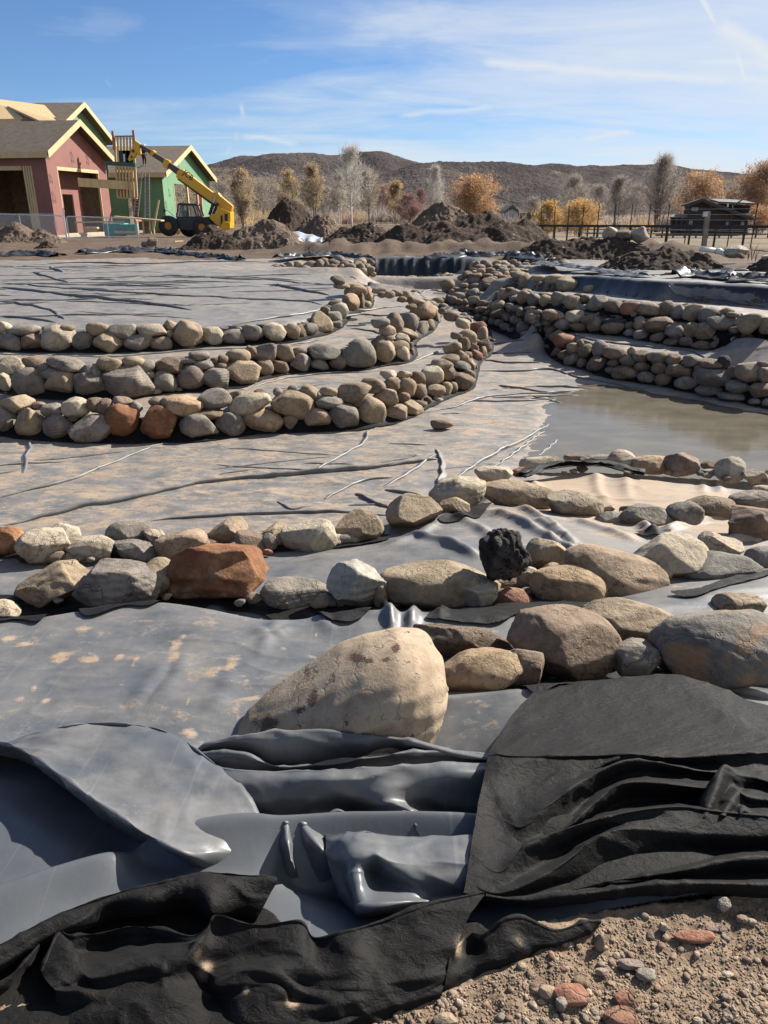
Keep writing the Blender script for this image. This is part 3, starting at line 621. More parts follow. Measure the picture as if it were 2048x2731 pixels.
def wrinkle_mesh(P, h, wd, sd_):
    P = resample(np.c_[P, np.zeros(len(P))], wd*.5)[:, :2]; n = len(P)
    if n < 6: return None
    s = np.linspace(0, 1, n); al = np.r_[0, np.cumsum(np.linalg.norm(np.diff(P, axis=0), axis=1))]
    T = np.gradient(P, axis=0); T /= np.linalg.norm(T, axis=1)[:, None]+1e-9; Nn = np.stack([T[:, 1], -T[:, 0]], 1)
    if (Nn*P).sum() > 0: Nn = -Nn
    P = P+Nn*(wd*.5*perlin(al*1.3/(wd*6), al*0+.3, sd_+3))[:, None]
    tp = np.sqrt(np.clip(np.minimum(s, 1-s)*5, 0, 1))*(1+.45*perlin(al*.9, al*0+7.7, sd_+1)); hh = h*.58; ww = wd*.55
    prof = [(-2.6, -.08), (-1.5, .12), (-.8, .5), (-.3, .9), (0, 1), (.3, .93), (.55, .68), (.62, .35), (.5, .1), (.45, -.3)]; m = len(prof); rows = []
    for u, q in prof:
        X = P+Nn*(u*ww*(.4+.6*tp))[:, None]; z = sample(Zl, X[:, 0], X[:, 1]) if u < 0 else sample(Zl, P[:, 0], P[:, 1]); rows.append(np.c_[X, z+q*hh*tp-.004*(q <= 0)])
    id_ = np.arange(m*n).reshape(m, n); return np.array(rows).reshape(-1, 3), np.stack([id_[:-1, :-1], id_[1:, :-1], id_[1:, 1:], id_[:-1, 1:]], 2).reshape(-1, 4)
def wr_obj(name, V, F):
    o = mesh_obj(name, V, F, M_LINER, oL)
    for k, v in (('silt', .38), ('dust', .62)):
        a_ = o.data.attributes.new(k, 'FLOAT', 'POINT'); a_.data.foreach_set('value', np.full(len(V), v, np.float32))
    return o
for zm, pts, h, wd in WR:
    if h <= 0 or softw(zm, pts): continue
    q = wrinkle_mesh(smooth_poly(np.array([hit(Zl, *full(zm, *p))[:2] for p in pts])), h, wd, int(abs(pts[0][0])))
    if q: wr_obj('wrinkle', *q)
# the many small creases of the sheet
rsw = np.random.RandomState(17); V = []; Fc = []; nb = 0
def in_floor(x, y): return not inpoly(np.array([x]), np.array([y]), pw)[0] if 'pw' in globals() else True
cand = []
for _ in range(85):   # wide top ledge on the left
    x = rsw.uniform(-13, 1); y = rsw.uniform(14.5, 27); cand.append((x, y, rsw.normal(.02, .3), rsw.uniform(.8, 4.2), rsw.uniform(.018, .05), .09, 'C'))
for _ in range(90):
    x = rsw.uniform(-8, 5); y = rsw.uniform(6.4, 14); cand.append((x, y, rsw.normal(.25, .35), rsw.uniform(.3, 1.6), rsw.uniform(.012, .035), .045, 'F'))
for _ in range(70):
    x = rsw.uniform(1, 11); y = rsw.uniform(12, 24); cand.append((x, y, rsw.normal(-.1, .3), rsw.uniform(.5, 2.2), rsw.uniform(.03, .07), .07, 'F'))
polyC = np.vstack([offset(WALL['C'], .9, 0)[:, :2], [(-30, 33)]])
near_w = lambda x, y: min(np.min(np.hypot(smooth_poly(offset(WALL[k], .2, 0))[:, 0]-x, smooth_poly(offset(WALL[k], .2, 0))[:, 1]-y)) for k in WALL)
for x, y, a, L_, h, wd, zn in cand:
    if zn == 'C' and not inpoly(np.array([x]), np.array([y]), polyC)[0]: continue
    if zn == 'F' and (near_w(x, y) < .45 or (x > 1.3 and y < 12.2)): continue
    t_ = np.linspace(-.5, .5, 8)*L_; b_ = rsw.uniform(-.12, .12); P = np.c_[x+np.cos(a)*t_, y+np.sin(a)*t_+b_*(t_/L_)**2*4*L_*.3]
    if any(near_w(*p) < .4 for p in (P[0], P[-1])): continue
    q = wrinkle_mesh(P, h, wd, int(x*100) % 97)
    if q: V.append(q[0]); Fc.append(q[1]+nb); nb += len(q[0])
wr_obj('wrinkles', np.vstack(V), np.vstack(Fc))['kind'] = 'stuff'
for o_ in (oR, oB):
    md = o_.modifiers.new('thickness', 'SOLIDIFY'); md.thickness = .004; md.offset = -1
# ------------------------------------------------------------------ water
def water():
    m, t, b = new_mat('pond_water')
    P = posco(t)
    b.inputs['Roughness'].default_value = .06; b.inputs['IOR'].default_value = 1.33
    n = noise(t, mapping(t, P, (1, 2, 1)), 1.6, 4)
    setc(t, b.inputs['Base Color'], ramp(t, n, [(.3, (.10, .088, .066)), (.7, (.15, .13, .098))]))
    setc(t, b.inputs['Alpha'], .93)
    bump(t, b, mathn(t, 'ADD', noise(t, mapping(t, P, (1, 3, 1)), 5, 3), mathn(t, 'MULTIPLY', noise(t, mapping(t, P, (2, 6, 1)), 9, 2), .4)), .05, .02)
    return m
# the sheet of water fills the low floor; the liner rises through it at the shore
pw = [PZ(*p, ZW-.006)[:2] for p in ((1300, 1262), (1340, 1180), (1390, 1090), (1410, 1030), (1500, 1000), (1600, 990), (1705, 1005), (1860, 1030), (2048, 1065), (2300, 1100), (2600, 1150), (2700, 1290), (2048, 1290), (1600, 1262))]
mk = inpoly(GX, GY, pw) & (GY > 5)
ow = lattice_mesh('pond_water', np.where(mk, ZW-.006, 0)*np.ones_like(GX), mk, [water()]); tag(ow, kind='structure')
# ------------------------------------------------------------------ bunched folds in front: sheets hung over surveyed rails
def loft(name, zm, rails, mat, parent=None, nu=10, nv=9, wr=.003, seed=1, attrs=None, up=True, crease=.0):
    """rails run left to right and follow each other from the back of the fold to its front; they may tuck under"""
    Rw = []; ns = max(len(r) for r in rails); T = np.linspace(0, 1, (ns-1)*nu+1)
    for r in rails:
        P = np.array([PZ(*full(zm if len(p) == 3 else p[3], p[0], p[1]), p[2]) for p in r]); Q = smooth_poly(P, 12); s = np.linspace(0, 1, len(Q))
        Rw.append(np.stack([np.interp(T, s, Q[:, k]) for k in range(3)], 1))
    Rw = np.array(Rw); nr = len(Rw); out = []
    Qx = np.concatenate([2*Rw[:1]-Rw[1:2], Rw, 2*Rw[-1:]-Rw[-2:-1]])
    for i in range(1, nr):
        a, b, c, d = Qx[i-1], Qx[i], Qx[i+1], Qx[i+2]
        for k in range(nv):
            t = k/nv; out.append(.5*(2*b+(c-a)*t+(2*a-5*b+4*c-d)*t*t+(3*b-3*c+d-a)*t**3))
    out.append(Rw[-1]); G = np.array(out); m, n = G.shape[:2]
    du = np.gradient(G, axis=1); dv = np.gradient(G, axis=0); nn = np.cross(du, dv); nn /= np.linalg.norm(nn, axis=2)[:, :, None]+1e-9
    if nn[:, :, 2].mean() < 0: nn = -nn
    X, Y, Zq = G[:, :, 0], G[:, :, 1], G[:, :, 2]
    f1 = fbm(X*7+Zq*3, Y*7+Zq*4, 3, seed); rg = (1-np.abs(perlin(X*6+1.1*perlin(X*3, Y*3+Zq*2, seed+7), Y*9+Zq*5, seed+4))*2).clip(0)**3
    rg2 = (1-np.abs(perlin(X*14+Y*9, Y*13-X*6+Zq*9, seed+11))*2.2).clip(0)**2*np.clip(perlin(X*4, Y*4, seed+12)+.15, 0, 1)
    low = fbm(X*2.6+1.7*Zq, Y*2.6, 2, seed+20)*(.012 if mat is M_LINER else .004)
    G = G+nn*(low+wr*(f1*1.2+rg*1.0)+crease*(rg2+.5*rg))[:, :, None]
    id_ = np.arange(m*n).reshape(m, n); f = np.stack([id_[:-1, :-1], id_[1:, :-1], id_[1:, 1:], id_[:-1, 1:]], 2).reshape(-1, 4)
    o = mesh_obj(name, G.reshape(-1, 3), f, mat, parent)
    for k, v in (attrs or {}).items():
        a_ = o.data.attributes.new(k, 'FLOAT', 'POINT'); val = v(G[:, :, 0], G[:, :, 1], G[:, :, 2]) if callable(v) else np.full(m*n, v); a_.data.foreach_set('value', np.asarray(val, np.float32).ravel())
    return o
def blobs(lst):
    C = [(PZ(*full(zm, x, y), z), r, a) for zm, x, y, z, r, a in lst]
    def fn(X, Y, Z):
        s = np.zeros_like(X)
        for c, r, a in C: s = np.maximum(s, a*np.exp(-((X-c[0])**2+(Y-c[1])**2+(Z-c[2])**2)/r**2))
        return s
    return fn
LA = {'silt': blobs([('c', 720, 980, .0, .05, .42), ('c', 1030, 800, -.05, .03, .42), ('d', 560, 950, -.15, .06, .5), ('d', 780, 870, -.1, .035, .45), ('d', 1190, 600, -.09, .05, .45), ('d', 380, 680, -.1, .025, .4), ('c', 470, 555, -.04, .03, .35), ('d', 900, 985, -.08, .05, .4)]), 'dust': .40}
def up_(r, dy, z): return [(p[0], p[1]+dy, z) for p in r]
b1 = [(-400, 650, -.13), (-150, 632, -.12), (0, 612, -.10), (180, 568, -.07), (400, 533, -.05), (690, 562, -.05), (900, 690, -.045), (1060, 840, -.06), (1150, 985, -.08)]
loft('fold', 'c', [up_(b1, 26, -.34), [(p[0], p[1]+7, p[2]-.035) for p in b1], b1,
   [(-400, 652, -.12), (-150, 634, -.105), (0, 614, -.085), (180, 582, -.055), (400, 565, -.035), (670, 605, -.03), (860, 730, -.03), (1030, 880, -.05), (1130, 1010, -.08)],
   [(-400, 654, -.115), (-150, 636, -.10), (0, 616, -.08), (160, 625, -.045), (370, 690, -.03), (610, 790, -.02), (800, 900, -.02), (980, 1000, -.045), (1135, 1040, -.08)],
   [(-400, 656, -.11), (-150, 637, -.095), (0, 618, -.075), (140, 660, -.03), (340, 790, -.01), (550, 930, .005), (740, 1040, .01), (910, 1070, -.03), (1130, 1085, -.09)],
   [(-400, 658, -.11), (-150, 640, -.095), (0, 622, -.075), (133, 675, -.028), (325, 808, .0), (540, 955, .015), (768, 1082, .02), (910, 1100, -.035), (1130, 1110, -.10)],
   [(-400, 668, -.13), (-150, 652, -.12), (0, 634, -.10), (135, 690, -.06), (325, 824, -.04), (540, 972, -.03), (775, 1098, -.02), (920, 1150, -.07), (1140, 1160, -.12)],
   [(-400, 700, -.2), (-150, 690, -.2), (0, 680, -.2), (150, 735, -.19), (340, 860, -.17), (550, 1005, -.16), (790, 1130, -.14), (940, 1220, -.13), (1160, 1240, -.15)]], M_LINER, oL, wr=.005, seed=51, attrs=LA, crease=.002)
q1 = [(-20, 680, -.18), (110, 625, -.11), (250, 592, -.07), (430, 577, -.06), (700, 582, -.06), (950, 612, -.08), (1200, 676, -.10), (1420, 708, -.10)]
q5 = [(0, 690, -.16), (110, 674, -.12), (250, 683, -.095), (425, 733, -.10), (700, 702, -.08), (950, 673, -.09), (1200, 672, -.105), (1420, 697, -.11)]
q8 = [(30, 705, -.13), (120, 742, -.07), (250, 758, -.045), (430, 757, -.04), (700, 743, -.03), (950, 737, -.03), (1200, 725, -.04), (1420, 714, -.05)]
loft('fold', 'd', [up_(q1, 34, -.34), [(p[0], p[1]+7, p[2]-.035) for p in q1], q1, [(p[0], p[1]+12, p[2]+.002) for p in q1],
   [(-10, 690, -.17), (115, 640, -.11), (250, 630, -.085), (430, 640, -.085), (700, 640, -.085), (950, 640, -.10), (1200, 684, -.11), (1420, 712, -.11)],
   [(0, 700, -.19), (115, 668, -.15), (250, 672, -.14), (430, 715, -.15), (700, 694, -.15), (950, 668, -.15), (1200, 688, -.15), (1420, 715, -.15)],
   [(p[0], p[1]+14, p[2]-.09) for p in q5], [(p[0], p[1]+5, p[2]-.025) for p in q5], q5, [(p[0], p[1]+9, p[2]+.002) for p in q5],
   [(10, 700, -.17), (115, 700, -.13), (250, 715, -.115), (425, 752, -.125), (700, 728, -.12), (950, 705, -.125), (1200, 700, -.125), (1420, 709, -.125)],
   [(p[0], p[1]+12, p[2]-.11) for p in q8], [(p[0], p[1]+5, p[2]-.03) for p in q8], q8, [(p[0]+4, p[1]+10, p[2]+.003) for p in q8],
   [(70, 760, -.09), (160, 800, -.06), (280, 815, -.05), (430, 805, -.045), (680, 800, -.035), (930, 800, -.045), (1190, 790, -.05), (1420, 780, -.06)],
   [(170, 860, -.11), (250, 890, -.10), (320, 885, -.09), (440, 880, -.09), (660, 870, -.085), (890, 845, -.055), (1100, 880, -.12), (1420, 890, -.12)],
   [(260, 940, -.15), (320, 955, -.16), (400, 965, -.165), (520, 950, -.16), (690, 900, -.125), (905, 890, -.07), (1090, 940, -.17), (1420, 960, -.15)],
   [(320, 975, -.14), (350, 985, -.15), (430, 990, -.15), (560, 970, -.15), (720, 935, -.17), (965, 925, -.07), (1110, 985, -.15), (1420, 1020, -.13)],
   [(330, 1000, -.18), (380, 1010, -.19), (460, 1010, -.19), (600, 1000, -.2), (780, 985, -.2), (1000, 990, -.10), (1120, 1030, -.17), (1420, 1060, -.16)]], M_LINER, oL, wr=.0055, seed=61, attrs=LA, crease=.002)
loft('fold', 'd', [[(330, 1010, -.2), (390, 1010, -.2), (438, 1005, -.2), (472, 1020, -.2), (510, 1010, -.2), (585, 1030, -.2), (655, 960, -.2), (740, 980, -.2), (860, 995, -.2), (965, 950, -.18), (1020, 1030, -.16)],
   [(335, 990, -.13), (395, 990, -.08), (436, 984, -.045), (470, 1003, -.10), (506, 989, -.05), (585, 1008, -.09), (655, 932, -.07), (740, 955, -.07), (860, 972, -.06), (962, 928, -.06), (1012, 1000, -.05)],
   [(337, 1000, -.13), (393, 1005, -.075), (438, 1000, -.038), (472, 1020, -.105), (512, 1003, -.045), (590, 1012, -.095), (652, 950, -.072), (740, 972, -.08), (860, 985, -.075), (970, 955, -.062), (1022, 1020, -.055)],
   [(338, 1050, -.13), (393, 1060, -.075), (446, 1070, -.03), (480, 1085, -.12), (545, 1055, -.04), (605, 1030, -.10), (648, 985, -.095), (740, 1005, -.11), (860, 1010, -.10), (985, 990, -.075), (1035, 1040, -.06)],
   [(340, 1120, -.135), (398, 1120, -.10), (458, 1140, -.045), (492, 1145, -.13), (598, 1110, -.045), (628, 1070, -.10), (655, 1030, -.11), (740, 1040, -.13), (860, 1040, -.13), (995, 1030, -.10), (1045, 1060, -.08)],
   [(345, 1190, -.14), (405, 1190, -.13), (468, 1172, -.06), (505, 1190, -.14), (622, 1140, -.06), (640, 1130, -.12), (665, 1090, -.14), (740, 1080, -.16), (860, 1080, -.16), (1000, 1070, -.14), (1050, 1080, -.12)],
   [(345, 1260, -.16), (410, 1260, -.16), (480, 1230, -.13), (530, 1260, -.16), (650, 1230, -.13), (680, 1200, -.16), (700, 1150, -.18), (760, 1120, -.2), (870, 1120, -.2), (1000, 1110, -.18), (1050, 1120, -.16)]], M_LINER, oL, wr=.004, seed=71, attrs=LA, crease=.0015)
f1 = [(608, 1036, -.05), (680, 1030, -.02), (745, 1030, -.005), (825, 1031, .0), (905, 1034, .005), (1060, 1038, .005), (1250, 1043, .0), (1480, 1050, -.02)]
loft('fold', 'd', [[(p[0], p[1]+30, -.18) for p in f1], [(p[0], p[1]+7, p[2]-.03) for p in f1], f1, [(p[0]+1, p[1]+10, p[2]+.004) for p in f1],
   [(612, 1075, -.045), (680, 1075, -.005), (742, 1090, .02), (822, 1100, .03), (900, 1090, .02), (1060, 1090, .015), (1248, 1090, .01), (1480, 1090, -.01)],
   [(618, 1120, -.05), (680, 1130, -.015), (738, 1140, .025), (822, 1124, .035), (892, 1148, .025), (1055, 1160, .01), (1245, 1150, .01), (1480, 1150, -.01)],
   [(622, 1140, -.055), (685, 1160, -.02), (742, 1165, .02), (826, 1142, .02), (905, 1170, .02), (1060, 1190, .005), (1244, 1190, .005), (1480, 1190, -.01)],
   [(632, 1185, -.065), (700, 1205, -.035), (747, 1215, .005), (820, 1205, -.05), (930, 1215, -.0), (1070, 1240, -.01), (1240, 1230, -.005), (1480, 1230, -.02)],
   [(650, 1240, -.08), (720, 1270, -.05), (755, 1285, -.005), (835, 1270, -.055), (960, 1270, -.03), (1080, 1280, -.03), (1232, 1265, -.02), (1480, 1260, -.03)],
   [(690, 1310, -.095), (740, 1335, -.05), (768, 1345, -.01), (850, 1335, -.015), (975, 1318, -.025), (1090, 1318, -.05), (1225, 1298, -.04), (1480, 1290, -.05)],
   [(720, 1350, -.11), (755, 1372, -.06), (775, 1372, -.02), (860, 1358, .0), (990, 1340, -.01), (1095, 1338, -.06), (1222, 1315, -.055), (1480, 1310, -.06)],
   [(735, 1385, -.15), (765, 1400, -.14), (790, 1395, -.13), (870, 1385, -.12), (1000, 1370, -.12), (1100, 1365, -.14), (1222, 1345, -.14), (1480, 1340, -.14)]], M_LINER, oL, wr=.004, seed=81, attrs=LA, crease=.0015)
# felt sheet on the right
SA = {'sand': 0.0}
E8 = lambda *p: list(p)
RR = [[(650, 155, -.19), (820, 118, -.2), (1060, 90, -.2), (1250, 78, -.19), (1340, 97, -.19), (1480, 140, -.185), (1659, 215, -.15), (2200, 300, -.14)],
   [(640, 165, -.175), (815, 135, -.18), (1058, 110, -.18), (1250, 98, -.17), (1345, 115, -.165), (1484, 158, -.165), (1662, 228, -.14), (2200, 310, -.13)],
   [(570, 235, -.12), (750, 250, -.12), (1000, 240, -.12), (1240, 220, -.115), (1425, 215, -.10), (1535, 280, -.07), (1700, 320, -.06), (2200, 370, -.06)],
   [(490, 350, -.05), (650, 350, -.05), (850, 350, -.05), (1080, 340, -.05), (1350, 340, -.045), (1590, 350, -.02), (1760, 360, -.02), (2200, 400, -.02)],
   [(455, 425, -.0), (545, 425, .02), (720, 430, .015), (920, 424, .02), (1090, 416, .032), (1300, 428, .025), (1650, 412, .025), (2200, 425, .02)],
   [(450, 438, .005), (545, 440, .022), (720, 446, .012), (920, 440, .018), (1088, 430, .034), (1300, 445, .02), (1652, 425, .02), (2200, 435, .02)],
   [(430, 530, .012), (490, 550, .012), (600, 570, -.005), (780, 545, .005), (980, 475, .01), (1290, 475, -.01), (1655, 470, .0), (2200, 480, .0)],
   [(408, 630, .02), (490, 670, .0), (590, 720, .015), (700, 638, .035), (880, 518, .038), (1080, 445, .032), (1380, 495, .0), (1656, 500, .0), (2200, 510, .0)],
   [(405, 645, .02), (490, 690, .0), (596, 745, .015), (712, 655, .034), (890, 532, .036), (1080, 458, .03), (1380, 503, -.005), (1656, 515, -.005), (2200, 520, .0)],
   [(398, 690, .02), (500, 750, -.0), (620, 790, .0), (760, 725, -.02), (915, 590, -.03), (1070, 520, -.015), (1380, 530, -.025), (1657, 550, -.01), (2200, 560, -.01)],
   [(394, 720, .02), (510, 785, .0), (640, 800, .0), (800, 722, .02), (910, 625, .03), (1060, 543, .032), (1385, 565, .025), (1658, 585, .02), (2200, 600, .02)],
   [(393, 730, .02), (512, 795, .0), (645, 810, .0), (806, 735, .02), (918, 640, .03), (1062, 556, .032), (1385, 576, .026), (1658, 596, .02), (2200, 610, .02)],
   [(384, 770, .02), (512, 840, .0), (640, 835, .005), (800, 752, -.01), (935, 680, -.025), (1110, 632, -.03), (1388, 632, -.03), (1658, 660, -.02), (2200, 680, -.01)],
   [(372, 850, .02), (500, 925, .02), (625, 812, .05), (840, 727, .06), (1090, 666, .066), (1275, 648, .06), (1400, 662, .055), (1659, 688, .055), (2200, 715, .05)],
   [(371, 862, .02), (500, 940, .02), (634, 826, .05), (845, 738, .06), (1092, 676, .067), (1276, 658, .062), (1401, 672, .057), (1659, 698, .057), (2200, 725, .05)],
   [(360, 930, .02), (500, 990, .015), (690, 892, .005), (860, 795, .015), (1020, 730, .045), (1277, 690, .055), (1402, 705, .05), (1659, 730, .05), (2200, 760, .045)],
   [(354, 970, .02), (500, 1015, .02), (705, 930, .035), (880, 808, .045), (1020, 748, .055), (1280, 745, .045), (1420, 750, .04), (1659, 770, .04), (2200, 790, .04)],
   [(353, 980, .02), (505, 1025, .02), (712, 944, .036), (888, 822, .046), (1028, 765, .05), (1285, 775, .035), (1430, 780, .03), (1659, 795, .025), (2200, 810, .03)],
   [(349, 1000, .02), (540, 1038, .01), (750, 985, -.01), (960, 935, -.015), (1120, 900, -.015), (1300, 870, -.02), (1450, 850, -.02), (1659, 832, -.02), (2200, 830, -.01)],
   [(347, 1010, .02), (570, 1045, .01), (790, 1003, .0), (980, 965, .0), (1130, 945, .01), (1300, 918, .035), (1450, 886, .042), (1659, 868, .045), (2200, 875, .04)],
   [(346, 1014, .02), (575, 1048, .01), (795, 1010, .0), (985, 974, .0), (1135, 955, .01), (1302, 930, .036), (1452, 898, .043), (1659, 880, .046), (2200, 887, .04)],
   [(345, 1018, .02), (590, 1052, .005), (805, 1020, .0), (1000, 990, -.01), (1150, 975, -.015), (1320, 962, -.02), (1460, 955, -.02), (1659, 955, -.02), (2200, 960, -.02)],
   [(344, 1021, .02), (610, 1053, .01), (790, 1030, .03), (960, 1010, .035), (1120, 988, .04), (1300, 978, .042), (1450, 978, .042), (1659, 984, .042), (2200, 1000, .04)],
   [(344, 1025, .018), (615, 1058, .01), (792, 1040, .03), (962, 1020, .036), (1122, 998, .042), (1300, 990, .043), (1450, 990, .043), (1659, 996, .043), (2200, 1010, .04)],
   [(344, 1040, -.0), (640, 1072, -.01), (800, 1066, -.01), (970, 1050, -.01), (1130, 1035, -.01), (1310, 1026, -.01), (1450, 1026, -.01), (1659, 1034, -.01), (2200, 1045, -.01)]]
loft('fold', 'e', RR, M_FELT, oR, nu=12, nv=7, wr=.003, seed=91, attrs=SA, crease=.004)
cr = [(1372, 700, .05), (1400, 600, .06), (1463, 470, .075), (1530, 500, .05), (1600, 520, .04), (1680, 545, .05)]
loft('fold', 'e', [[(1360, 690, .0), (1370, 610, .0), (1440, 500, .0), (1530, 480, .0), (1600, 490, .0), (1690, 510, .0)], cr, [(1400, 690, .055), (1432, 600, .07), (1475, 500, .075), (1530, 530, .045), (1600, 540, .03), (1690, 560, .04)],
   [(1425, 690, .03), (1455, 620, .03), (1500, 560, .04), (1540, 580, .02), (1590, 570, .01), (1690, 590, .02)], [(1460, 690, .06), (1490, 640, .06), (1528, 590, .06), (1560, 600, .06), (1620, 612, .05), (1700, 620, .05)],
   [(1490, 695, .045), (1520, 660, .045), (1550, 640, .04), (1580, 650, .03), (1640, 650, .03), (1700, 660, .03)], [(1500, 705, .03), (1535, 690, .06), (1550, 670, .065), (1590, 690, .05), (1650, 690, .055), (1700, 700, .05)], [(1500, 725, .0), (1540, 715, .0), (1570, 710, .0), (1600, 715, .0), (1650, 720, .0), (1700, 725, .0)]], M_FELT, oR, nu=10, nv=8, wr=.003, seed=95, attrs=SA, crease=.003)
# rolled strip in front
SB = {'sand': blobs([('f', 890, 548, .01, .030, .75), ('f', 850, 470, .05, .035, .5), ('f', 1060, 632, .04, .016, .7), ('f', 1265, 692, .02, .022, .8), ('f', 1050, 345, .05, .05, .38), ('f', 1220, 650, .03, .05, .36), ('g', 330, 440, .03, .035, .8), ('g', 395, 385, .03, .025, .65), ('g', 455, 400, .03, .03, .5), ('g', 575, 425, .03, .03, .55), ('f', 1050, 740, .02, .09, .42), ('g', 120, 540, .03, .13, .34), ('f', 820, 700, .02, .12, .3), ('f', 700, 600, .03, .12, .25)])}
r1 = [(-600, 640, .06), (-250, 540, .06), (0, 440, .055), (160, 355, .05), (310, 285, .045), (500, 218, .04), (640, 185, .038), (760, 160, .036), (820, 146, .032), (900, 130, .03), (1040, 138, .02), (1192, 156, .0)]
loft('fold', 'f', [[(p[0], p[1]+26, p[2]-.13) for p in r1], [(p[0], p[1]-2, p[2]-.008) for p in r1], r1, [(p[0]+3, p[1]+12, p[2]+.004) for p in r1],
   [(-600, 680, .055), (-250, 580, .055), (0, 490, .05), (165, 395, .045), (318, 325, .045), (495, 255, .035), (640, 228, .045), (760, 205, .03), (835, 195, .035), (915, 190, .045), (1030, 200, .015), (1165, 220, -.01)],
   [(-600, 720, .04), (-250, 620, .04), (0, 535, .035), (165, 430, .03), (325, 350, .04), (485, 280, .015), (636, 262, .03), (750, 245, .01), (850, 245, .015), (912, 275, .03), (1020, 270, -.01), (1130, 290, -.03)],
   [(-600, 750, -.0), (-250, 650, -.0), (0, 560, -.01), (165, 455, -.01), (330, 385, -.0), (480, 320, -.02), (640, 295, -.01), (750, 280, -.03), (850, 280, -.03), (905, 310, -.0), (1010, 320, -.05), (1100, 340, -.06)],
   [(-600, 780, -.1), (-250, 680, -.1), (0, 590, -.1), (165, 480, -.1), (330, 415, -.1), (480, 350, -.1), (640, 320, -.1), (750, 310, -.1), (850, 310, -.1), (905, 330, -.1), (1005, 345, -.12), (1090, 355, -.12)]], M_FELT, oB, wr=.0035, seed=101, attrs=SB, crease=.005)
r2 = [(-500, 770, .01), (-200, 690, .01), (0, 602, .015), (90, 520, .025), (172, 428, .025)]
loft('fold', 'f', [[(p[0], p[1]+20, p[2]-.1) for p in r2], r2, [(-500, 795, .01), (-200, 715, .01), (0, 625, .02), (85, 545, .03), (165, 455, .03)], [(-500, 840, -.02), (-200, 755, -.02), (0, 660, -.02), (70, 595, -.01), (150, 500, .0)], [(-500, 870, -.1), (-200, 790, -.1), (0, 690, -.1), (75, 620, -.1), (160, 525, -.1)]], M_FELT, oB, wr=.002, seed=105, attrs=SB, crease=.002)
MR = [[(185, 565, -.08), (245, 400, -.06), (300, 415, -.05), (420, 405, -.06), (560, 380, -.06), (700, 390, -.06), (830, 415, -.05), (905, 365, -.03), (945, 335, -.02), (1100, 375, -.04), (1290, 360, -.04), (1360, 430, -.05), (1500, 405, -.03), (1659, 360, -.03), (1839, 290, -.02), (2100, 235, -.02)],
   [(180, 550, .02), (245, 383, .03), (300, 392, .03), (420, 386, .015), (560, 358, .02), (700, 368, .02), (830, 396, .03), (903, 340, .06), (945, 308, .07), (1100, 347, .05), (1290, 333, .055), (1360, 405, .03), (1500, 376, .05), (1659, 330, .05), (1839, 262, .06), (2100, 205, .06)],
   [(182, 560, .025), (258, 398, .035), (308, 415, .025), (420, 400, .015), (560, 372, .02), (700, 384, .02), (825, 410, .035), (898, 355, .065), (942, 330, .06), (1100, 362, .052), (1292, 350, .058), (1362, 420, .032), (1505, 392, .055), (1655, 345, .05), (1842, 280, .062), (2092, 222, .062)],
   [(190, 575, .03), (290, 445, .035), (338, 480, .0), (430, 455, -.015), (560, 435, -.005), (690, 432, .0), (805, 445, .03), (872, 405, .065), (930, 380, .045), (1100, 405, .045), (1292, 400, .06), (1370, 460, .03), (1522, 425, .06), (1640, 395, .04), (1858, 330, .055), (2060, 270, .065)],
   [(200, 592, .035), (322, 515, .04), (372, 535, .02), (470, 505, .01), (585, 475, .025), (690, 480, .03), (785, 495, .055), (845, 445, .065), (925, 450, .03), (1100, 450, .035), (1290, 462, .06), (1375, 515, .035), (1530, 480, .055), (1640, 450, .035), (1880, 395, .05), (2015, 340, .06)],
   [(218, 612, .04), (342, 572, .035), (402, 578, .045), (520, 548, .05), (640, 518, .055), (718, 540, .05), (770, 525, .055), (825, 505, .05), (900, 525, .01), (1050, 500, .025), (1285, 500, .055), (1400, 560, .04), (1530, 545, .05), (1650, 510, .03), (1870, 465, .045), (1978, 435, .045)],
   [(235, 628, .035), (358, 612, .02), (420, 600, .03), (545, 580, .035), (655, 570, .035), (735, 575, .04), (800, 560, .03), (870, 560, .005), (935, 575, .03), (1050, 540, .05), (1200, 552, .055), (1330, 590, .03), (1510, 590, .04), (1650, 570, .03), (1850, 540, .03), (1965, 490, .025)],
   [(242, 640, .03), (362, 640, .035), (432, 630, .025), (560, 620, .03), (660, 615, .035), (740, 612, .035), (820, 610, .015), (900, 640, -.005), (945, 620, .035), (1055, 565, .05), (1205, 578, .052), (1320, 625, .02), (1500, 625, .035), (1650, 605, .03), (1830, 580, .03), (1955, 520, .015)],
   [(240, 685, .0), (382, 692, .015), (500, 685, .03), (640, 660, .04), (740, 665, .04), (830, 680, .02), (925, 690, -.01), (985, 660, .02), (1095, 620, .04), (1212, 632, .04), (1265, 675, .01), (1450, 682, .03), (1620, 652, .025), (1750, 630, .02), (1890, 600, .015), (1945, 560, .005)],
   [(250, 780, -.0), (400, 765, .02), (560, 755, .03), (700, 745, .035), (820, 755, .02), (950, 750, -.0), (1040, 730, .02), (1150, 710, .025), (1265, 715, .02), (1450, 735, .015), (1600, 725, .01), (1740, 690, .01), (1909, 635, .005)],
   [(260, 900, -.02), (500, 900, .0), (800, 890, .0), (1100, 870, -.005), (1400, 835, -.012), (1600, 790, -.012), (1750, 722, -.012), (1912, 655, -.012)]]
loft('fold', 'f', MR, M_FELT, oB, nu=9, nv=9, wr=.0035, seed=111, attrs=SB, crease=.004)
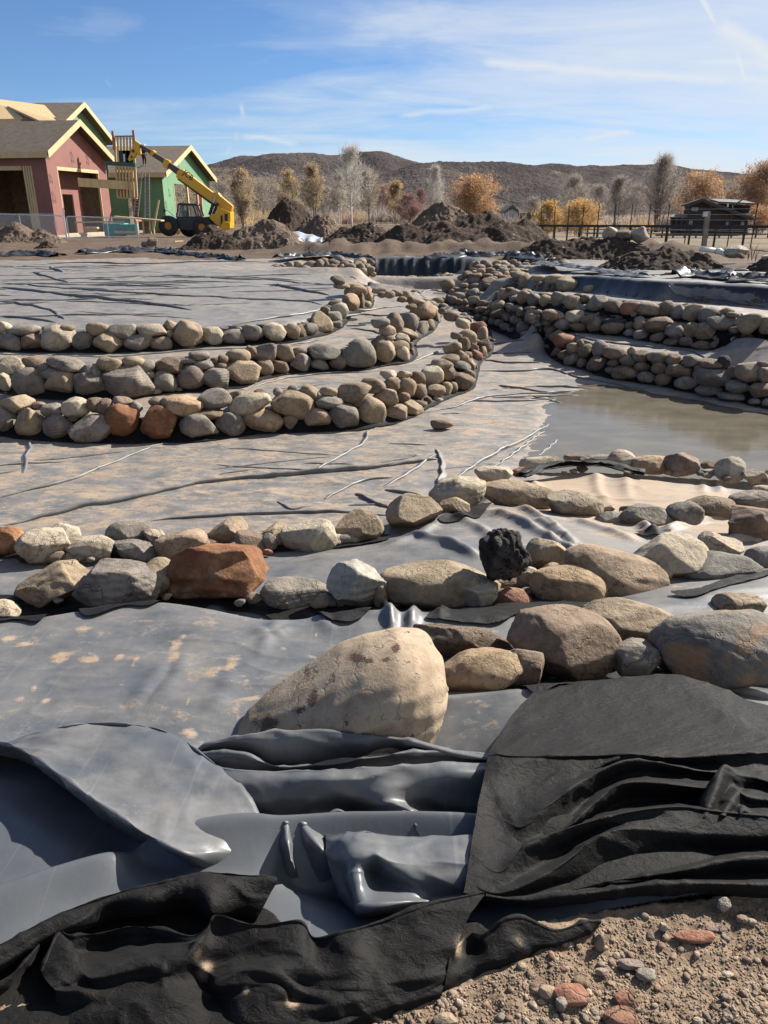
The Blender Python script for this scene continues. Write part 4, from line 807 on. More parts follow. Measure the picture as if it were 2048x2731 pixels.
loft('fold', 'g', [[(290, 500, -.02), (365, 410, -.03), (425, 415, -.03), (510, 360, -.02), (600, 348, -.02), (740, 400, -.03), (860, 362, -.02), (940, 352, -.01)], [(285, 490, .03), (365, 388, .02), (425, 388, .03), (512, 331, .05), (600, 317, .05), (740, 372, .03), (860, 338, .03), (936, 334, .02)],
   [(283, 500, .03), (368, 405, .015), (430, 402, .03), (515, 346, .053), (600, 333, .052), (738, 385, .032), (855, 350, .032), (934, 338, .02)], [(275, 540, .025), (368, 460, .0), (440, 440, .03), (540, 400, .045), (610, 395, .035), (730, 415, .025), (850, 385, .025), (930, 344, .015)],
   [(262, 590, .015), (360, 530, .005), (460, 500, .02), (580, 460, .03), (640, 445, .02), (740, 440, .015), (850, 400, .015), (925, 352, .008)], [(245, 650, -.012), (350, 605, -.012), (460, 566, -.012), (600, 516, -.012), (700, 474, -.012), (800, 432, -.012), (890, 390, -.012), (940, 352, -.008)]], M_FELT, oB, nu=10, nv=9, wr=.003, seed=121, attrs=SB, crease=.004)
# ------------------------------------------------------------------ black felt below the near rows, deepening their shade; wall strips added as dark gaps
def felt_shade_strip(label, poly, lift=.012, seed=1):
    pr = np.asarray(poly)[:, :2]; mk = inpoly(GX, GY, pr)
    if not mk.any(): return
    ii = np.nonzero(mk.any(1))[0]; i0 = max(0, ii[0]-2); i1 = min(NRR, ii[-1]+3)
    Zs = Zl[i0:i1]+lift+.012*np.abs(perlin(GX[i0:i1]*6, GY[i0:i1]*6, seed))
    o = lattice_mesh('felt_shade_strip', Zs, mk[i0:i1], [M_FELT], poly=pr, attrs={'sand': np.zeros((i1-i0, NTH))}, i0=i0); return tag(o, label, 'felt strip', 'black felt strips under the stone rows')
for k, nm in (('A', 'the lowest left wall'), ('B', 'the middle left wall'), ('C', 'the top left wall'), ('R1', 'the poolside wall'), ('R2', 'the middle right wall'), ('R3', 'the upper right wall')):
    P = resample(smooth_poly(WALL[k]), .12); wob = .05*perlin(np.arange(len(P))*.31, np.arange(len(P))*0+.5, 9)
    o1 = offset(P, -.07, 0); o1[:, :2] += (P-o1)[:, :2]*(wob*8)[:, None]; felt_shade_strip(f'dark strip added as shade between the stones of {nm}', np.vstack([o1, offset(P, STEP[k][0]-.02, 0)[::-1]]), seed=len(nm))  # dark sheet laid along each wall so the gaps between stones read as shade
def pxpoly(zm, pts): return smooth_poly(np.array([hit(Zl, *full(zm, *p)) for p in pts+pts[:1]]), 5)
felt_shade_strip('black felt under the row of the grey and rust boulders', pxpoly('a', [(-300, 905), (0, 895), (300, 890), (700, 870), (1100, 890), (1400, 880), (1659, 890), (1750, 930), (1600, 960), (1400, 985), (1150, 985), (1000, 960), (900, 940), (690, 922), (540, 940), (350, 975), (330, 950), (200, 990), (60, 1000), (-300, 1010)]), seed=3)
felt_shade_strip('thin black felt under the row before the muddy floor', pxpoly('a', [(-300, 690), (0, 690), (300, 695), (700, 690), (1050, 680), (1400, 665), (1659, 630), (1659, 655), (1400, 692), (1100, 708), (700, 738), (300, 745), (90, 748), (60, 730), (-300, 745)]), seed=4)
felt_shade_strip('black felt in the gap below the large front boulders', pxpoly('b', [(560, 1050), (640, 985), (760, 940), (980, 945), (1200, 960), (1659, 985), (2000, 1000), (2000, 1080), (1659, 1060), (1500, 1030), (1250, 1003), (1060, 1015), (830, 1052), (640, 1095)]), seed=5)
felt_shade_strip('black felt tongue between the tan oval boulder and the rough brown one', pxpoly('b', [(180, 770), (270, 715), (450, 690), (640, 690), (860, 700), (870, 716), (640, 735), (520, 782), (400, 792), (280, 778)]), seed=6)
felt_shade_strip('black felt scrap tucked under the cream layered boulder', pxpoly('b', [(230, 330), (300, 300), (420, 270), (470, 240), (440, 300), (330, 335), (250, 350)]), seed=7)
felt_shade_strip('black felt showing right of the pale domed boulder', pxpoly('b', [(1080, 390), (1150, 365), (1240, 380), (1200, 410), (1120, 410)]), seed=8)
felt_shade_strip('black felt edge beside the greenish boulder', pxpoly('b', [(1220, 660), (1360, 640), (1500, 590), (1659, 560), (1659, 580), (1480, 625), (1370, 665), (1300, 675)]), seed=9)
# ================================================================== rocks
CL = {'t': (.30, .235, .165), 'l': (.40, .345, .265), 'g': (.215, .194, .168), 'b': (.20, .15, .11), 'o': (.225, .108, .055), 'y': (.335, .245, .16), 'r': (.27, .135, .09), 'n': (.19, .178, .158), 'p': (.225, .18, .155), 'd': (.05, .046, .045), 'w': (.37, .345, .30)}
CW = {'t': 'tan', 'l': 'cream', 'g': 'grey', 'b': 'brown', 'o': 'rust-orange', 'y': 'yellowish', 'r': 'reddish', 'n': 'greenish-grey', 'p': 'purplish', 'd': 'dark', 'w': 'whitish'}
def rock_mat(name, layered=0.0, pits=0.0, rough_bump=.75, stain=None):
    m, t, b = new_mat(name)
    P = posco(t); o = objco(t)
    tn = t.nodes.new('ShaderNodeAttribute'); tn.attribute_name = 'tint'; base = tn.outputs['Color']
    n1 = noise(t, P, 5, 6, .6, .5); n2 = noise(t, P, 26, 6, .65); n3 = noise(t, P, 140, 4, .7); n4 = noise(t, P, 2.2, 3, .5)
    v = mathn(t, 'ADD', mathn(t, 'MULTIPLY', n1, .5), mathn(t, 'ADD', mathn(t, 'MULTIPLY', n2, .35), mathn(t, 'MULTIPLY', n3, .14)))
    c = mixc(t, 1.0, base, ramp(t, v, [(.34, (.42, .39, .36)), (.52, (.95, .94, .92)), (.70, (1.30, 1.28, 1.24))]), 'MULTIPLY')
    dustf = mathn(t, 'MULTIPLY', mathn(t, 'SUBTRACT', mathn(t, 'ADD', n1, mathn(t, 'MULTIPLY', n4, .6)), .86), 5.0, clamp=True)
    c = mixc(t, mathn(t, 'MULTIPLY', dustf, .55), c, (.36, .285, .205))
    # hairline cracks and darker dirt spots
    vo = t.nodes.new('ShaderNodeTexVoronoi'); vo.feature = 'DISTANCE_TO_EDGE'; vo.inputs['Scale'].default_value = 3.2
    wp = N(t, 'ShaderNodeVectorMath', operation='MULTIPLY_ADD'); nn = t.nodes.new('ShaderNodeTexNoise'); nn.inputs['Scale'].default_value = 6; nn.inputs['Detail'].default_value = 5
    t.links.new(P, nn.inputs['Vector']); t.links.new(nn.outputs['Color'], wp.inputs[0]); wp.inputs[1].default_value = (.45, .45, .45); t.links.new(P, wp.inputs[2]); t.links.new(wp.outputs[0], vo.inputs['Vector'])
    cr = mathn(t, 'MULTIPLY', mathn(t, 'SUBTRACT', .018, vo.outputs['Distance']), 60, clamp=True)
    cr = mathn(t, 'MULTIPLY', cr, mathn(t, 'MULTIPLY', mathn(t, 'SUBTRACT', n4, .42), 6, clamp=True))
    c = mixc(t, mathn(t, 'MULTIPLY', cr, .75), c, (.10, .075, .055))
    sp = mathn(t, 'MULTIPLY', mathn(t, 'SUBTRACT', mathn(t, 'ADD', n2, mathn(t, 'MULTIPLY', n1, .7)), .98), 10, clamp=True)
    c = mixc(t, mathn(t, 'MULTIPLY', sp, .5), c, (.13, .10, .08))
    h = mathn(t, 'ADD', mathn(t, 'MULTIPLY', n2, .7), mathn(t, 'MULTIPLY', n3, .22))
    h = mathn(t, 'SUBTRACT', h, mathn(t, 'MULTIPLY', cr, .4))
    if layered:
        wv = t.nodes.new('ShaderNodeTexWave'); wv.inputs['Scale'].default_value = 5.5; wv.inputs['Distortion'].default_value = 5.0; wv.inputs['Detail'].default_value = 4; wv.inputs['Detail Scale'].default_value = 1.2
        wv.bands_direction = 'Z'; t.links.new(mapping(t, o, (.5, .6, 1.5), (0, 0, 0), (R(25), R(18), 0)), wv.inputs['Vector'])
        c = mixc(t, mathn(t, 'MULTIPLY', wv.outputs['Fac'], layered), c, mixc(t, 1.0, c, (.62, .63, .64), 'MULTIPLY'))
        h = mathn(t, 'ADD', h, mathn(t, 'MULTIPLY', wv.outputs['Fac'], layered*.45))
    if stain:
        s = mathn(t, 'MULTIPLY', mathn(t, 'SUBTRACT', noise(t, P, 2.8, 5, .6, 1.0), .52), 9, clamp=True)
        c = mixc(t, mathn(t, 'MULTIPLY', s, .85), c, stain)
    if pits:
        vp = t.nodes.new('ShaderNodeTexVoronoi'); vp.inputs['Scale'].default_value = 34; t.links.new(P, vp.inputs['Vector'])
        pt = mathn(t, 'MULTIPLY', mathn(t, 'SUBTRACT', .36, vp.outputs['Distance']), 5, clamp=True)
        pt = mathn(t, 'MULTIPLY', pt, mathn(t, 'MULTIPLY', mathn(t, 'SUBTRACT', noise(t, P, 12, 2), .45), 8, clamp=True))
        h = mathn(t, 'SUBTRACT', mathn(t, 'ADD', h, mathn(t, 'MULTIPLY', n3, .6)), mathn(t, 'MULTIPLY', pt, pits))
    setc(t, b.inputs['Base Color'], c); b.inputs['Roughness'].default_value = .85; b.inputs['Specular IOR Level'].default_value = .25
    bump(t, b, h, rough_bump, .03); return m
M_ROCK = rock_mat('river_rock'); M_LAYER = rock_mat('layered_rock', layered=.4); M_RUST = rock_mat('rust_rock', stain=(.16, .055, .03), rough_bump=.7)
M_LAVA = rock_mat('lava_rock', pits=2.5, rough_bump=1.0); M_CONGL = rock_mat('rough_matrix_rock', pits=.8, rough_bump=1.0, stain=(.33, .25, .19))
M_PATCH = rock_mat('patched_rock', stain=(.36, .20, .10)); M_SOIL = rock_mat('soil_flecked_rock', stain=None)
_ico = {}
def ico(n):
    if n not in _ico:
        bm = bmesh.new(); bmesh.ops.create_icosphere(bm, subdivisions=n, radius=1)
        bm.verts.ensure_lookup_table()
        _ico[n] = (np.array([v.co[:] for v in bm.verts]), np.array([[v.index for v in f.verts] for f in bm.faces])); bm.free()
    return _ico[n]
def rock_shape(rs, lev, facet=.5, lump=.12, sq=2.4, fine=.006):
    v, f = ico(lev); p = v.copy()
    k = sq; nr = (np.abs(p)**k).sum(1)**(1/k); p = p/nr[:, None]            # towards a rounded block
    p = p*(.55+.45*nr[:, None]) if sq > 2.05 else p
    for _ in range(3):
        d = rs.randn(3); d /= np.linalg.norm(d); ph = rs.rand()*6.28
        p = p*(1+lump*(.9/(_+1))*np.sin((1.3+.9*_)*(v@d)*1.6+ph))[:, None]
    for _ in range(int(6+12*facet)):                                         # worn flats
        d = rs.randn(3); d /= np.linalg.norm(d); c = .93-.27*rs.rand()*(.25+.75*facet)-.03
        e = p@d-c*np.max(p@d)/1.0; p = p-np.where(e > 0, e*(.74+.25*facet), 0)[:, None]*d
    for q in range(6):
        d = rs.randn(3)*(4+3*q); p = p*(1+fine*np.sin(v@d+rs.rand()*6.28))[:, None]
    p -= (p.max(0)+p.min(0))/2; p /= (p.max(0)-p.min(0))/2
    return p, f
ROCKS = []   # dict: px,py,w,h (photo pixels), pos, size, colour ...
def depth_of(pos): return np.array(pos)@np.array((0, math.cos(PITCH), -math.sin(PITCH)))+EYE*math.sin(PITCH)
def rec(zm, e, **kw):
    s = ZM[zm][2]; x, y = full(zm, e[0], e[1]); d = dict(px=x, py=y, w=e[2]*s, h=e[3]*s, c=(e[4][0] if len(e) > 4 else 'b'), rot=e[5] if len(e) > 5 else 0)
    d.update(kw); return d
def wall_hit(px, py, wall, hmax):
    """first point of the viewing ray that lies in the band just behind the wall's foot line"""
    P = smooth_poly(WALL[wall], 4); A = P[:-1]; B = P[1:]; lean = STEP[wall][0]/max(STEP[wall][1], .2)*.55
    d = ray(px, py); d = d/math.hypot(d[0], d[1]); ts = np.exp(np.linspace(math.log(7), math.log(34), 1500))
    X = d[0]*ts; Y = d[1]*ts; Z = EYE+d[2]*ts
    ab = (B-A)[:, :2]; L2 = (ab**2).sum(1)
    tt = np.clip(((X[:, None]-A[:, 0])*ab[:, 0]+(Y[:, None]-A[:, 1])*ab[:, 1])/L2, 0, 1)
    qx = A[:, 0]+tt*ab[:, 0]; qy = A[:, 1]+tt*ab[:, 1]; d2 = (X[:, None]-qx)**2+(Y[:, None]-qy)**2; k = d2.argmin(1); r = np.arange(len(ts))
    sgn = np.sign(ab[k, 0]*(Y-A[k, 1])-ab[k, 1]*(X-A[k, 0])); dist = np.sqrt(d2[r, k])*sgn
    zb = A[k, 2]+(B-A)[k, 2]*tt[r, k]; dz = Z-zb
    ok = (dist >= lean*np.maximum(dz, 0)) & (dist <= lean*np.maximum(dz, 0)+.55) & (dz < hmax) & (dz > -.1)
    i = np.argmax(ok)
    if not ok[i]:
        i = np.argmin(np.abs(dz-.25)+np.abs(dist-.15)*1.5)
    return np.array((X[i], Y[i], Z[i]))
def WL(wall, course, zm, lst, hmax=.8):
    for e in lst:
        r = rec(zm, e, wall=wall, course=course); r['pos'] = wall_hit(r['px'], r['py'], wall, hmax); ROCKS.append(r)
def DL(wall, zm, lst, f):
    for e in lst:
        r = rec(zm, e, wall=wall, course='heap'); r['pos'] = PY(r['px'], r['py'], f(r['py'])); ROCKS.append(r)
# ---- lowest left wall
WL('A', 'upper', 'Z4', [(70, 715, 140, 80, 't'), (165, 718, 60, 35, 'b'), (232, 735, 95, 50, 'g'), (330, 730, 118, 88, 'l'), (420, 715, 60, 75, 'b', 25), (455, 728, 65, 75, 'b'), (530, 702, 85, 45, 'b'), (588, 727, 55, 55, 'g'), (672, 700, 55, 40, 'b'),
   (787, 718, 182, 78, 'y', -8), (928, 692, 150, 78, 'g', 5), (1015, 672, 55, 35, 'b'), (1130, 662, 65, 30, 'b'), (1080, 708, 190, 88, 'l', 12), (1268, 718, 182, 124, 't', -12), (1200, 657, 40, 35, 'g'), (1268, 648, 50, 35, 'g'), (1333, 662, 85, 65, 't', -8), (1418, 657, 78, 40, 't'),
   (1418, 707, 130, 60, 'g', 6), (1530, 665, 145, 85, 't')])
WL('A', 'lower', 'Z4', [(25, 790, 80, 115, 'g'), (130, 793, 130, 130, 't'), (250, 812, 135, 105, 'g'), (405, 818, 182, 115, 'g'), (525, 785, 140, 140, 'o', -30), (682, 797, 174, 158, 'o'), (860, 812, 168, 112, 'g'), (900, 757, 125, 45, 'b'), (998, 800, 125, 102, 'g', -15), (1135, 785, 172, 98, 'y', -18), (1372, 775, 112, 85, 't', 15), (1485, 770, 130, 108, 'g'), (1605, 750, 122, 135, 't'), (1250, 790, 70, 60, 'b'), (1560, 700, 90, 60, 'b')])
WL('A', 'tip', 'Z5', [(700, 925, 160, 95, 'b', -12), (810, 920, 115, 90, 'b'), (912, 940, 112, 125, 't', -20), (795, 853, 105, 58, 'l'), (890, 860, 105, 65, 't', -10), (980, 880, 95, 98, 'b'), (1072, 865, 142, 118, 'l'), (770, 1005, 165, 125, 't', 12), (890, 1000, 85, 68, 'b'), (990, 965, 95, 105, 'b', -25),
   (1090, 957, 125, 78, 't'), (1155, 950, 82, 100, 't', -20), (1205, 940, 58, 82, 'b'), (1262, 905, 130, 105, 'b', -25), (1105, 1012, 72, 45, 'l'), (1000, 1037, 85, 38, 'b'), (1045, 1015, 52, 48, 'b'), (845, 1100, 135, 112, 't'), (940, 1075, 155, 95, 't', -15),
   (1200, 685, 115, 72, 't', 8), (1270, 665, 85, 95, 'b'), (1330, 690, 68, 75, 'b'), (1290, 615, 125, 90, 't', -15), (1365, 555, 100, 75, 'r'), (1385, 608, 75, 115, 't', -20), (1402, 680, 92, 105, 'b', -25), (1350, 735, 82, 72, 'r'), (1392, 720, 65, 85, 't', -20), (1180, 762, 125, 62, 'b', 10), (1250, 738, 105, 72, 't', -20),
   (1130, 785, 140, 65, 't', 8), (1165, 842, 100, 112, 'b'), (1262, 805, 112, 62, 'g', -12), (1300, 858, 92, 72, 'b', -25), (1312, 800, 65, 85, 't', -20), (1338, 805, 42, 55, 't'), (1265, 530, 92, 62, 'l', -15), (1195, 485, 105, 62, 'b', -12), (1285, 508, 75, 48, 'g'), (1135, 450, 50, 40, 'b'), (1225, 605, 70, 40, 'b'), (1290, 735, 70, 50, 'b')])
# ---- middle left wall
WL('B', 'upper', 'Z4', [(53, 545, 97, 76, 'l'), (150, 533, 95, 55, 'b'), (195, 555, 60, 45, 'g'), (250, 575, 140, 50, 'g'), (295, 541, 165, 50, 'g', -16), (400, 565, 95, 60, 'g', -15), (475, 537, 102, 60, 't'), (575, 527, 97, 46, 't'), (622, 548, 92, 50, 'g', 12), (645, 580, 50, 38, 't'), (730, 545, 118, 66, 'b'), (805, 523, 82, 34, 'g'),
   (862, 502, 92, 36, 'g'), (880, 542, 88, 42, 'g'), (925, 525, 36, 32, 'b'), (962, 518, 46, 38, 'b'), (950, 545, 52, 27, 'b'), (1030, 503, 107, 57, 't'), (1085, 482, 47, 47, 'b'), (1148, 495, 92, 87, 'p'), (1230, 490, 87, 72, 't'), (1292, 482, 66, 36, 'b'), (1400, 487, 142, 62, 'g', -4)])
WL('B', 'lower', 'Z4', [(25, 618, 85, 98, 'l'), (135, 620, 142, 128, 'g'), (255, 627, 148, 118, 't'), (388, 630, 138, 112, 'n'), (552, 615, 222, 142, 'g'), (705, 618, 120, 97, 'g'), (825, 602, 118, 107, 'p'), (930, 605, 117, 97, 'g', -12), (1047, 580, 152, 112, 't'), (1140, 560, 82, 77, 'b'), (1208, 553, 77, 62, 'b'), (1295, 535, 97, 82, 'g'), (1382, 538, 77, 52, 'g'),
   (1460, 538, 74, 57, 'b'), (1548, 500, 148, 132, 'g'), (675, 662, 52, 34, 't'), (770, 650, 40, 25, 'b')])
WL('B', 'tip', 'Z5', [(615, 650, 140, 45, 't'), (745, 527, 118, 68, 'g'), (835, 525, 115, 122, 'b'), (930, 530, 108, 125, 'g'), (1010, 455, 165, 115, 'y', 5), (1090, 490, 65, 135, 't'), (1008, 570, 88, 98, 'g'), (1052, 548, 78, 85, 'b'), (790, 580, 105, 78, 't'), (920, 600, 125, 65, 't', -15), (885, 625, 95, 58, 'l', -15), (745, 625, 65, 42, 'b'), (735, 652, 98, 48, 'b'),
   (790, 627, 75, 48, 'b'), (770, 722, 138, 155, 't'), (865, 675, 125, 72, 't'), (885, 727, 90, 115, 'l'), (932, 682, 45, 65, 'b'), (945, 717, 35, 62, 'b'), (740, 320, 95, 38, 't'), (760, 347, 65, 38, 'b'), (805, 347, 65, 45, 't'), (850, 337, 75, 42, 'b'), (900, 347, 75, 52, 't'), (880, 377, 65, 38, 'b'), (930, 372, 55, 42, 'b'), (985, 400, 125, 55, 't', -12), (1060, 410, 90, 45, 'b', -15), (940, 425, 70, 40, 'b')], .95)
# ---- top left wall
WL('C', 'upper', 'Z4', [(20, 380, 64, 54, 'l'), (105, 392, 132, 42, 'g'), (222, 378, 72, 26, 'g'), (290, 383, 62, 30, 't'), (427, 387, 97, 58, 't'), (530, 398, 117, 64, 'g'), (655, 394, 132, 60, 'l'), (730, 370, 64, 44, 't'), (730, 408, 34, 40, 'b')])
WL('C', 'lower', 'Z4', [(45, 447, 115, 82, 'g'), (148, 443, 97, 72, 'b'), (253, 433, 137, 112, 'l'), (362, 443, 87, 87, 'g'), (467, 448, 132, 90, 't'), (597, 450, 127, 74, 'g', 6), (698, 452, 92, 62, 'b'), (807, 413, 134, 120, 't'), (915, 420, 97, 82, 'l'), (1008, 424, 98, 68, 'g'), (1093, 413, 87, 82, 'g', -10)])
WL('C', 'tip', 'Z5', [(75, 590, 152, 118, 'l'), (182, 587, 107, 112, 't', -12), (240, 580, 67, 87, 'b'), (298, 575, 97, 87, 'g', -12), (368, 535, 152, 147, 't', -8), (395, 443, 62, 47, 'b'), (442, 487, 122, 67, 'g', -8), (460, 537, 87, 52, 'g'), (483, 455, 112, 112, 'l', -15), (462, 403, 92, 42, 'b'), (557, 408, 108, 122, 'y', -8), (622, 400, 46, 118, 'b', -5), (590, 330, 142, 77, 't'), (652, 348, 88, 105, 'y', -15),
   (662, 415, 52, 52, 't'), (560, 287, 150, 40, 't', -8), (500, 293, 100, 36, 't'), (475, 258, 95, 58, 'b', -10)], .9)
# ---- far heaps and dam
fP = lambda y: np.interp(y, [690, 705, 730, 765], [28.6, 27.6, 26.0, 24.0])
DL('P', 'Z5', [(128, 172, 58, 36, 't'), (175, 165, 58, 46, 'b'), (225, 160, 62, 46, 't'), (300, 160, 82, 52, 't'), (365, 162, 58, 72, 'b'), (405, 160, 34, 46), (445, 140, 62, 42, 't'), (440, 175, 62, 42), (500, 175, 42, 42, 't'), (470, 150, 42, 42), (550, 172, 82, 46, 'b'), (285, 195, 80, 42, 'd'), (330, 208, 67, 34, 't'), (370, 215, 72, 38), (425, 215, 62, 42, 't'), (490, 212, 62, 46, 'l'), (545, 210, 54, 38),
   (590, 205, 42, 46), (625, 170, 44, 46, 'b'), (638, 205, 54, 54, 't'), (560, 237, 77, 36, 't'), (455, 235, 64, 38), (510, 240, 62, 32), (590, 160, 50, 40), (540, 140, 70, 30, 'l'), (620, 140, 50, 30, 't'), (235, 190, 50, 25), (200, 185, 50, 20, 't')], fP)
fD = lambda y: np.interp(y, [735, 745, 770], [27.6, 27.3, 26.8])
DL('D', 'Z5', [(620, 252, 82, 46, 'b'), (690, 262, 72, 54, 'b'), (740, 255, 64, 48, 't'), (778, 247, 58, 36), (800, 302, 68, 32, 't'), (825, 272, 62, 58, 't'), (862, 252, 52, 46), (872, 293, 38, 32), (920, 283, 72, 50, 'b'), (945, 248, 82, 42, 't'), (1008, 250, 82, 40), (1006, 288, 52, 42, 't'), (1052, 290, 42, 36), (1060, 253, 58, 44, 't'), (1103, 235, 34, 36), (1102, 270, 36, 46), (1140, 270, 46, 36), (1140, 237, 44, 32),
   (1195, 233, 66, 42, 't'), (1200, 270, 66, 46), (1165, 297, 46, 27), (1210, 297, 46, 27), (1243, 247, 32, 36, 't'), (1280, 247, 42, 36), (1325, 258, 82, 46, 'p'), (1270, 290, 52, 32, 't'), (960, 290, 40, 40), (700, 295, 60, 30), (650, 285, 70, 30, 't'), (740, 290, 60, 34)], fD)
fQ = lambda y: np.interp(y, [695, 712, 740], [27.5, 25.5, 23.2])
DL('Q', 'Z7', [(470, 110, 82, 92), (560, 105, 132, 92, 'b'), (685, 90, 92, 57, 't'), (690, 130, 102, 62), (780, 105, 102, 57, 't'), (870, 85, 102, 67), (910, 130, 92, 92, 't'), (840, 145, 92, 72), (750, 150, 102, 57), (1000, 105, 92, 42), (1100, 105, 82, 47, 't'), (1215, 100, 92, 37), (1310, 90, 102, 52), (1280, 135, 152, 57, 'b'), (1155, 150, 132, 62, 't'), (1040, 160, 132, 72, 't'), (985, 185, 132, 52, 't'), (610, 175, 112, 67), (505, 185, 97, 72, 't'), (415, 170, 92, 52), (715, 185, 92, 47, 't'),
   (790, 207, 62, 47, 'l'), (580, 230, 112, 42), (450, 230, 152, 52), (345, 215, 62, 47), (660, 225, 80, 40), (850, 200, 90, 40), (900, 195, 80, 40)], fQ)
fM = lambda y: np.interp(y, [740, 775, 815], [23.6, 22.8, 21.6])
DL('M', 'Z7', [(600, 310, 182, 122, 'b'), (590, 360, 112, 82), (640, 265, 112, 62), (750, 255, 102, 62, 'r'), (690, 340, 92, 92, 'b'), (760, 312, 152, 62), (850, 345, 142, 62), (320, 337, 92, 50, 't'), (520, 430, 120, 42)], fM)
fK = lambda y: np.interp(y, [765, 790, 818], [23.4, 22.8, 22.3])
DL('K', 'Z7', [(230, 390, 92, 62, 'b'), (190, 420, 82, 82, 'b'), (320, 395, 172, 62, 'b'), (360, 440, 112, 72), (260, 460, 152, 92, 'p'), (200, 500, 112, 92), (430, 465, 82, 62), (270, 520, 92, 72), (150, 480, 62, 72), (470, 420, 100, 50)], fK)
# ---- right walls
WL('R1', 'upper', 'Z7', [(330, 530, 72, 82), (430, 520, 132, 122, 't'), (530, 535, 102, 72), (620, 540, 62, 52, 't'), (700, 555, 162, 102, 't'), (825, 565, 112, 62), (890, 605, 192, 82), (945, 640, 92, 102), (1060, 600, 152, 62, 't'), (1095, 690, 202, 172, 't'), (1195, 775, 212, 142), (1290, 850, 182, 132, 'b'), (1280, 910, 122, 132, 'b'), (1380, 905, 222, 132, 'b'), (1440, 960, 262, 152, 'r')], .9)
WL('R1', 'lower', 'Z7', [(310, 590, 82, 72), (380, 590, 112, 62), (300, 630, 72, 62), (460, 620, 92, 72), (535, 605, 122, 62), (580, 640, 82, 52), (700, 650, 192, 102, 'b'), (800, 690, 122, 92), (880, 720, 112, 92), (930, 740, 132, 72), (365, 665, 112, 72), (480, 690, 112, 82, 'g'), (550, 715, 92, 72, 'g'), (640, 740, 102, 82, 'g'), (715, 755, 122, 82, 'g'), (790, 800, 152, 82, 'g'), (850, 835, 102, 62), (980, 820, 162, 152, 'g'),
   (1020, 895, 152, 92, 'g'), (430, 700, 82, 62), (1130, 945, 152, 122, 'g'), (1220, 970, 132, 112), (1250, 1035, 152, 102), (1350, 1075, 132, 102), (1440, 1110, 162, 112)], .9)
WL('R1', 'upper', 'Z8', [(90, 575, 112, 87, 't'), (185, 595, 112, 107, 'b'), (310, 580, 147, 127, 'g'), (425, 615, 192, 97, 'b'), (555, 600, 62, 77, 't'), (640, 640, 152, 92, 'b'), (770, 650, 172, 92, 'b'), (893, 665, 112, 87, 'b'), (1045, 680, 152, 102, 'g'), (1215, 705, 192, 77, 'b'), (1305, 680, 92, 87, 'd'), (1365, 770, 122, 102, 'b'), (1515, 770, 212, 162, 't'), (1625, 790, 92, 122, 't'), (1625, 705, 92, 52, 'b'), (145, 530, 60, 60, 'b')])
WL('R1', 'middle', 'Z8', [(85, 668, 142, 97, 'g'), (165, 695, 92, 87, 'b'), (280, 710, 167, 127, 'b'), (410, 695, 97, 57, 'b'), (525, 675, 132, 92, 'g'), (650, 725, 137, 72, 'b'), (785, 735, 142, 92, 'b'), (955, 760, 212, 107, 'b'), (1120, 755, 112, 82, 'b'), (1230, 815, 292, 142, 'g')])
WL('R1', 'lower', 'Z8', [(390, 755, 92, 67, 'b'), (510, 775, 212, 112, 'b'), (685, 810, 157, 92, 'g'), (830, 830, 152, 97, 'b'), (995, 850, 187, 107, 'g'), (1190, 915, 222, 84, 'g'), (1415, 890, 217, 107, 'g'), (1390, 965, 252, 62, 'g'), (1600, 925, 165, 127, 'b'), (1555, 1005, 112, 52, 'g'), (1645, 1015, 75, 72, 'g')])
WL('R2', 'upper', 'Z8', [(100, 320, 142, 92, 'l'), (200, 345, 102, 67, 'b'), (625, 340, 102, 52, 't'), (780, 385, 207, 122, 'b'), (1045, 425, 122, 117, 'b', 25), (1155, 440, 172, 147, 't', 15), (1275, 490, 117, 82, 'b'), (1385, 507, 87, 62, 'l'), (1500, 515, 162, 117, 'b'), (1630, 580, 140, 132, 'b')])
WL('R2', 'lower', 'Z8', [(20, 385, 92, 82, 'g'), (125, 400, 152, 62, 'b'), (270, 390, 142, 122, 'b'), (405, 415, 182, 117, 'b'), (420, 358, 192, 50, 'd'), (545, 390, 87, 67, 'b'), (630, 385, 102, 97, 't'), (545, 450, 102, 67, 'g'), (650, 470, 157, 97, 'g'), (775, 485, 132, 82, 'b'), (920, 440, 172, 107, 'g'), (900, 520, 152, 57, 'b'), (1010, 520, 122, 72, 'b'), (1120, 555, 162, 82, 'b'), (1240, 555, 107, 87, 'b'), (1345, 575, 132, 82, 'b'), (1475, 605, 157, 67, 'b')])
WL('R2', 'upper', 'Z7', [(1310, 665, 242, 112, 't')]); WL('R2', 'lower', 'Z7', [(1410, 775, 167, 122, 'g')])
WL('R3', 'row', 'Z8', [(75, 205, 152, 117, 't'), (130, 150, 82, 42), (155, 250, 112, 67, 'g'), (185, 170, 82, 62, 'b'), (290, 215, 192, 132, 'g'), (420, 245, 152, 112, 'b'), (550, 250, 167, 107, 'r'), (690, 265, 187, 122, 't'), (575, 300, 52, 42), (845, 270, 127, 147, 'b'), (940, 290, 127, 132, 'g'), (1070, 290, 202, 147, 't'), (1200, 315, 187, 137, 'g'), (1330, 275, 112, 62, 't'), (1385, 305, 112, 42), (1300, 370, 242, 112, 'g'),
   (1390, 425, 82, 52), (1515, 380, 217, 167, 't'), (1645, 390, 90, 132, 't')])
WL('R3', 'row', 'Z7', [(765, 450, 142, 147, 't'), (690, 450, 82, 92), (830, 380, 102, 42), (890, 415, 112, 72, 't'), (980, 475, 152, 152, 't'), (880, 485, 122, 77, 'g'), (1010, 410, 112, 62, 't'), (1095, 495, 142, 137, 'g'), (1220, 510, 142, 132, 't'), (1240, 440, 132, 42, 't'), (1370, 500, 167, 177, 'g')])
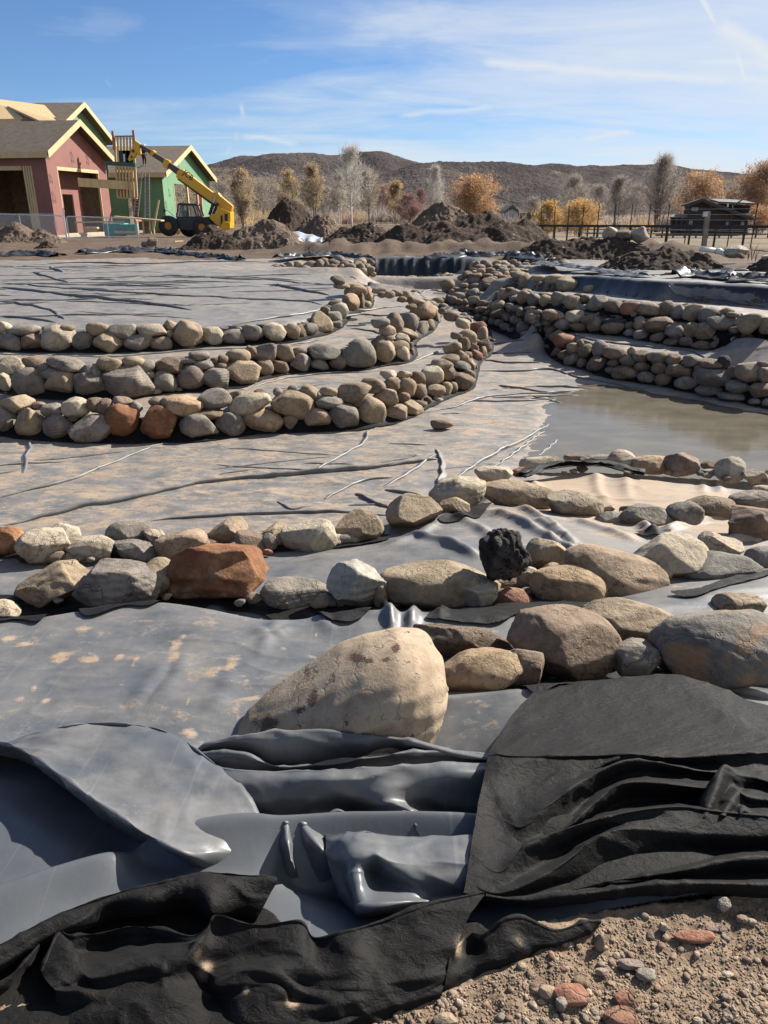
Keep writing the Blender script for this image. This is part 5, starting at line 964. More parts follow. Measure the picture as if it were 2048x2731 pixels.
WL('R4', 'row', 'Z7', [(935, 240, 162, 112, 't'), (1000, 290, 162, 162, 't'), (1150, 270, 162, 92, 't'), (1330, 270, 210, 100, 't'), (1460, 330, 242, 165, 't'), (1100, 370, 62, 62), (1175, 375, 102, 62), (1260, 370, 102, 82), (1320, 375, 92, 72), (1175, 320, 102, 52)], .95)
WL('R4', 'row', 'Z8', [(220, 95, 112, 62, 't')])
WALLNAME = {'A': 'the lowest left wall', 'B': 'the middle left wall', 'C': 'the top left wall', 'R1': 'the poolside wall', 'R2': 'the middle right wall', 'R3': 'the upper right wall', 'R4': 'the highest right row',
            'P': 'the far left heap', 'D': 'the far low dam', 'Q': 'the far right heap', 'M': 'the heap beside the dam', 'K': 'the channel-mouth heap'}
# ---- near rocks: (zoom, x, y, w, h, colour, turn, level of the ground, label, facet, material)
NEAR = [
 ('a', 30, 650, 130, 112, 'o', 0, -.66, 'rust and cream rock cut by the left edge of the middle row', .5, 'P'), ('a', 195, 672, 222, 140, 'l', 0, -.66, 'cream cracked boulder second in the row before the muddy floor', .5, ''),
 ('a', 285, 620, 115, 80, 'l', -15, -.66, 'pale rock peeping from behind the cream cracked boulder', .5, ''), ('a', 390, 685, 204, 108, 'l', 0, -.66, 'cream loaf-shaped rock beside the cracked boulder', .3, ''),
 ('a', 560, 625, 185, 125, 'g', 8, -.66, 'large grey domed rock behind the slanted dark slab', .4, ''), ('a', 672, 648, 106, 100, 'l', 0, -.66, 'small cream cracked rock against the grey domed rock', .7, ''),
 ('a', 590, 695, 198, 85, 'g', -12, -.66, 'dark grey angular slab slanting down to the right', .9, ''), ('a', 795, 668, 204, 138, 't', 8, -.66, 'pale tan rock with a pitted top left of the rust boulder', .5, ''),
 ('a', 985, 612, 160, 100, 't', 10, -.66, 'tan triangular rock just above the rust boulder', .8, ''), ('a', 1085, 662, 135, 88, 'b', -12, -.66, 'brown oval rock touching the top of the rust boulder', .3, ''),
 ('a', 1160, 662, 68, 82, 'g', 0, -.66, 'small upright grey rock right of the rust boulder', .4, ''), ('a', 1190, 620, 115, 74, 't', 0, -.66, 'tan blocky rock with a shaded left end in the middle row', .8, ''),
 ('a', 1155, 700, 44, 22, 'r', 0, -.62, 'tiny reddish pebble below the small upright grey rock', .3, ''), ('a', 1338, 627, 232, 134, 'l', 0, -.66, 'large cream boulder with a shaded right side in the middle row', .5, ''),
 ('a', 1550, 590, 202, 122, 't', 0, -.64, 'tan ridged boulder above the small flat grey rock', .7, ''), ('a', 1485, 650, 146, 66, 'g', 0, -.66, 'flat grey rock at the foot of the tan ridged boulder', .3, ''),
 ('a', 1645, 600, 40, 50, 'b', 0, -.64, 'small brown stone right of the tan ridged boulder', .4, ''),
 ('b', 130, 310, 228, 154, 't', 0, -.66, 'tan faceted boulder at the left end of the liner hump', .7, ''), ('b', 320, 222, 234, 150, 'l', 10, -.70, 'large cream layered boulder above the liner hump', .5, 'L'),
 ('b', 300, 275, 134, 78, 't', 0, -.62, 'tan rock tucked under the cream layered boulder', .6, ''), ('b', 570, 227, 315, 112, 't', -8, -.70, 'long flat tan rock along the crest of the liner hump', .2, ''),
 ('b', 475, 140, 158, 68, 'l', 0, -.78, 'cream flat-topped rock beside the end of the pool', .3, ''), ('b', 595, 128, 98, 42, 'r', 0, -.80, 'small reddish rock at the left end of the black felt flap', .5, ''),
 ('b', 665, 88, 154, 54, 'l', 4, -.86, 'pale flat rock at the pool edge above the black felt flap', .4, ''), ('b', 722, 70, 62, 28, 't', 0, -.86, 'small tan stone by the pool behind the felt flap', .4, ''), ('b', 822, 68, 88, 38, 'b', 0, -.86, 'small brown rock at the pool edge', .4, ''),
 ('b', 930, 77, 154, 48, 'g', -4, -.86, 'low grey rock at the pool edge', .4, ''), ('b', 1030, 76, 132, 82, 'l', -10, -.86, 'pale layered rock in the middle of the pool-edge row', .5, 'L'), ('b', 1150, 97, 148, 72, 'y', 0, -.86, 'yellowish scooped rock at the pool edge', .5, ''),
 ('b', 1290, 95, 147, 97, 'b', 0, -.86, 'red-brown rugged rock at the pool edge', .7, 'R2'), ('b', 1410, 103, 82, 46, 'b', 0, -.86, 'small brown rock between the rugged and the round pale one', .5, ''), ('b', 1400, 133, 72, 32, 'g', 0, -.84, 'small bluish grey rock at the foot of the pool-edge row', .5, ''),
 ('b', 1496, 115, 116, 107, 'w', 0, -.86, 'pale grey upright rounded rock at the pool edge', .2, ''), ('b', 1600, 150, 92, 62, 'l', 0, -.84, 'small cream rock near the right end of the pool-edge row', .6, ''), ('b', 1660, 140, 36, 44, 't', 0, -.84, 'tan rock cut by the frame at the pool-edge row', .4, ''),
 ('b', 825, 275, 248, 118, 'l', -8, -.72, 'flat mottled boulder between the liner hump and the pale ledge', .6, 'C'), ('b', 965, 293, 54, 38, 'l', 0, -.72, 'small cream stone behind the flat mottled boulder', .5, ''), ('b', 990, 332, 142, 62, 'g', 0, -.70, 'low grey rock right of the flat mottled boulder', .5, ''),
 ('b', 1130, 322, 218, 98, 'g', 0, -.70, 'wide grey boulder below the pale liner ledge', .4, ''), ('b', 1300, 307, 154, 98, 'g', 0, -.68, 'pitted pale grey rock in front of the speckled one', .3, ''), ('b', 1420, 285, 224, 102, 't', -6, -.72, 'speckled tan loaf-shaped rock right of the pale ledge', .2, 'C'),
 ('b', 1600, 258, 204, 92, 'g', 0, -.72, 'grey smooth rock at the right end of the pale ledge', .3, ''), ('b', 1635, 205, 74, 42, 'l', 0, -.76, 'small cream rock cut by the right edge above the ledge', .4, ''),
 ('b', 1590, 352, 224, 158, 'b', 10, -.64, 'brown angular boulder cut by the right edge', .9, ''), ('b', 1410, 417, 94, 58, 'l', 0, -.6, 'small cream rock behind the pale triangular one', .6, ''), ('b', 1475, 457, 158, 86, 'l', -15, -.6, 'pale triangular rock in front of the flat cream slab', .8, ''), ('b', 1545, 423, 164, 54, 'l', 0, -.62, 'flat cream slab below the brown angular boulder', .4, ''),
 ('b', 1232, 508, 335, 205, 'l', 8, -.6, 'big pale domed boulder with a cracked crown', .5, ''), ('b', 1155, 572, 194, 92, 'l', -18, -.55, 'cream wedge rock leaning on the pale domed boulder', .8, ''), ('b', 1452, 555, 334, 146, 'n', 0, -.58, 'greenish grey smooth boulder right of the pale domed one', .2, ''),
 ('b', 1645, 510, 155, 116, 'n', 0, -.58, 'dark greenish rock cut by the right edge', .2, ''), ('b', 705, 478, 162, 134, 't', 15, -.56, 'small upright tan boulder right of the black lava rock', .6, ''), ('b', 545, 602, 134, 74, 'b', 0, -.56, 'brown rock under the black lava rock', .5, ''),
 ('b', 622, 588, 92, 88, 'l', 0, -.56, 'cream rock squeezed under the lava rock', .4, ''), ('b', 240, 620, 492, 202, 't', -4, -.58, 'big tan oval boulder left of the lava rock', .15, ''), ('b', 408, 657, 152, 104, 'l', 0, -.52, 'pale small rock propped on the big tan oval boulder', .8, ''),
 ('b', 552, 682, 172, 112, 'r', 0, -.56, 'brick-red blocky rock below the lava rock', .5, 'R2'), ('b', 790, 615, 312, 182, 'y', -6, -.57, 'smooth tan egg-shaped boulder right of the brick-red rock', .2, ''), ('b', 1000, 578, 445, 204, 't', -16, -.58, 'long tan boulder lying behind the egg-shaped one', .35, ''),
 ('b', 1290, 650, 142, 54, 'l', 0, -.52, 'flat cream stone at the right foot of the long boulder', .4, ''),
 ('b', 785, 866, 472, 284, 'b', -8, -.36, 'large dark brown boulder with a sunlit top in the front row', .45, ''), ('b', 1062, 775, 446, 184, 't', -4, -.44, 'ribbed tan boulder behind the dark brown one', .4, 'L'), ('b', 1090, 936, 198, 162, 'g', 0, -.36, 'small grey round rock between two large front boulders', .3, ''),
 ('b', 1455, 872, 560, 322, 'n', -4, -.36, 'huge bluish grey boulder with a rusty patch at the right edge', .35, 'P'), ('b', 1530, 712, 194, 110, 't', 0, -.42, 'tan rock on top behind the huge bluish boulder', .5, ''), ('b', 350, 855, 424, 160, 'b', -4, -.36, 'rough pitted brown boulder behind the yellowish one', .8, 'C'),
 ('b', 425, 992, 362, 196, 'y', 14, -.33, 'yellowish smooth boulder with a pointed right end', .4, ''), ('b', 600, 985, 160, 186, 'b', -20, -.34, 'shaded brown rock behind the yellowish boulder', .3, ''),
 ('a', 945, 788, 385, 250, 'o', 4, -.6, 'big rust-orange broken boulder with stepped faces', 1.0, 'R'), ('a', 518, 840, 345, 196, 'g', -6, -.6, 'grey banded boulder with fine curved layers', .5, 'L'), ('a', 215, 850, 330, 150, 't', 22, -.6, 'tan slab leaning against the grey banded boulder', .9, ''),
 ('a', 18, 955, 120, 84, 'l', -30, -.6, 'pale rock corner at the left edge below the tan slab', .9, ''), ('a', 690, 822, 175, 160, 't', -20, -.6, 'tan rock in shade between grey and rust boulders', .4, ''), ('a', 1285, 886, 296, 124, 'g', -4, -.6, 'flat grey rock with a dark underside right of the rust boulder', .5, ''),
 ('a', 1545, 855, 242, 222, 'w', 8, -.6, 'white and grey faceted boulder left of the big tan oval', .8, 'L'), ('a', 830, 682, 92, 70, 'b', 0, -.62, 'brown rock behind the left shoulder of the rust boulder', .4, ''), ('a', 1645, 905, 60, 120, 'y', 0, -.58, 'small yellowish rock between the white and tan boulders', .3, ''), ('a', 1390, 870, 60, 60, 'b', 0, -.6, 'small brown stone wedged beside the white boulder', .4, ''),
]
MM = {'': M_ROCK, 'P': M_PATCH, 'L': M_LAYER, 'C': M_CONGL, 'R': M_RUST, 'R2': M_ROCK}
def build_rock(name, p, f, pos, size, rot, yaw, col, mat, var=.12, rs=None):
    sx, sy, sz = size; q = p*np.array((sx, sy, sz))/2
    a = R(yaw); ca, sa = math.cos(a), math.sin(a)
    a2 = R(-rot); cb, sb = math.cos(a2), math.sin(a2)     # tilt in the x-z plane
    x, z = q[:, 0]*cb+q[:, 2]*sb, -q[:, 0]*sb+q[:, 2]*cb
    q = np.stack([x, q[:, 1], z], 1)
    o = mesh_obj(name, q, f, mat); o.location = tuple(pos)
    at = o.data.attributes.new('tint', 'FLOAT_COLOR', 'POINT')
    c = np.array(col)*(1+var*(rs.rand()-.5)*2); c = c*(1+.02*(rs.rand(3)-.5)*2)*np.array((1.03, 1.0, .97))
    at.data.foreach_set('color', np.tile(np.r_[c, 1.0].astype(np.float32), len(q)))
    return o, c
def ordinal(n):
    o = ['', 'first', 'second', 'third', 'fourth', 'fifth', 'sixth', 'seventh', 'eighth', 'ninth', 'tenth', 'eleventh', 'twelfth', 'thirteenth', 'fourteenth', 'fifteenth', 'sixteenth', 'seventeenth', 'eighteenth', 'nineteenth']
    if n < 20: return o[n]
    tens = {2: 'twent', 3: 'thirt', 4: 'fort', 5: 'fift'}[n//10]
    return tens+'ieth' if n % 10 == 0 else tens+'y-'+o[n % 10]
rsr = np.random.RandomState(7)
NNEAR = len(NEAR)+2
for r in ROCKS: r['area'] = r['w']*r['h']
ROCKS.sort(key=lambda r: -r['area'])
keep = ROCKS[:300-NNEAR]; small = ROCKS[300-NNEAR:]
# names that single each one out: place of the rock within its wall and course
from collections import defaultdict
grp = defaultdict(list)
for r in keep: grp[(r['wall'], r['course'])].append(r)
for (wl, co), lst in grp.items():
    tip = co in ('tip',)
    lst.sort(key=(lambda r: -r['py']) if tip else (lambda r: r['px']))
    n = len(lst)
    for i, r in enumerate(lst):
        asp = r['w']/r['h']; shp = 'flat' if asp > 1.75 else 'oblong' if asp > 1.35 else 'upright' if asp < .85 else 'rounded'
        big = 'large' if r['area'] > 9000 else 'small' if r['area'] < 1500 else ''
        if tip: where = f"{ordinal(i+1)} up the curved end of {WALLNAME[wl]}" if i < n/2 or n < 8 else f"{ordinal(n-i)} from the far tip of {WALLNAME[wl]}"
        else:
            side = (f"{ordinal(i+1)} from the left" if i < n/2 else f"{ordinal(n-i)} from the right")
            where = side+(f" in the {co} course of {WALLNAME[wl]}" if co in ('upper', 'lower', 'middle') else f" in {WALLNAME[wl]}")
        r['label'] = ' '.join(f"{big} {CW[r['c']]} {shp} rock, {where}".split())
GNAME = 'river rocks of the pond walls'
def make_wall_rock(r, lev):
    dpt = depth_of(r['pos']); W = r['w']/FOC*dpt*1.06; H = r['h']/FOC*dpt*1.08
    D = max(W, H)*(.8+.25*rsr.rand()); fac = .2+.75*rsr.rand()
    p, f = rock_shape(rsr, lev, fac, .08+.06*rsr.rand(), 2.1+.7*rsr.rand())
    pos = r['pos'].copy(); n = np.array((pos[0], pos[1], 0)); n /= np.linalg.norm(n); pos = pos+n*D*.12*(1 if r['wall'] in ('A', 'B', 'C', 'R1', 'R2', 'R3', 'R4') else 0)
    return p, f, pos, (W, D, H)
for r in keep:
    lev = 4 if r['area'] > 2500 else 3
    p, f, pos, size = make_wall_rock(r, lev)
    o, c = build_rock('river_rock', p, f, pos, size, r['rot'], 0, CL[r['c']], M_RUST if r['c'] == 'o' else (M_LAYER if rsr.rand() < .08 else M_ROCK), rs=rsr)
    lb = r['label']
    if len(lb.split()) > 16: lb = lb.replace('small ', '').replace('large ', '')
    tag(o, lb, 'rock', GNAME)
V, F, T = [], [], []; nb = 0
for r in small:
    p, f, pos, size = make_wall_rock(r, 2 if r['area'] < 700 else 3); q = p*np.array(size)/2+pos
    V.append(q); F.append(f+nb); nb += len(q); T.append(np.tile(np.r_[np.array(CL[r['c']])*(.85+.3*rsr.rand()), 1.0], (len(q), 1)))
# chinking: more little stones of the same walls, where the far heaps are dense
for wl, nst in (('P', 60), ('Q', 60), ('D', 45), ('M', 20), ('K', 25)):
    src = [r for r in ROCKS if r['wall'] == wl]
    for k in range(nst):
        r = src[rsr.randint(len(src))]; s = .10+.14*rsr.rand(); pos = r['pos']+np.array((rsr.randn()*.28, .15+.2*rsr.rand(), -.06+rsr.randn()*.06))
        p, f = rock_shape(rsr, 2, .4); q = p*np.array((s, s, s*.75))+pos
        V.append(q); F.append(f+nb); nb += len(q); T.append(np.tile(np.r_[np.array(CL['btg'[rsr.randint(3)]])*(.8+.3*rsr.rand()), 1.0], (len(q), 1)))
for wl, nst in (('A', 240), ('B', 200), ('C', 120), ('R1', 240), ('R2', 140), ('R3', 110)):
    Pm = (resample(smooth_poly(WALL[wl]), .1)+resample(smooth_poly(WALL[wl]), .1))/2; hgt = STEP[wl][1]
    Tn = offset(Pm, .22, 0)
    for k in range(nst):
        j = rsr.randint(len(Pm)); u = rsr.rand(); s = .05+.07*rsr.rand()
        pos = Pm[j]+(offset(Pm[max(j-2, 0):j+3], .26+.14*u, 0)[min(2, j)]-Pm[j])*1.0; pos = np.array((pos[0], pos[1], Pm[j, 2]+hgt*u*.9))
        if np.hypot(pos[0], pos[1]) > 30: continue
        p, f = rock_shape(rsr, 2, .4); q = p*np.array((s*1.3, s, s*.8))+pos
        V.append(q); F.append(f+nb); nb += len(q); T.append(np.tile(np.r_[np.array(CL['btgg'[rsr.randint(4)]])*(.7+.3*rsr.rand()), 1.0], (len(q), 1)))
for ln, zb, nst in (([(0, 1495), (300, 1492), (600, 1480), (850, 1455), (1030, 1425)], -.64, 26), ([(100, 1610), (400, 1600), (700, 1610), (860, 1625), (1050, 1615), (1250, 1610), (1420, 1595)], -.57, 34), ([(1130, 1800), (1350, 1800), (1640, 1795), (1780, 1790)], -.40, 12), ([(1620, 1370), (1800, 1395), (2040, 1370)], -.70, 14), ([(1440, 1545), (1700, 1540), (1960, 1520)], -.52, 14), ([(1400, 1278), (1600, 1262), (1800, 1268), (2040, 1292)], -.84, 18)):
    for k in range(nst):
        u = rsr.rand()*(len(ln)-1); i = int(u); a, b_ = ln[i], ln[i+1]; x_ = a[0]+(b_[0]-a[0])*(u-i); y_ = a[1]+(b_[1]-a[1])*(u-i)+rsr.randn()*7; p0 = PZ(x_, y_, zb); s = .022+.035*rsr.rand()**1.5
        p, f = rock_shape(rsr, 3, .8); q = p*np.array((s*1.3, s*1.1, s*.8))+(p0+np.array((0, 0, s*.4+.03)))
        V.append(q); F.append(f+nb); nb += len(q); T.append(np.tile(np.r_[np.array(CL['btgl'[rsr.randint(4)]])*(.8+.3*rsr.rand()), 1.0], (len(q), 1)))
o = mesh_obj('small_rocks', np.vstack(V), np.vstack(F), M_ROCK)
at = o.data.attributes.new('tint', 'FLOAT_COLOR', 'POINT'); at.data.foreach_set('color', np.vstack(T).astype(np.float32).ravel())
tag(o, 'small tan and brown stones filling the walls and the far heaps', 'small rocks', kind='stuff')
def near_rock(e, name='boulder', lev=5, lump=None, sq=None, seed=None):
    zm, x, y, w_, h_, c, rot, zb, label, fac, mk = e
    r = rec(zm, (x, y, w_, h_, c, rot)); rs = np.random.RandomState(seed if seed is not None else abs(int(x*7+y*13+w_)))
    pos = PZ(r['px'], r['py'], zb+.1)
    for _ in range(3):
        dpt = depth_of(pos); a = math.atan2(EYE-pos[2], math.hypot(pos[0], pos[1])); W = r['w']/FOC*dpt*1.09; Hp = r['h']/FOC*dpt*1.10
        D = min(W, Hp*1.5)*(.85 if W > Hp else .95); Hz = math.sqrt(max(Hp**2-(D*math.sin(a))**2, (.5*Hp)**2))/math.cos(a)
        pos = PZ(r['px'], r['py'], zb+.44*Hz)
    fac = min(1, fac*1.15+.12); p, f = rock_shape(rs, lev, fac, lump or .07+.05*fac, sq or 2.15+.5*fac, .004+.003*fac)
    if 'big rust' in label:                       # broken steps across the front face
        for (cz, dpth) in ((.35, .30), (-.15, .22), (-.5, .10)):
            m = (p[:, 1] < -.1) & (p[:, 2] > cz) ; st = 1/(1+np.exp(-(p[:, 2]-cz+.12*np.sin(p[:, 0]*4+cz*7))*28)); fr = np.clip(-p[:, 1]*1.6, 0, 1)
            p = p+np.stack([0*st, st*fr*dpth, 0*st], 1)
    o, cc = build_rock(name, p, f, pos, (W, D, Hz), rot, 0, CL[c], MM.get(mk, mk if not isinstance(mk, str) else M_ROCK), .06, rs)
    return tag(o, label, 'boulder' if max(W, Hz) > .25 else 'rock', 'loose boulders of the near ledges')
for e in NEAR: near_rock(e)
# lava rock: rugged black lump with deep holes
zm, x, y = 'b', 522, 482
r = rec(zm, (x, y, 216, 232, 'd')); pos = PZ(r['px'], r['py'], -.24); dpt = depth_of(pos); W, H = r['w']/FOC*dpt, r['h']/FOC*dpt
rs = np.random.RandomState(5); v, f = ico(6); p = v.copy()
p = p*(1+.07*np.sin(v@np.array((3, 2, 4.))+1)+.07*np.sin(v@np.array((-5, 3, 4.5))+2)+.05*np.sin(v@np.array((9, -7, 8.)))+.03*np.sin(v@np.array((17, 13, -15.))))[:, None]
for _ in range(48):
    d = rs.randn(3); d /= np.linalg.norm(d); a = rs.uniform(.05, .16); g = np.arccos(np.clip(v@d, -1, 1)); p = p*(1-(.10+.7*a)*np.exp(-(g/a)**4))[:, None]
d = np.array((-.45, -.2, .9)); d /= np.linalg.norm(d); g = np.arccos(np.clip(v@d, -1, 1)); p = p*(1-.22*np.exp(-(g/.22)**2))[:, None]
p -= (p.max(0)+p.min(0))/2; p /= (p.max(0)-p.min(0))/2
o, _ = build_rock('lava_rock', p, f, pos, (W, W*.85, H*1.02), 12, 0, CL['d'], M_LAVA, .02, rs)
tag(o, 'black pitted lava rock standing upright on the tan boulders', 'lava rock')
# the biggest boulder: sloping back to the left, soil caked on it
def big_boulder():
    rs = np.random.RandomState(11); v, f = ico(6); p = v.copy()
    pos = PZ(903, 1850, -.11); dpt = depth_of(pos); s = dpt/FOC
    X = v[:, 0]*(1+.06*np.abs(v[:, 0])); X = np.clip(X, -1, 1); rho = np.hypot(v[:, 1], v[:, 2])+1e-9; cy_, cz_ = v[:, 1]/rho, v[:, 2]/rho
    xs = [-1, -.9, -.6, -.3, 0, .25, .5, .7, .85, .95, 1]
    top = np.interp(X, xs, [-.90, -.62, -.16, .26, .66, .90, 1.0, .97, .84, .60, .10]); bot = np.interp(X, xs, [-1, -1, -1, -1, -1, -1, -.98, -.92, -.8, -.55, .05]); dep = np.interp(X, xs, [.06, .42, .74, .90, 1, 1, 1, .94, .80, .56, .08])
    top = np.where(cz_ > 0, top, top); hh = (top-bot)/2; k = 1/(np.abs(cy_)**2.4+np.abs(cz_)**2.4)**(1/2.4)
    p = np.stack([X, cy_*k*dep, (top+bot)/2+cz_*k*hh], 1)
    for q in range(9):
        d = rs.randn(3)*(1.6+1.3*q); p = p*(1+.022/(1+.28*q)*np.sin(v@d+rs.rand()*6.28))[:, None]
    q = p*np.array((575*s/2, 400*s/2, 288*s/2))
    m, t, b = new_mat('soil_caked_boulder')
    P = posco(t); n1 = noise(t, P, 4, 7, .62, .6); n2 = noise(t, P, 18, 7, .65, .4); n3 = noise(t, P, 120, 4, .7)
    c = ramp(t, mathn(t, 'ADD', mathn(t, 'MULTIPLY', n1, .6), mathn(t, 'MULTIPLY', n2, .45)), [(.36, (.19, .13, .085)), (.5, (.31, .235, .16)), (.68, (.40, .325, .235))])
    wv = t.nodes.new('ShaderNodeTexWave'); wv.inputs['Scale'].default_value = 2.6; wv.inputs['Distortion'].default_value = 14; wv.inputs['Detail'].default_value = 5; wv.inputs['Detail Scale'].default_value = 1.6; t.links.new(P, wv.inputs['Vector'])
    ln = mathn(t, 'MULTIPLY', mathn(t, 'SUBTRACT', wv.outputs['Fac'], .93), 14, clamp=True)
    ln = mathn(t, 'MULTIPLY', ln, mathn(t, 'MULTIPLY', mathn(t, 'SUBTRACT', n1, .45), 6, clamp=True))
    c = mixc(t, mathn(t, 'MULTIPLY', ln, .6), c, (.13, .085, .055))
    scn = noise(t, mapping(t, P, (9, 30, 30), (0, 0, 0), (.3, .5, .4)), 2.2, 3, .6); sc = mathn(t, 'MULTIPLY', mathn(t, 'SUBTRACT', scn, .66), 14, clamp=True); c = mixc(t, mathn(t, 'MULTIPLY', sc, .5), c, (.15, .10, .07))
    soil = attr(t, 'soil'); so = mathn(t, 'MULTIPLY', mathn(t, 'SUBTRACT', mathn(t, 'ADD', soil, mathn(t, 'MULTIPLY', mathn(t, 'SUBTRACT', mathn(t, 'ADD', mathn(t, 'MULTIPLY', n2, .6), mathn(t, 'MULTIPLY', n3, .4)), .5), 4.2)), .42), 5, clamp=True)
    c = mixc(t, so, c, ramp(t, n3, [(.35, (.05, .03, .022)), (.7, (.15, .09, .06))]))
    setc(t, b.inputs['Base Color'], c); b.inputs['Roughness'].default_value = .85; b.inputs['Specular IOR Level'].default_value = .25
    h = mathn(t, 'ADD', mathn(t, 'MULTIPLY', n2, .5), mathn(t, 'ADD', mathn(t, 'MULTIPLY', n3, .12), mathn(t, 'MULTIPLY', so, mathn(t, 'MULTIPLY_ADD', n3, .8, .3))))
    h = mathn(t, 'SUBTRACT', h, mathn(t, 'ADD', mathn(t, 'MULTIPLY', ln, .25), mathn(t, 'MULTIPLY', sc, .15)))
    bump(t, b, h, .55, .02)
    o = mesh_obj('boulder', q, f, m); o.location = tuple(pos)
    w_ = q+pos; vv = np.stack([(w_@np.array((1, 0, 0))), (w_-np.array((0, 0, EYE)))@np.array((0, math.cos(PITCH), -math.sin(PITCH))), (w_-np.array((0, 0, EYE)))@np.array((0, math.sin(PITCH), math.cos(PITCH)))], 1)
    ux = vv[:, 0]/vv[:, 1]*FOC+CX; uy = CY-vv[:, 2]/vv[:, 1]*FOC
    soil = np.zeros(len(q))
    for zx, zy, rx, ry, a in ((355, 545, 50, 38, 1.1), (555, 440, 24, 42, 1.1), (480, 485, 28, 18, .9), (740, 255, 45, 22, 1.0), (800, 270, 25, 14, .9), (880, 265, 30, 16, 1.0), (920, 215, 22, 28, 1.0), (535, 320, 14, 24, .7), (700, 540, 18, 26, .5), (950, 600, 70, 10, .6)):
        cx_, cy_ = full('d', zx, zy); soil = np.maximum(soil, a*np.exp(-((ux-cx_)/(rx*.6028))**2-((uy-cy_)/(ry*.6028))**2))
    at = o.data.attributes.new('soil', 'FLOAT', 'POINT'); at.data.foreach_set('value', soil.astype(np.float32))
    tag(o, 'biggest cream boulder caked with dark soil, lying behind the liner folds', 'boulder', 'loose boulders of the near ledges')
big_boulder()
near_rock(('Z5', 1135, 1168, 138, 58, 'b', -4, -1.3, 'lone brown rock lying on the muddy floor', .6, ''), lev=4)
# ================================================================== bare earth, one sheet to the horizon
def ground_material():
    m, t, b = new_mat('earth')
    P = posco(t); sp = N(t, 'ShaderNodeSeparateXYZ'); t.links.new(P, sp.inputs[0])
    n1 = noise(t, P, 1.3, 6, .62); n2 = noise(t, P, 14, 6, .65); n3 = noise(t, P, 90, 5, .7); n4 = noise(t, mapping(t, P, (.6, .12, 1)), 1, 5, .6)
    v = mathn(t, 'ADD', mathn(t, 'MULTIPLY', n2, .5), mathn(t, 'MULTIPLY', n3, .5))
    near = ramp(t, v, [(.34, (.12, .083, .055)), (.5, (.22, .158, .105)), (.66, (.34, .255, .175))])
    site = ramp(t, mathn(t, 'ADD', mathn(t, 'MULTIPLY', n1, .5), mathn(t, 'MULTIPLY', n2, .5)), [(.35, (.050, .034, .025)), (.55, (.12, .084, .06)), (.7, (.19, .14, .10))])
    grass = ramp(t, mathn(t, 'ADD', mathn(t, 'MULTIPLY', n4, .6), mathn(t, 'MULTIPLY', n2, .4)), [(.35, (.115, .088, .052)), (.65, (.21, .16, .10))])
    zone = attr(t, 'zone')    # 0 pebbly dirt by the path, 1 bare building site, 2 dry pasture
    c = mixc(t, mathn(t, 'MULTIPLY', zone, 1, clamp=True), near, site)
    c = mixc(t, mathn(t, 'SUBTRACT', mathn(t, 'ADD', zone, mathn(t, 'MULTIPLY', mathn(t, 'SUBTRACT', n1, .5), .8)), 1.0, clamp=True), c, grass)
    setc(t, b.inputs['Base Color'], c); b.inputs['Roughness'].default_value = .95; b.inputs['Specular IOR Level'].default_value = .15
    bump(t, b, mathn(t, 'ADD', mathn(t, 'MULTIPLY', n2, .6), mathn(t, 'MULTIPLY', n3, .35)), .8, .025); return m
M_EARTH = ground_material()
gth = np.linspace(-R(70), R(70), 560); gr_ = np.concatenate([np.exp(np.arange(math.log(.45), math.log(2.4), .0045)), np.exp(np.arange(math.log(2.4), math.log(40), .014)), np.exp(np.arange(math.log(40), math.log(6000), .03))])
EX = np.sin(gth)[None, :]*gr_[:, None]; EY = np.cos(gth)[None, :]*gr_[:, None]; ER = np.hypot(EX, EY)
def ground_z(x, y):
    r = np.hypot(x, y); rightbank = np.clip((x-5)/6, 0, 1)*np.clip((30-y)/8, 0, 1)
    z = .22*rightbank*np.clip((r-12)/4, 0, 1)
    z = z-.25*np.clip((y-50)/15, 0, 1)*np.clip((-x)/15, 0, 1)
    z = z-1.1*np.clip((y-46)/50, 0, 1)*np.clip((x-6)/10, 0, 1)
    return z
GZ = ground_z(EX, EY)
inl2 = inpoly(EX, EY, LPOLY)
und = np.where(inl2, sample(Zl, EX, EY)-.06, 0)
for _ in range(2): pass
nearf = np.clip((2.6-ER)/.5, 0, 1)
lump = .012*fbm(EX*4, EY*4, 5, 61)+.006*fbm(EX*22, EY*22, 3, 62)
site = .05*fbm(EX*.5, EY*.5, 5, 63)+.03*fbm(EX*2.2, EY*2.2, 3, 64)
GZ = np.where(inl2, np.minimum(und, np.where(ER < 3, und, und)), GZ+np.where(ER < 6, lump-.006, site*np.clip((90-ER)/40, 0, 1)))
# do not let the earth break through the liner at its rim
GZ = np.where((ER > 14) & (ER < 34) & ~inl2, np.minimum(GZ, sample(Zl, EX, EY)+.02+.05*np.clip((ER-16)/10, 0, 1)), GZ)
# behind the far dam the dig leaves a low cut bank
bank = np.exp(-((EY-33.2-.4*np.sin(EX*.8))/.9)**2)*np.clip((EX+6)/3, 0, 1)*np.clip((16-EX)/4, 0, 1)*.45
GZ = GZ+np.where(inl2, 0, bank*(1+.5*fbm(EX*1.3, EY*1.3, 3, 66)))
zone = np.clip((ER-6)/6, 0, 1)
past = np.clip((EY-(40-.35*(EX-8)))/5, 0, 1)*np.clip((EX-6)/5, 0, 1)
past = np.maximum(past, np.clip((ER-95)/15, 0, 1)); zone = zone+past
idx = np.arange(EX.size).reshape(EX.shape)
F_ = np.stack([idx[:-1, :-1], idx[:-1, 1:], idx[1:, 1:], idx[1:, :-1]], 2).reshape(-1, 4)
og = mesh_obj('ground', np.stack([EX.ravel(), EY.ravel(), GZ.ravel()], 1), F_, M_EARTH); tag(og, kind='structure')
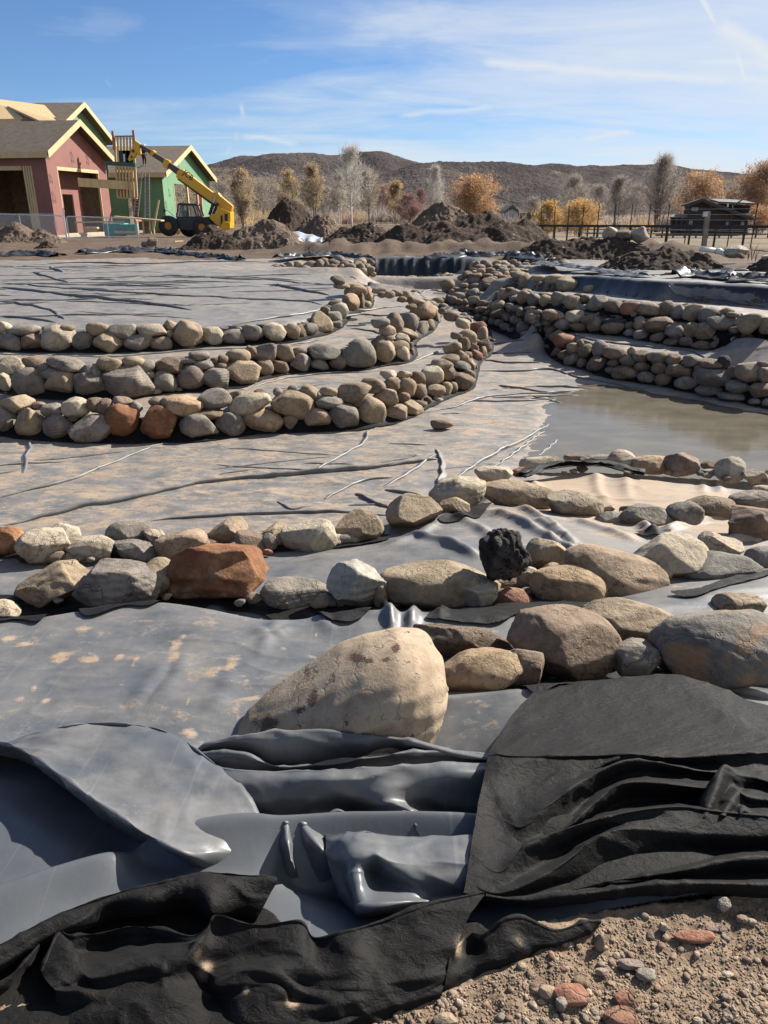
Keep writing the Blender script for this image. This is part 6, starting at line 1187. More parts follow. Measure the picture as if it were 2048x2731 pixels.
a_ = og.data.attributes.new('zone', 'FLOAT', 'POINT'); a_.data.foreach_set('value', zone.ravel().astype(np.float32))
# pebbles of the dirt in front
rsp = np.random.RandomState(91)
dirt = [PZ(*full('g', *p), .0)[:2] for p in ((-100, 800), (80, 720), (250, 645), (450, 565), (600, 512), (800, 425), (930, 345), (1200, 300), (1659, 265), (2300, 250), (2300, 900), (-300, 1000))]
tint_p = np.array([(.28, .20, .14), (.32, .24, .17), (.24, .17, .12), (.36, .29, .22), (.27, .175, .125), (.22, .18, .14)])
V, F, T = [], [], []; nb = 0
protos = [rock_shape(rsp, 1 if k < 10 else 2, .7, .12) for k in range(24)]
cnt = 0
while cnt < 6500:
    px_ = rsp.uniform(950, 2150); py_ = rsp.uniform(2380, 2760); p = PZ(px_, py_, 0)
    if not inpoly(np.array([p[0]]), np.array([p[1]]), dirt)[0]: continue
    cl = .5+.5*perlin(np.array([p[0]*5]), np.array([p[1]*5]), 71)[0]
    if rsp.rand() > .25+1.0*cl: continue
    s = .0010+.0020*rsp.rand()+(.0075*rsp.rand()**2.2 if rsp.rand() < .14*cl+.015 else 0); v, f = protos[rsp.randint(12, 24) if s > .006 else rsp.randint(12)]
    a = rsp.rand()*6.28; q = v*np.array((s*1.25, s, s*.7)); q = np.stack([q[:, 0]*math.cos(a)-q[:, 1]*math.sin(a), q[:, 0]*math.sin(a)+q[:, 1]*math.cos(a), q[:, 2]], 1)
    z = .012*fbm(p[0]*4, p[1]*4, 5, 61)+.006*fbm(p[0]*22, p[1]*22, 3, 62)-.006
    V.append(q+np.array((p[0], p[1], float(z)+s*.25))); F.append(f+nb); nb += len(q); T.append(np.tile(np.r_[tint_p[rsp.randint(6)]*(.8+.4*rsp.rand()), 1.0], (len(q), 1))); cnt += 1
o = mesh_obj('gravel', np.vstack(V), np.vstack(F), M_ROCK); at = o.data.attributes.new('tint', 'FLOAT_COLOR', 'POINT'); at.data.foreach_set('color', np.vstack(T).astype(np.float32).ravel())
tag(o, 'loose gravel and grit strewn over the sunlit dirt', 'gravel', kind='stuff')
PEB = [(1020, 755, 138, 72, 'r', 'reddish flat pebble half cut by the bottom edge'), (805, 650, 145, 72, 'r', 'brick-red rounded pebble with a grey stone against it'), (770, 695, 50, 50, 'g', 'grey pebble leaning on the brick-red rounded one'),
       (1045, 675, 92, 52, 'r', 'brown-red egg-shaped pebble above the bottom edge'), (1065, 520, 100, 34, 'p', 'purplish flat pebble in the middle of the dirt'), (1130, 565, 84, 48, 'g', 'pale grey pebble beside a soil lump'), (1340, 405, 172, 42, 'r', 'long red-brown flat pebble in the upper dirt'),
       (1440, 368, 90, 22, 'p', 'thin purplish pebble above the long red-brown one'), (1465, 262, 54, 56, 'w', 'white pebble standing against the felt edge'), (1205, 362, 34, 34, 'l', 'small cream round pebble near the felt edge'), (1550, 325, 52, 26, 't', 'tan pebble by the right edge below the felt'),
       (850, 595, 70, 40, 'b', 'brown lump-shaped pebble above the brick-red one'), (940, 553, 52, 26, 'p', 'purple-brown pebble left of the purplish flat one'), (265, 760, 100, 40, 't', 'tan flat pebble at the bottom edge near the felt'), (705, 640, 70, 50, 't', 'tan angular chip left of the brick-red pebble'), (930, 425, 45, 56, 'b', 'upright brown chip at the felt edge'), (1485, 565, 46, 22, 'l', 'small pale pebble in the open dirt'), (1355, 768, 40, 30, 'l', 'small cream pebble at the bottom edge')]
for x_, y_, w_, h_, c_, lb in PEB:
    o = near_rock(('g', x_, y_, w_, h_, c_, 0, -.004, lb, .4, ''), 'pebble', 4); o['category'] = 'pebble'; o['group'] = 'pebbles on the dirt'
# ------------------------------------------------------------------ dirt piles
def soil_mat(name, dk, md, lt, sc=1.0):
    m, t, b = new_mat(name); P = posco(t)
    n1 = noise(t, P, 1.2*sc, 6, .6); n2 = noise(t, P, 7*sc, 6, .65); vo = t.nodes.new('ShaderNodeTexVoronoi'); vo.inputs['Scale'].default_value = 4.2*sc; vo.inputs['Randomness'].default_value = 1
    t.links.new(P, vo.inputs['Vector']); st = mathn(t, 'MULTIPLY', mathn(t, 'SUBTRACT', .32, vo.outputs['Distance']), 8, clamp=True)
    pick = N(t, 'ShaderNodeSeparateColor'); t.links.new(vo.outputs['Color'], pick.inputs[0]); ston = attr(t, 'stony')
    st = mathn(t, 'MULTIPLY', st, mathn(t, 'MULTIPLY', mathn(t, 'SUBTRACT', mathn(t, 'ADD', pick.outputs[0], ston), 1.0), 6, clamp=True))
    c = ramp(t, mathn(t, 'ADD', mathn(t, 'MULTIPLY', n1, .4), mathn(t, 'MULTIPLY', n2, .6)), [(.36, dk), (.52, md), (.68, lt)])
    c = mixc(t, mathn(t, 'MULTIPLY', st, .8), c, ramp(t, pick.outputs[1], [(.0, (.16, .12, .09)), (1, (.38, .31, .25))]))
    setc(t, b.inputs['Base Color'], c); b.inputs['Roughness'].default_value = .95; b.inputs['Specular IOR Level'].default_value = .12
    bump(t, b, mathn(t, 'ADD', mathn(t, 'MULTIPLY', n2, .5), mathn(t, 'MULTIPLY', st, .6)), 1.0, .18); return m
M_SOIL1 = soil_mat('dark_topsoil', (.028, .019, .014), (.060, .041, .030), (.10, .072, .053)); M_SOIL2 = soil_mat('gravelly_soil', (.075, .052, .038), (.14, .10, .073), (.22, .165, .12))
def pile(label, lumps, mat, stony, seed, name='dirt_pile'):
    """lumps: (px, top py, base py, width px, depth Y, roundness) -> one heap"""
    info = []
    for px_, t_, b_, w_, Y, k in lumps:
        top = PY(px_, t_, Y); wd = w_/FOC*(Y*math.cos(PITCH)+.0)*1.0; wd = abs(PY(px_+w_/2, (t_+b_)/2, Y)[0]-PY(px_-w_/2, (t_+b_)/2, Y)[0]); zb = float(ground_z(np.array(top[0]), np.array(Y)))-.15
        info.append((top[0], Y, top[2]-zb, wd/2, k, zb))
    x0 = min(i[0]-i[3]*1.25 for i in info); x1 = max(i[0]+i[3]*1.25 for i in info); y0 = min(i[1]-max(i[3]*.8, i[2]*1.5) for i in info); y1 = max(i[1]+max(i[3]*.8, i[2]*1.5) for i in info)
    n = 150; m = 90; X, Yg = np.meshgrid(np.linspace(x0, x1, n), np.linspace(y0, y1, m))
    zb = min(i[5] for i in info); Z = np.zeros_like(X)
    wx = X+.12*fbm(X*.8, Yg*.8, 3, seed)*min(i[3] for i in info); wy = Yg+.12*fbm(X*.8+9, Yg*.8, 3, seed+1)*min(i[3] for i in info)
    for cx_, cy_, h, rx, k, _ in info:
        ry = max(rx*.8, h*1.5); d = np.sqrt(((wx-cx_)/rx)**2+((wy-cy_)/ry)**2); pr_ = np.clip(1-np.sqrt(d*d+.012), 0, 1); Z = (Z**3+(h*1.10*np.where(pr_ > 0, (.5*pr_**k+.5*pr_**1.6), 0)).clip(0)**3)**(1/3)
    hm = max(i[2] for i in info); e = np.clip(Z/hm*4, 0, 1)
    Z = Z+e*hm*(.07*fbm(X*1.1, Yg*1.1, 3, seed+2)+.05*np.abs(fbm(X*3, Yg*3, 3, seed+3)))+e*.05*fbm(X*6, Yg*6, 2, seed+4)
    Z = np.where(Z <= 0.001, -.3, Z)
    id_ = np.arange(n*m).reshape(m, n); f = np.stack([id_[:-1, :-1], id_[:-1, 1:], id_[1:, 1:], id_[1:, :-1]], 2).reshape(-1, 4)
    keepf = (Z.ravel()[f].max(1) > -.2); o = mesh_obj(name, np.stack([X.ravel(), Yg.ravel(), (Z+zb).ravel()], 1), f[keepf], mat)
    a = o.data.attributes.new('stony', 'FLOAT', 'POINT'); a.data.foreach_set('value', np.full(len(o.data.vertices), stony, np.float32))
    return tag(o, label, 'dirt pile', 'earth and gravel piles of the building site')
pile('small soil heap in front of the yellow telehandler', [(572, 599, 652, 200, 38, .7), (530, 628, 655, 170, 37, .8), (610, 625, 655, 150, 37, .7)], M_SOIL1, .35, 1)
pile('broad gravelly heap between the telehandler and the pale tarp', [(700, 595, 652, 240, 38, .6), (735, 598, 652, 200, 38, .6), (650, 615, 652, 180, 37.5, .7), (770, 625, 654, 140, 37, .7)], M_SOIL2, .75, 2)
pile('tall dark conical soil heap below the yellow willows', [(758, 541, 614, 175, 70, .7), (775, 545, 614, 170, 70, .7), (805, 560, 614, 140, 70, .8)], M_SOIL1, .15, 3)
pile('grey stony rubble heap behind the pale tarp', [(848, 578, 632, 150, 52, .6), (875, 580, 632, 140, 52, .6), (815, 595, 632, 110, 52, .7)], M_SOIL2, .85, 4)
pile('low clumpy soil heap under the white birch', [(920, 603, 642, 130, 45, .6), (985, 599, 642, 140, 44, .6), (955, 606, 644, 220, 44, .6), (1015, 612, 642, 110, 44, .6)], M_SOIL1, .4, 5)
pile('pointed brown gravel heap below the orange bush', [(1158, 548, 606, 180, 72, .7), (1185, 549, 606, 180, 72, .7), (1225, 560, 606, 150, 72, .7)], M_SOIL2, .5, 6)
pile('long dark soil ridge in the middle of the site', [(1085, 592, 652, 260, 38, .75), (1180, 590, 652, 300, 38, .75), (1250, 578, 652, 280, 38.5, .7), (1305, 569, 652, 260, 39, .7), (1399, 586, 652, 230, 37, .7), (1340, 592, 655, 330, 36, .7), (1210, 602, 655, 380, 36, .7)], M_SOIL1, .3, 7)
pile('dark soil bank carrying the three boulders before the fence', [(1455, 636, 680, 260, 29, .7), (1560, 630, 680, 320, 29, .65), (1650, 636, 680, 280, 28.5, .65), (1720, 650, 685, 200, 28, .7)], M_SOIL1, .3, 8)
pile('near clumpy soil bank beside the white pipe', [(1790, 655, 706, 330, 22.5, .65), (1870, 674, 706, 260, 22.3, .7), (1690, 672, 700, 240, 23, .7)], M_SOIL1, .3, 9)
pile('soil heap cut by the right edge of the frame', [(2060, 668, 712, 150, 20.5, .8)], M_SOIL1, .4, 10)
pile('grey brown earth mound behind the wire fence panel', [(40, 590, 655, 190, 46, .6), (115, 612, 660, 140, 45.5, .7), (-40, 596, 655, 160, 46, .7)], M_SOIL2, .3, 11)
pile('little soil heap at the foot of the wire fence', [(123, 642, 668, 90, 38, .7)], M_SOIL1, .3, 12)
def far_rock(zm, x, y, w_, h_, c, Y, label, lift=0, facet=.8, mat=None):
    r = rec(zm, (x, y, w_, h_, c)); pos = PY(r['px'], r['py'], Y); dpt = depth_of(pos); rs = np.random.RandomState(int(x+y*3)); p, f = rock_shape(rs, 4, facet, .12, 2.4)
    W, H = r['w']/FOC*dpt*1.1, r['h']/FOC*dpt*1.15
    o, _ = build_rock('boulder', p, f, pos, (W, W*.9, H), 0, 0, CL[c], mat or M_ROCK, .05, rs); return tag(o, label, 'boulder', 'boulders lying on the soil banks')
far_rock('z3', 835, 437, 78, 62, 'l', 28.8, 'pale boulder, left one of the three on the soil bank'); far_rock('z3', 908, 448, 86, 54, 'b', 28.6, 'darker low boulder between the two pale ones on the bank'); far_rock('z3', 988, 443, 88, 72, 'l', 28.4, 'pale tall boulder, right one of the three on the soil bank')
far_rock('z1', 990, 1020, 68, 60, 'b', 37, 'brown rock lying left of the soil heap by the liner rim'); far_rock('z1', 945, 1030, 55, 35, 'g', 37, 'small grey rock beside the brown rock at the liner rim')
far_rock('z3', 1490, 530, 118, 58, 'w', 22, 'white rugged boulder at the end of the white pipe', facet=1.0); far_rock('z3', 1515, 553, 40, 24, 'b', 21.6, 'small brown rock in front of the white rugged boulder'); far_rock('z3', 1645, 560, 40, 25, 'l', 20.4, 'small pale rock on the heap at the right edge')
# pale tarp on the gravel
mt, t_, b_ = new_mat('grey_tarp'); setc(t_, b_.inputs['Base Color'], ramp(t_, noise(t_, mapping(t_, objco(t_), (1, 6, 1)), 2, 4), [(.3, (.22, .24, .25)), (.7, (.42, .44, .45))])); b_.inputs['Roughness'].default_value = .4
tv = []; tf = []; nx, ny = 40, 14
for j in range(ny):
    for i in range(nx):
        u, v = i/(nx-1), j/(ny-1); a = PY(750+u*10, 615, 41)*(1-v)+PY(775, 645, 37.5)*v; b = PY(862, 633, 39.5)*(1-v)+PY(858, 648, 37.2)*v
        p = a*(1-u)+b*u; p[2] += .06*math.sin(u*19+v*3)*(.4+v)+.05*math.sin(v*9+u*4); tv.append(p)
for j in range(ny-1):
    for i in range(nx-1): tf.append((j*nx+i, j*nx+i+1, (j+1)*nx+i+1, (j+1)*nx+i))
o = mesh_obj('tarp', tv, tf, mt); o.modifiers.new('thickness', 'SOLIDIFY').thickness = .01; tag(o, 'pale grey tarp draped at the foot of the gravel heap', 'tarp')
# white pipe
mp_ = simple('white_plastic', (.72, .68, .58), .4, .08); mb = MB(); p0 = PY(1866, 664, 22.3); p1 = PY(1910, 669, 22.2); p2 = PY(1922, 671, 22.1); p3 = PY(1935, 680, 22)
mb.tube([p0, p1], .065, 12); mb.tube([p1, p2], .085, 12); mb.tube([p2, p3], [.07, .06], 12); o = mb.build('pipe', mp_, None, True); tag(o, 'white plastic pipe with a bend lying on the soil bank', 'pipe')
# crumpled black sheet edges along the rims
mrim, t_, b_ = new_mat('black_plastic_edge'); setc(t_, b_.inputs['Base Color'], ramp(t_, noise(t_, posco(t_), 3, 5), [(.3, (.010, .010, .011)), (.75, (.045, .047, .05))])); b_.inputs['Roughness'].default_value = .42
def ruffle(label, pts, width, hgt, seed, mat=mrim):
    width, hgt = width*.62, hgt*.62; P = resample(np.array([PZ(x_, y_, z_) for x_, y_, z_ in pts]), .06); n = len(P); mw = 15; T = np.gradient(P[:, :2], axis=0); T /= np.linalg.norm(T, axis=1)[:, None]+1e-9; Nn = np.stack([-T[:, 1], T[:, 0]], 1); s = np.r_[0, np.cumsum(np.linalg.norm(np.diff(P[:, :2], axis=0), axis=1))]
    g = np.linspace(-1, 1, mw); S_, G_ = np.meshgrid(s, g, indexing='ij'); wv_ = width*(1+.35*perlin(S_*.7, S_*0+seed, seed))
    off = G_*wv_+.10*perlin(S_*2.1, G_*1.5, seed+1); X = P[:, 0][:, None]+Nn[:, 0][:, None]*off; Y = P[:, 1][:, None]+Nn[:, 1][:, None]*off
    prof = np.clip(1-np.abs(G_+.35*perlin(S_*.9, S_*0, seed+2))**1.5, 0, 1); Z = P[:, 2][:, None]+hgt*.75*prof*(.45+.5*perlin(S_*1.6, G_*1.5, seed+3)+.35*perlin(S_*4.2, G_*2.8, seed+4)+.5*(1-np.abs(perlin(S_*3.2+G_*2, G_*1.4, seed+6))*2).clip(0)**2)
    base = np.where((np.hypot(X, Y) < 35), sample(Zl, X, Y), 0); Z = np.maximum(Z, np.minimum(base, P[:, 2][:, None]+.15)+.015)
    id_ = np.arange(n*mw).reshape(n, mw); f = np.stack([id_[:-1, :-1], id_[1:, :-1], id_[1:, 1:], id_[:-1, 1:]], 2).reshape(-1, 4)
    o = mesh_obj('black_sheet_edge', np.stack([X.ravel(), Y.ravel(), Z.ravel()], 1), f, mat); o.modifiers.new('thickness', 'SOLIDIFY').thickness = .006; return tag(o, label, 'sheet edge', 'crumpled sheet edges along the pond rim')
ruffle('crumpled black sheet edge at the left end of the far rim', [(-80, 683, .02), (40, 681, .02), (120, 679, .02), (150, 684, .0)], .7, .45, 3)
ruffle('low wrinkled grey-black sheet edge on the far left rim', [(215, 676, .02), (270, 673, .02), (330, 664, .1), (350, 670, .06), (420, 668, .05), (480, 676, .02)], .6, .4, 5)
ruffle('thin black sheet edge along the dirt in the middle of the rim', [(480, 678, .02), (560, 686, .0), (640, 693, .0)], .45, .35, 7)
ruffle('bunched black sheet edge above the far rock heap', [(740, 688, .05), (800, 684, .05), (850, 682, .06), (880, 679, .08), (930, 684, .05), (985, 690, .03)], .5, .35, 9)
ruffle('shiny black sheet bunched at the top of the liner bank', [(1130, 694, .0), (1200, 684, .12), (1240, 680, .15), (1300, 686, .1), (1360, 683, .14), (1420, 690, .12), (1470, 694, .1)], .6, .45, 11)
ruffle('grey rippled sheet edge going down the right rim', [(1440, 702, .1), (1500, 708, .15), (1560, 716, .18), (1640, 728, .2), (1720, 738, .2)], .5, .2, 13, M_LINER)
ruffle('crumpled black sheet edge in the middle of the right rim', [(1790, 738, .22), (1850, 731, .25), (1900, 736, .25), (1960, 744, .24)], .5, .35, 15)
ruffle('crumpled black sheet edge at the right frame edge', [(1940, 752, .2), (1990, 746, .26), (2060, 750, .25), (2200, 762, .25)], .55, .4, 17)
# black felt flap at the pool edge
fl = ruffle('black felt flap tucked under the pool-edge rocks', [(1385, 1270, -.72), (1430, 1250, -.72), (1520, 1236, -.72), (1600, 1238, -.74), (1720, 1262, -.78)], .055, .09, 19, M_FELT); fl.name = 'felt_flap'; fl['category'] = 'felt flap'; del fl['group']
# ================================================================== hills
def text_mesh(cu, mat):
    o = bpy.data.objects.new('tmp', cu); COL.objects.link(o); bpy.context.view_layer.update()
    me = bpy.data.meshes.new_from_object(o.evaluated_get(bpy.context.evaluated_depsgraph_get())); me.name = cu.name; bpy.data.objects.remove(o); bpy.data.curves.remove(cu); me.materials.clear(); me.materials.append(mat); return me
ZM['zt'] = (280, 330, .217); ZM['zr'] = (0, 260, .217); ZM['zd'] = (1760, 440, .1736)
def hill_mat():
    m, t, b = new_mat('scrub_hill'); P = posco(t)
    n1 = noise(t, mapping(t, P, (1, .6, 1.6)), .010, 7, .62, .6); n2 = noise(t, P, .06, 6, .68); n3 = noise(t, mapping(t, P, (1, .5, 1)), .22, 4, .7)
    v = mathn(t, 'ADD', mathn(t, 'MULTIPLY', n1, .5), mathn(t, 'ADD', mathn(t, 'MULTIPLY', n2, .4), mathn(t, 'MULTIPLY', n3, .3)))
    gr = attr(t, 'grass')
    c = ramp(t, v, [(.42, (.058, .052, .054)), (.56, (.082, .071, .071)), (.68, (.125, .108, .10))])
    c2 = ramp(t, v, [(.42, (.095, .080, .062)), (.58, (.145, .12, .088)), (.70, (.21, .175, .12))])
    k = mathn(t, 'MULTIPLY', mathn(t, 'SUBTRACT', mathn(t, 'ADD', gr, mathn(t, 'MULTIPLY', mathn(t, 'SUBTRACT', n1, .5), 1.8)), .45), 4, clamp=True)
    setc(t, b.inputs['Base Color'], mixc(t, k, c, c2)); b.inputs['Roughness'].default_value = 1; b.inputs['Specular IOR Level'].default_value = 0
    bump(t, b, mathn(t, 'ADD', n2, mathn(t, 'MULTIPLY', n3, .8)), 1.0, 9); return m
M_HILL = hill_mat()
def hill(name, ridge, Y, depth, seed, grass, ybase=596, rough=1.0):
    xs = np.array([p[0] for p in ridge], float); ys = np.array([p[1] for p in ridge], float); nx, ny = 420, 60
    px_ = np.linspace(xs[0], xs[-1], nx); py_ = np.interp(px_, xs, ys)
    k = np.exp(-.5*(np.arange(-9, 10)/3.5)**2); k /= k.sum(); py_ = np.convolve(np.pad(py_, 9, mode='edge'), k, 'valid')
    top = np.array([PY(a, b, Y) for a, b in zip(px_, py_)]); X = []; Yg = []; Z = []
    for j in range(ny):
        v = j/(ny-1)*1.35; yy = Y-depth+depth*v
        prof = np.where(v <= 1, np.sin(min(v, 1)*math.pi/2)**1.25, 1-(v-1)*1.2)
        x = top[:, 0]*(yy/Y); h = (top[:, 2]+6)*prof-6
        nz = (fbm(x/130, np.full(nx, yy)/160, 4, seed)*.10+np.abs(perlin(x/60+seed, np.full(nx, yy)/240, seed+3))*-.07)*h*min(1, (1-min(v, 1))*6)*rough
        bush = .6*(np.abs(fbm(x/9, np.full(nx, yy)/9, 2, seed+9)))*2.4*rough
        X.append(x); Yg.append(np.full(nx, yy)); Z.append(h+nz+bush)
    X, Yg, Z = map(np.array, (X, Yg, Z)); id_ = np.arange(nx*ny).reshape(ny, nx); f = np.stack([id_[:-1, :-1], id_[:-1, 1:], id_[1:, 1:], id_[1:, :-1]], 2).reshape(-1, 4)
    o = mesh_obj(name, np.stack([X.ravel(), Yg.ravel(), Z.ravel()], 1), f, M_HILL); tag(o, kind='structure')
    a = o.data.attributes.new('grass', 'FLOAT', 'POINT'); a.data.foreach_set('value', np.full(nx*ny, grass, np.float32)); return o
hill('hills', [(380, 470), (555, 445), (640, 428), (700, 424), (735, 412), (780, 409), (850, 411), (885, 424), (915, 424), (945, 410), (985, 404), (1030, 407), (1075, 425), (1105, 442), (1150, 441), (1250, 441), (1350, 443), (1460, 446), (1600, 444), (1700, 445), (1850, 451), (1960, 463), (2080, 474), (2400, 492), (2900, 510), (3500, 540)], 1500, 600, 3, .18)
hill('hills', [(900, 500), (1050, 462), (1105, 444), (1180, 440), (1260, 443), (1330, 440), (1390, 443), (1450, 448), (1500, 462), (1560, 485), (1625, 515), (1700, 545), (1800, 575), (1900, 590)], 1050, 420, 13, .30)
hill('hills', [(300, 470), (480, 458), (560, 454), (640, 457), (720, 470), (820, 492), (900, 505), (1000, 520), (1100, 512), (1200, 520), (1330, 545), (1450, 575), (1550, 592)], 700, 330, 23, .62)
# ================================================================== trees
def bark(name, col, var=.3): return simple(name, col, .9, var, 3)
M_TR = {'brown': bark('brown_bark', (.10, .07, .05)), 'grey': bark('grey_bark', (.17, .145, .125)), 'white': bark('white_bark', (.62, .58, .52), .25), 'red': bark('red_bark', (.15, .075, .06))}
def leaf_mat(name, a, b_, tr=.25):
    m, t, b = new_mat(name); n = noise(t, posco(t), 1.2, 4, .6); setc(t, b.inputs['Base Color'], ramp(t, n, [(.3, a), (.7, b_)])); b.inputs['Roughness'].default_value = .8; b.inputs['Specular IOR Level'].default_value = .1
    tr_ = t.nodes.new('ShaderNodeBsdfTranslucent'); t.links.new(b.inputs['Base Color'].links[0].from_socket, tr_.inputs[0]); mx = t.nodes.new('ShaderNodeMixShader'); mx.inputs[0].default_value = .45; t.links.new(b.outputs[0], mx.inputs[1]); t.links.new(tr_.outputs[0], mx.inputs[2]); t.links.new(mx.outputs[0], t.nodes['Material Output'].inputs[0]); return m
M_LF = {'gold': leaf_mat('gold_leaf', (.44, .29, .10), (.68, .48, .20)), 'straw': leaf_mat('straw_leaf', (.40, .27, .13), (.62, .46, .24)), 'orange': leaf_mat('orange_leaf', (.42, .16, .05), (.68, .30, .10)), 'yellow': leaf_mat('yellow_leaf', (.55, .30, .05), (.75, .45, .09)),
        'twig': leaf_mat('bare_twig', (.24, .20, .17), (.40, .35, .31)), 'purple': leaf_mat('purple_twig', (.20, .12, .115), (.33, .21, .19)), 'white': leaf_mat('pale_twig', (.34, .31, .28), (.55, .51, .46)), 'olive': leaf_mat('olive_leaf', (.26, .19, .08), (.48, .33, .13))}
def tree(name, label, px, ytop, ybase, wpx, Y, bk, lf, n_leaf, leaf, stems=1, twig=1500, tw=.035, shape='oval', group='trees below the hills', seed=0, spread=1.0, mixl=None):
    rs = np.random.RandomState(seed+int(px)); base = PY(px, ybase, Y); zt = PY(px, ytop, Y)[2]; zg = min(base[2], float(ground_z2(base[0], Y))) ; H = zt-zg; W = wpx/FOC*(Y*1.07)/2
    root = empty(name, (base[0], Y, zg), label, 'bush' if 'bush' in name or 'shrub' in name else 'tree', group); o0 = np.array((base[0], Y, zg))
    tips = []; mb = MB()
    def env(h):  # crown half width at relative height
        if shape == 'col': return (.55+.45*math.sin(math.pi*min(1, h*1.0)))*.9*W*(1 if h < .8 else (1-h)/.2*.8+.2)
        if shape == 'round': return W*math.sqrt(max(0.02, 1-((h-.5)/.52)**2))
        if shape == 'vase': return W*(.25+.9*h)*(1 if h < .85 else max(.15, (1-h)/.15))
        return W*max(.12, math.sin(math.pi*min(.999, max(.02, (h-.08)/.95)))**.7)
    for s in range(stems):
        a = rs.rand()*6.28; off = W*.5*(rs.rand() if stems > 1 else 0)*spread; lean = rs.randn(2)*.04*H+np.array((math.cos(a), math.sin(a)))*off*.8
        hh = H*(.97 if s == 0 else rs.uniform(.7, .97)); r0 = max(.05, H*.014)/(1 if stems < 3 else 1.5)
        pts = []; n = 9
        for k in range(n):
            u = k/(n-1); pts.append(o0+np.array((math.cos(a)*off*.4+lean[0]*u+rs.randn()*.012*H*u, math.sin(a)*off*.4+lean[1]*u+rs.randn()*.012*H*u, hh*u-.1)))
        mb.tube(pts, [r0*(1-.86*k/(n-1)) for k in range(n)], 6)
        nl = int(34/max(1, stems**.5)) if shape != 'col' else 26
        for q in range(nl):
            u = rs.uniform(.12 if shape in ('round', 'vase') else .25, .95); i = min(n-2, int(u*(n-1))); p = pts[i]+(pts[i+1]-pts[i])*(u*(n-1)-i); ang = rs.rand()*6.28
            h2 = min(.98, u+rs.uniform(.08, .25)); L_ = env(h2)*rs.uniform(.55, 1.0); e = np.array((o0[0]+math.cos(ang)*L_, o0[1]+math.sin(ang)*L_, zg+h2*H)); m_ = (p+e)/2+np.array((0, 0, -.04*H if shape != 'col' else 0))+rs.randn(3)*.02*H
            rr_ = r0*.42*(1-u*.6); mb.tube([p, m_, e], [rr_, rr_*.6, .012], 4, False); tips += [m_, e, (m_+e)/2, e]
    mb.build('trunk', M_TR[bk], root, True)
    tips = np.array(tips); V = []
    T = tips[rs.randint(len(tips), size=twig)]; d = rs.randn(twig, 3)*np.array((1, 1, .8))+np.array((0, 0, .9 if shape != 'weep' else -.5)); d /= np.linalg.norm(d, axis=1)[:, None]; L_ = rs.uniform(.05, .16, twig)[:, None]*H
    s_ = np.cross(d, rs.randn(twig, 3)); s_ /= np.linalg.norm(s_, axis=1)[:, None]; st = T+rs.randn(twig, 3)*W*.10
    Vt = np.stack([st-s_*tw, st+s_*tw, st+d*L_], 1).reshape(-1, 3); Ft = np.arange(len(Vt)).reshape(-1, 3)
    tipt = st+d*L_
    Ftot = [Ft]; Vtot = [Vt]; mi = [np.full(len(Ft), 0)]
    n_leaf = int(n_leaf*1.5)
    if n_leaf:
        k = rs.randint(twig, size=n_leaf); c = st[k]+d[k]*L_[k]*rs.uniform(.2, 1.1, n_leaf)[:, None]+rs.randn(n_leaf, 3)*W*.05
        u_ = rs.randn(n_leaf, 3); u_ /= np.linalg.norm(u_, axis=1)[:, None]; v_ = np.cross(u_, rs.randn(n_leaf, 3)); v_ /= np.linalg.norm(v_, axis=1)[:, None]; sz = (1.25*leaf*rs.uniform(.5, 1.2, n_leaf))[:, None]
        Vl = np.stack([c-u_*sz, c+v_*sz*.7, c+u_*sz], 1).reshape(-1, 3); Vtot.append(Vl); Ftot.append(np.arange(len(Vl)).reshape(-1, 3)+len(Vt)); mi.append(np.where(rs.rand(n_leaf) < (.0 if mixl is None else .35), 2, 1))
    o = mesh_obj('crown', np.vstack(Vtot), np.vstack(Ftot), [M_LF[{'white': 'white', 'red': 'purple'}.get(bk, 'twig')], M_LF[lf], M_LF[mixl or lf]], root, False, np.concatenate(mi)); return root
def ground_z2(x, y): return float(ground_z(np.array(float(x)), np.array(float(y))))
tree('willow_tree', 'wispy straw-coloured willow beside the telehandler boom', 652, 462, 600, 66, 112, 'brown', 'straw', 2600, .10, 3, 2600, .03, 'vase', mixl='gold')
tree('willow_tree', 'golden willow left one of the pair above the tall dark heap', 773, 464, 582, 60, 118, 'grey', 'gold', 2200, .10, 2, 1800, .03, 'round', mixl='straw')
tree('willow_tree', 'golden willow right one of the pair above the grey rubble heap', 836, 449, 585, 58, 116, 'brown', 'gold', 2200, .10, 2, 2200, .03, 'oval', mixl='straw')
tree('birch_tree', 'tall bare birch with a white trunk in the middle', 938, 400, 604, 96, 96, 'white', 'white', 0, .05, 1, 2600, .022, 'oval', seed=4)
tree('birch_tree', 'slender straw-leaved birch just left of the white trunk', 905, 470, 604, 46, 99, 'white', 'straw', 700, .09, 2, 1500, .025, 'oval')
tree('bare_tree', 'thin brownish tree just right of the white birch', 985, 455, 590, 62, 114, 'grey', 'straw', 900, .08, 3, 2200, .026, 'oval')
tree('willow_tree', 'small golden tree between the birch and the purple shrub', 1056, 490, 592, 46, 112, 'grey', 'gold', 1700, .10, 2, 1300, .03, 'oval', mixl='straw')
tree('shrub', 'purplish leafless shrub right of the small golden tree', 1090, 522, 590, 62, 108, 'red', 'purple', 900, .08, 5, 3000, .028, 'round')
tree('bare_tree', 'grey leafless poplars in a narrow clump left of the orange bush', 1160, 448, 580, 50, 128, 'white', 'twig', 0, .05, 4, 1800, .025, 'col')
tree('willow_bush', 'round orange willow bush in the middle of the tree line', 1266, 484, 592, 138, 104, 'brown', 'orange', 5200, .12, 7, 4200, .03, 'vase', mixl='gold')
tree('shrub', 'bright yellow-orange shrub left of the grey bare poplars', 1461, 546, 608, 64, 90, 'brown', 'yellow', 3000, .09, 5, 1500, .025, 'round', mixl='gold')
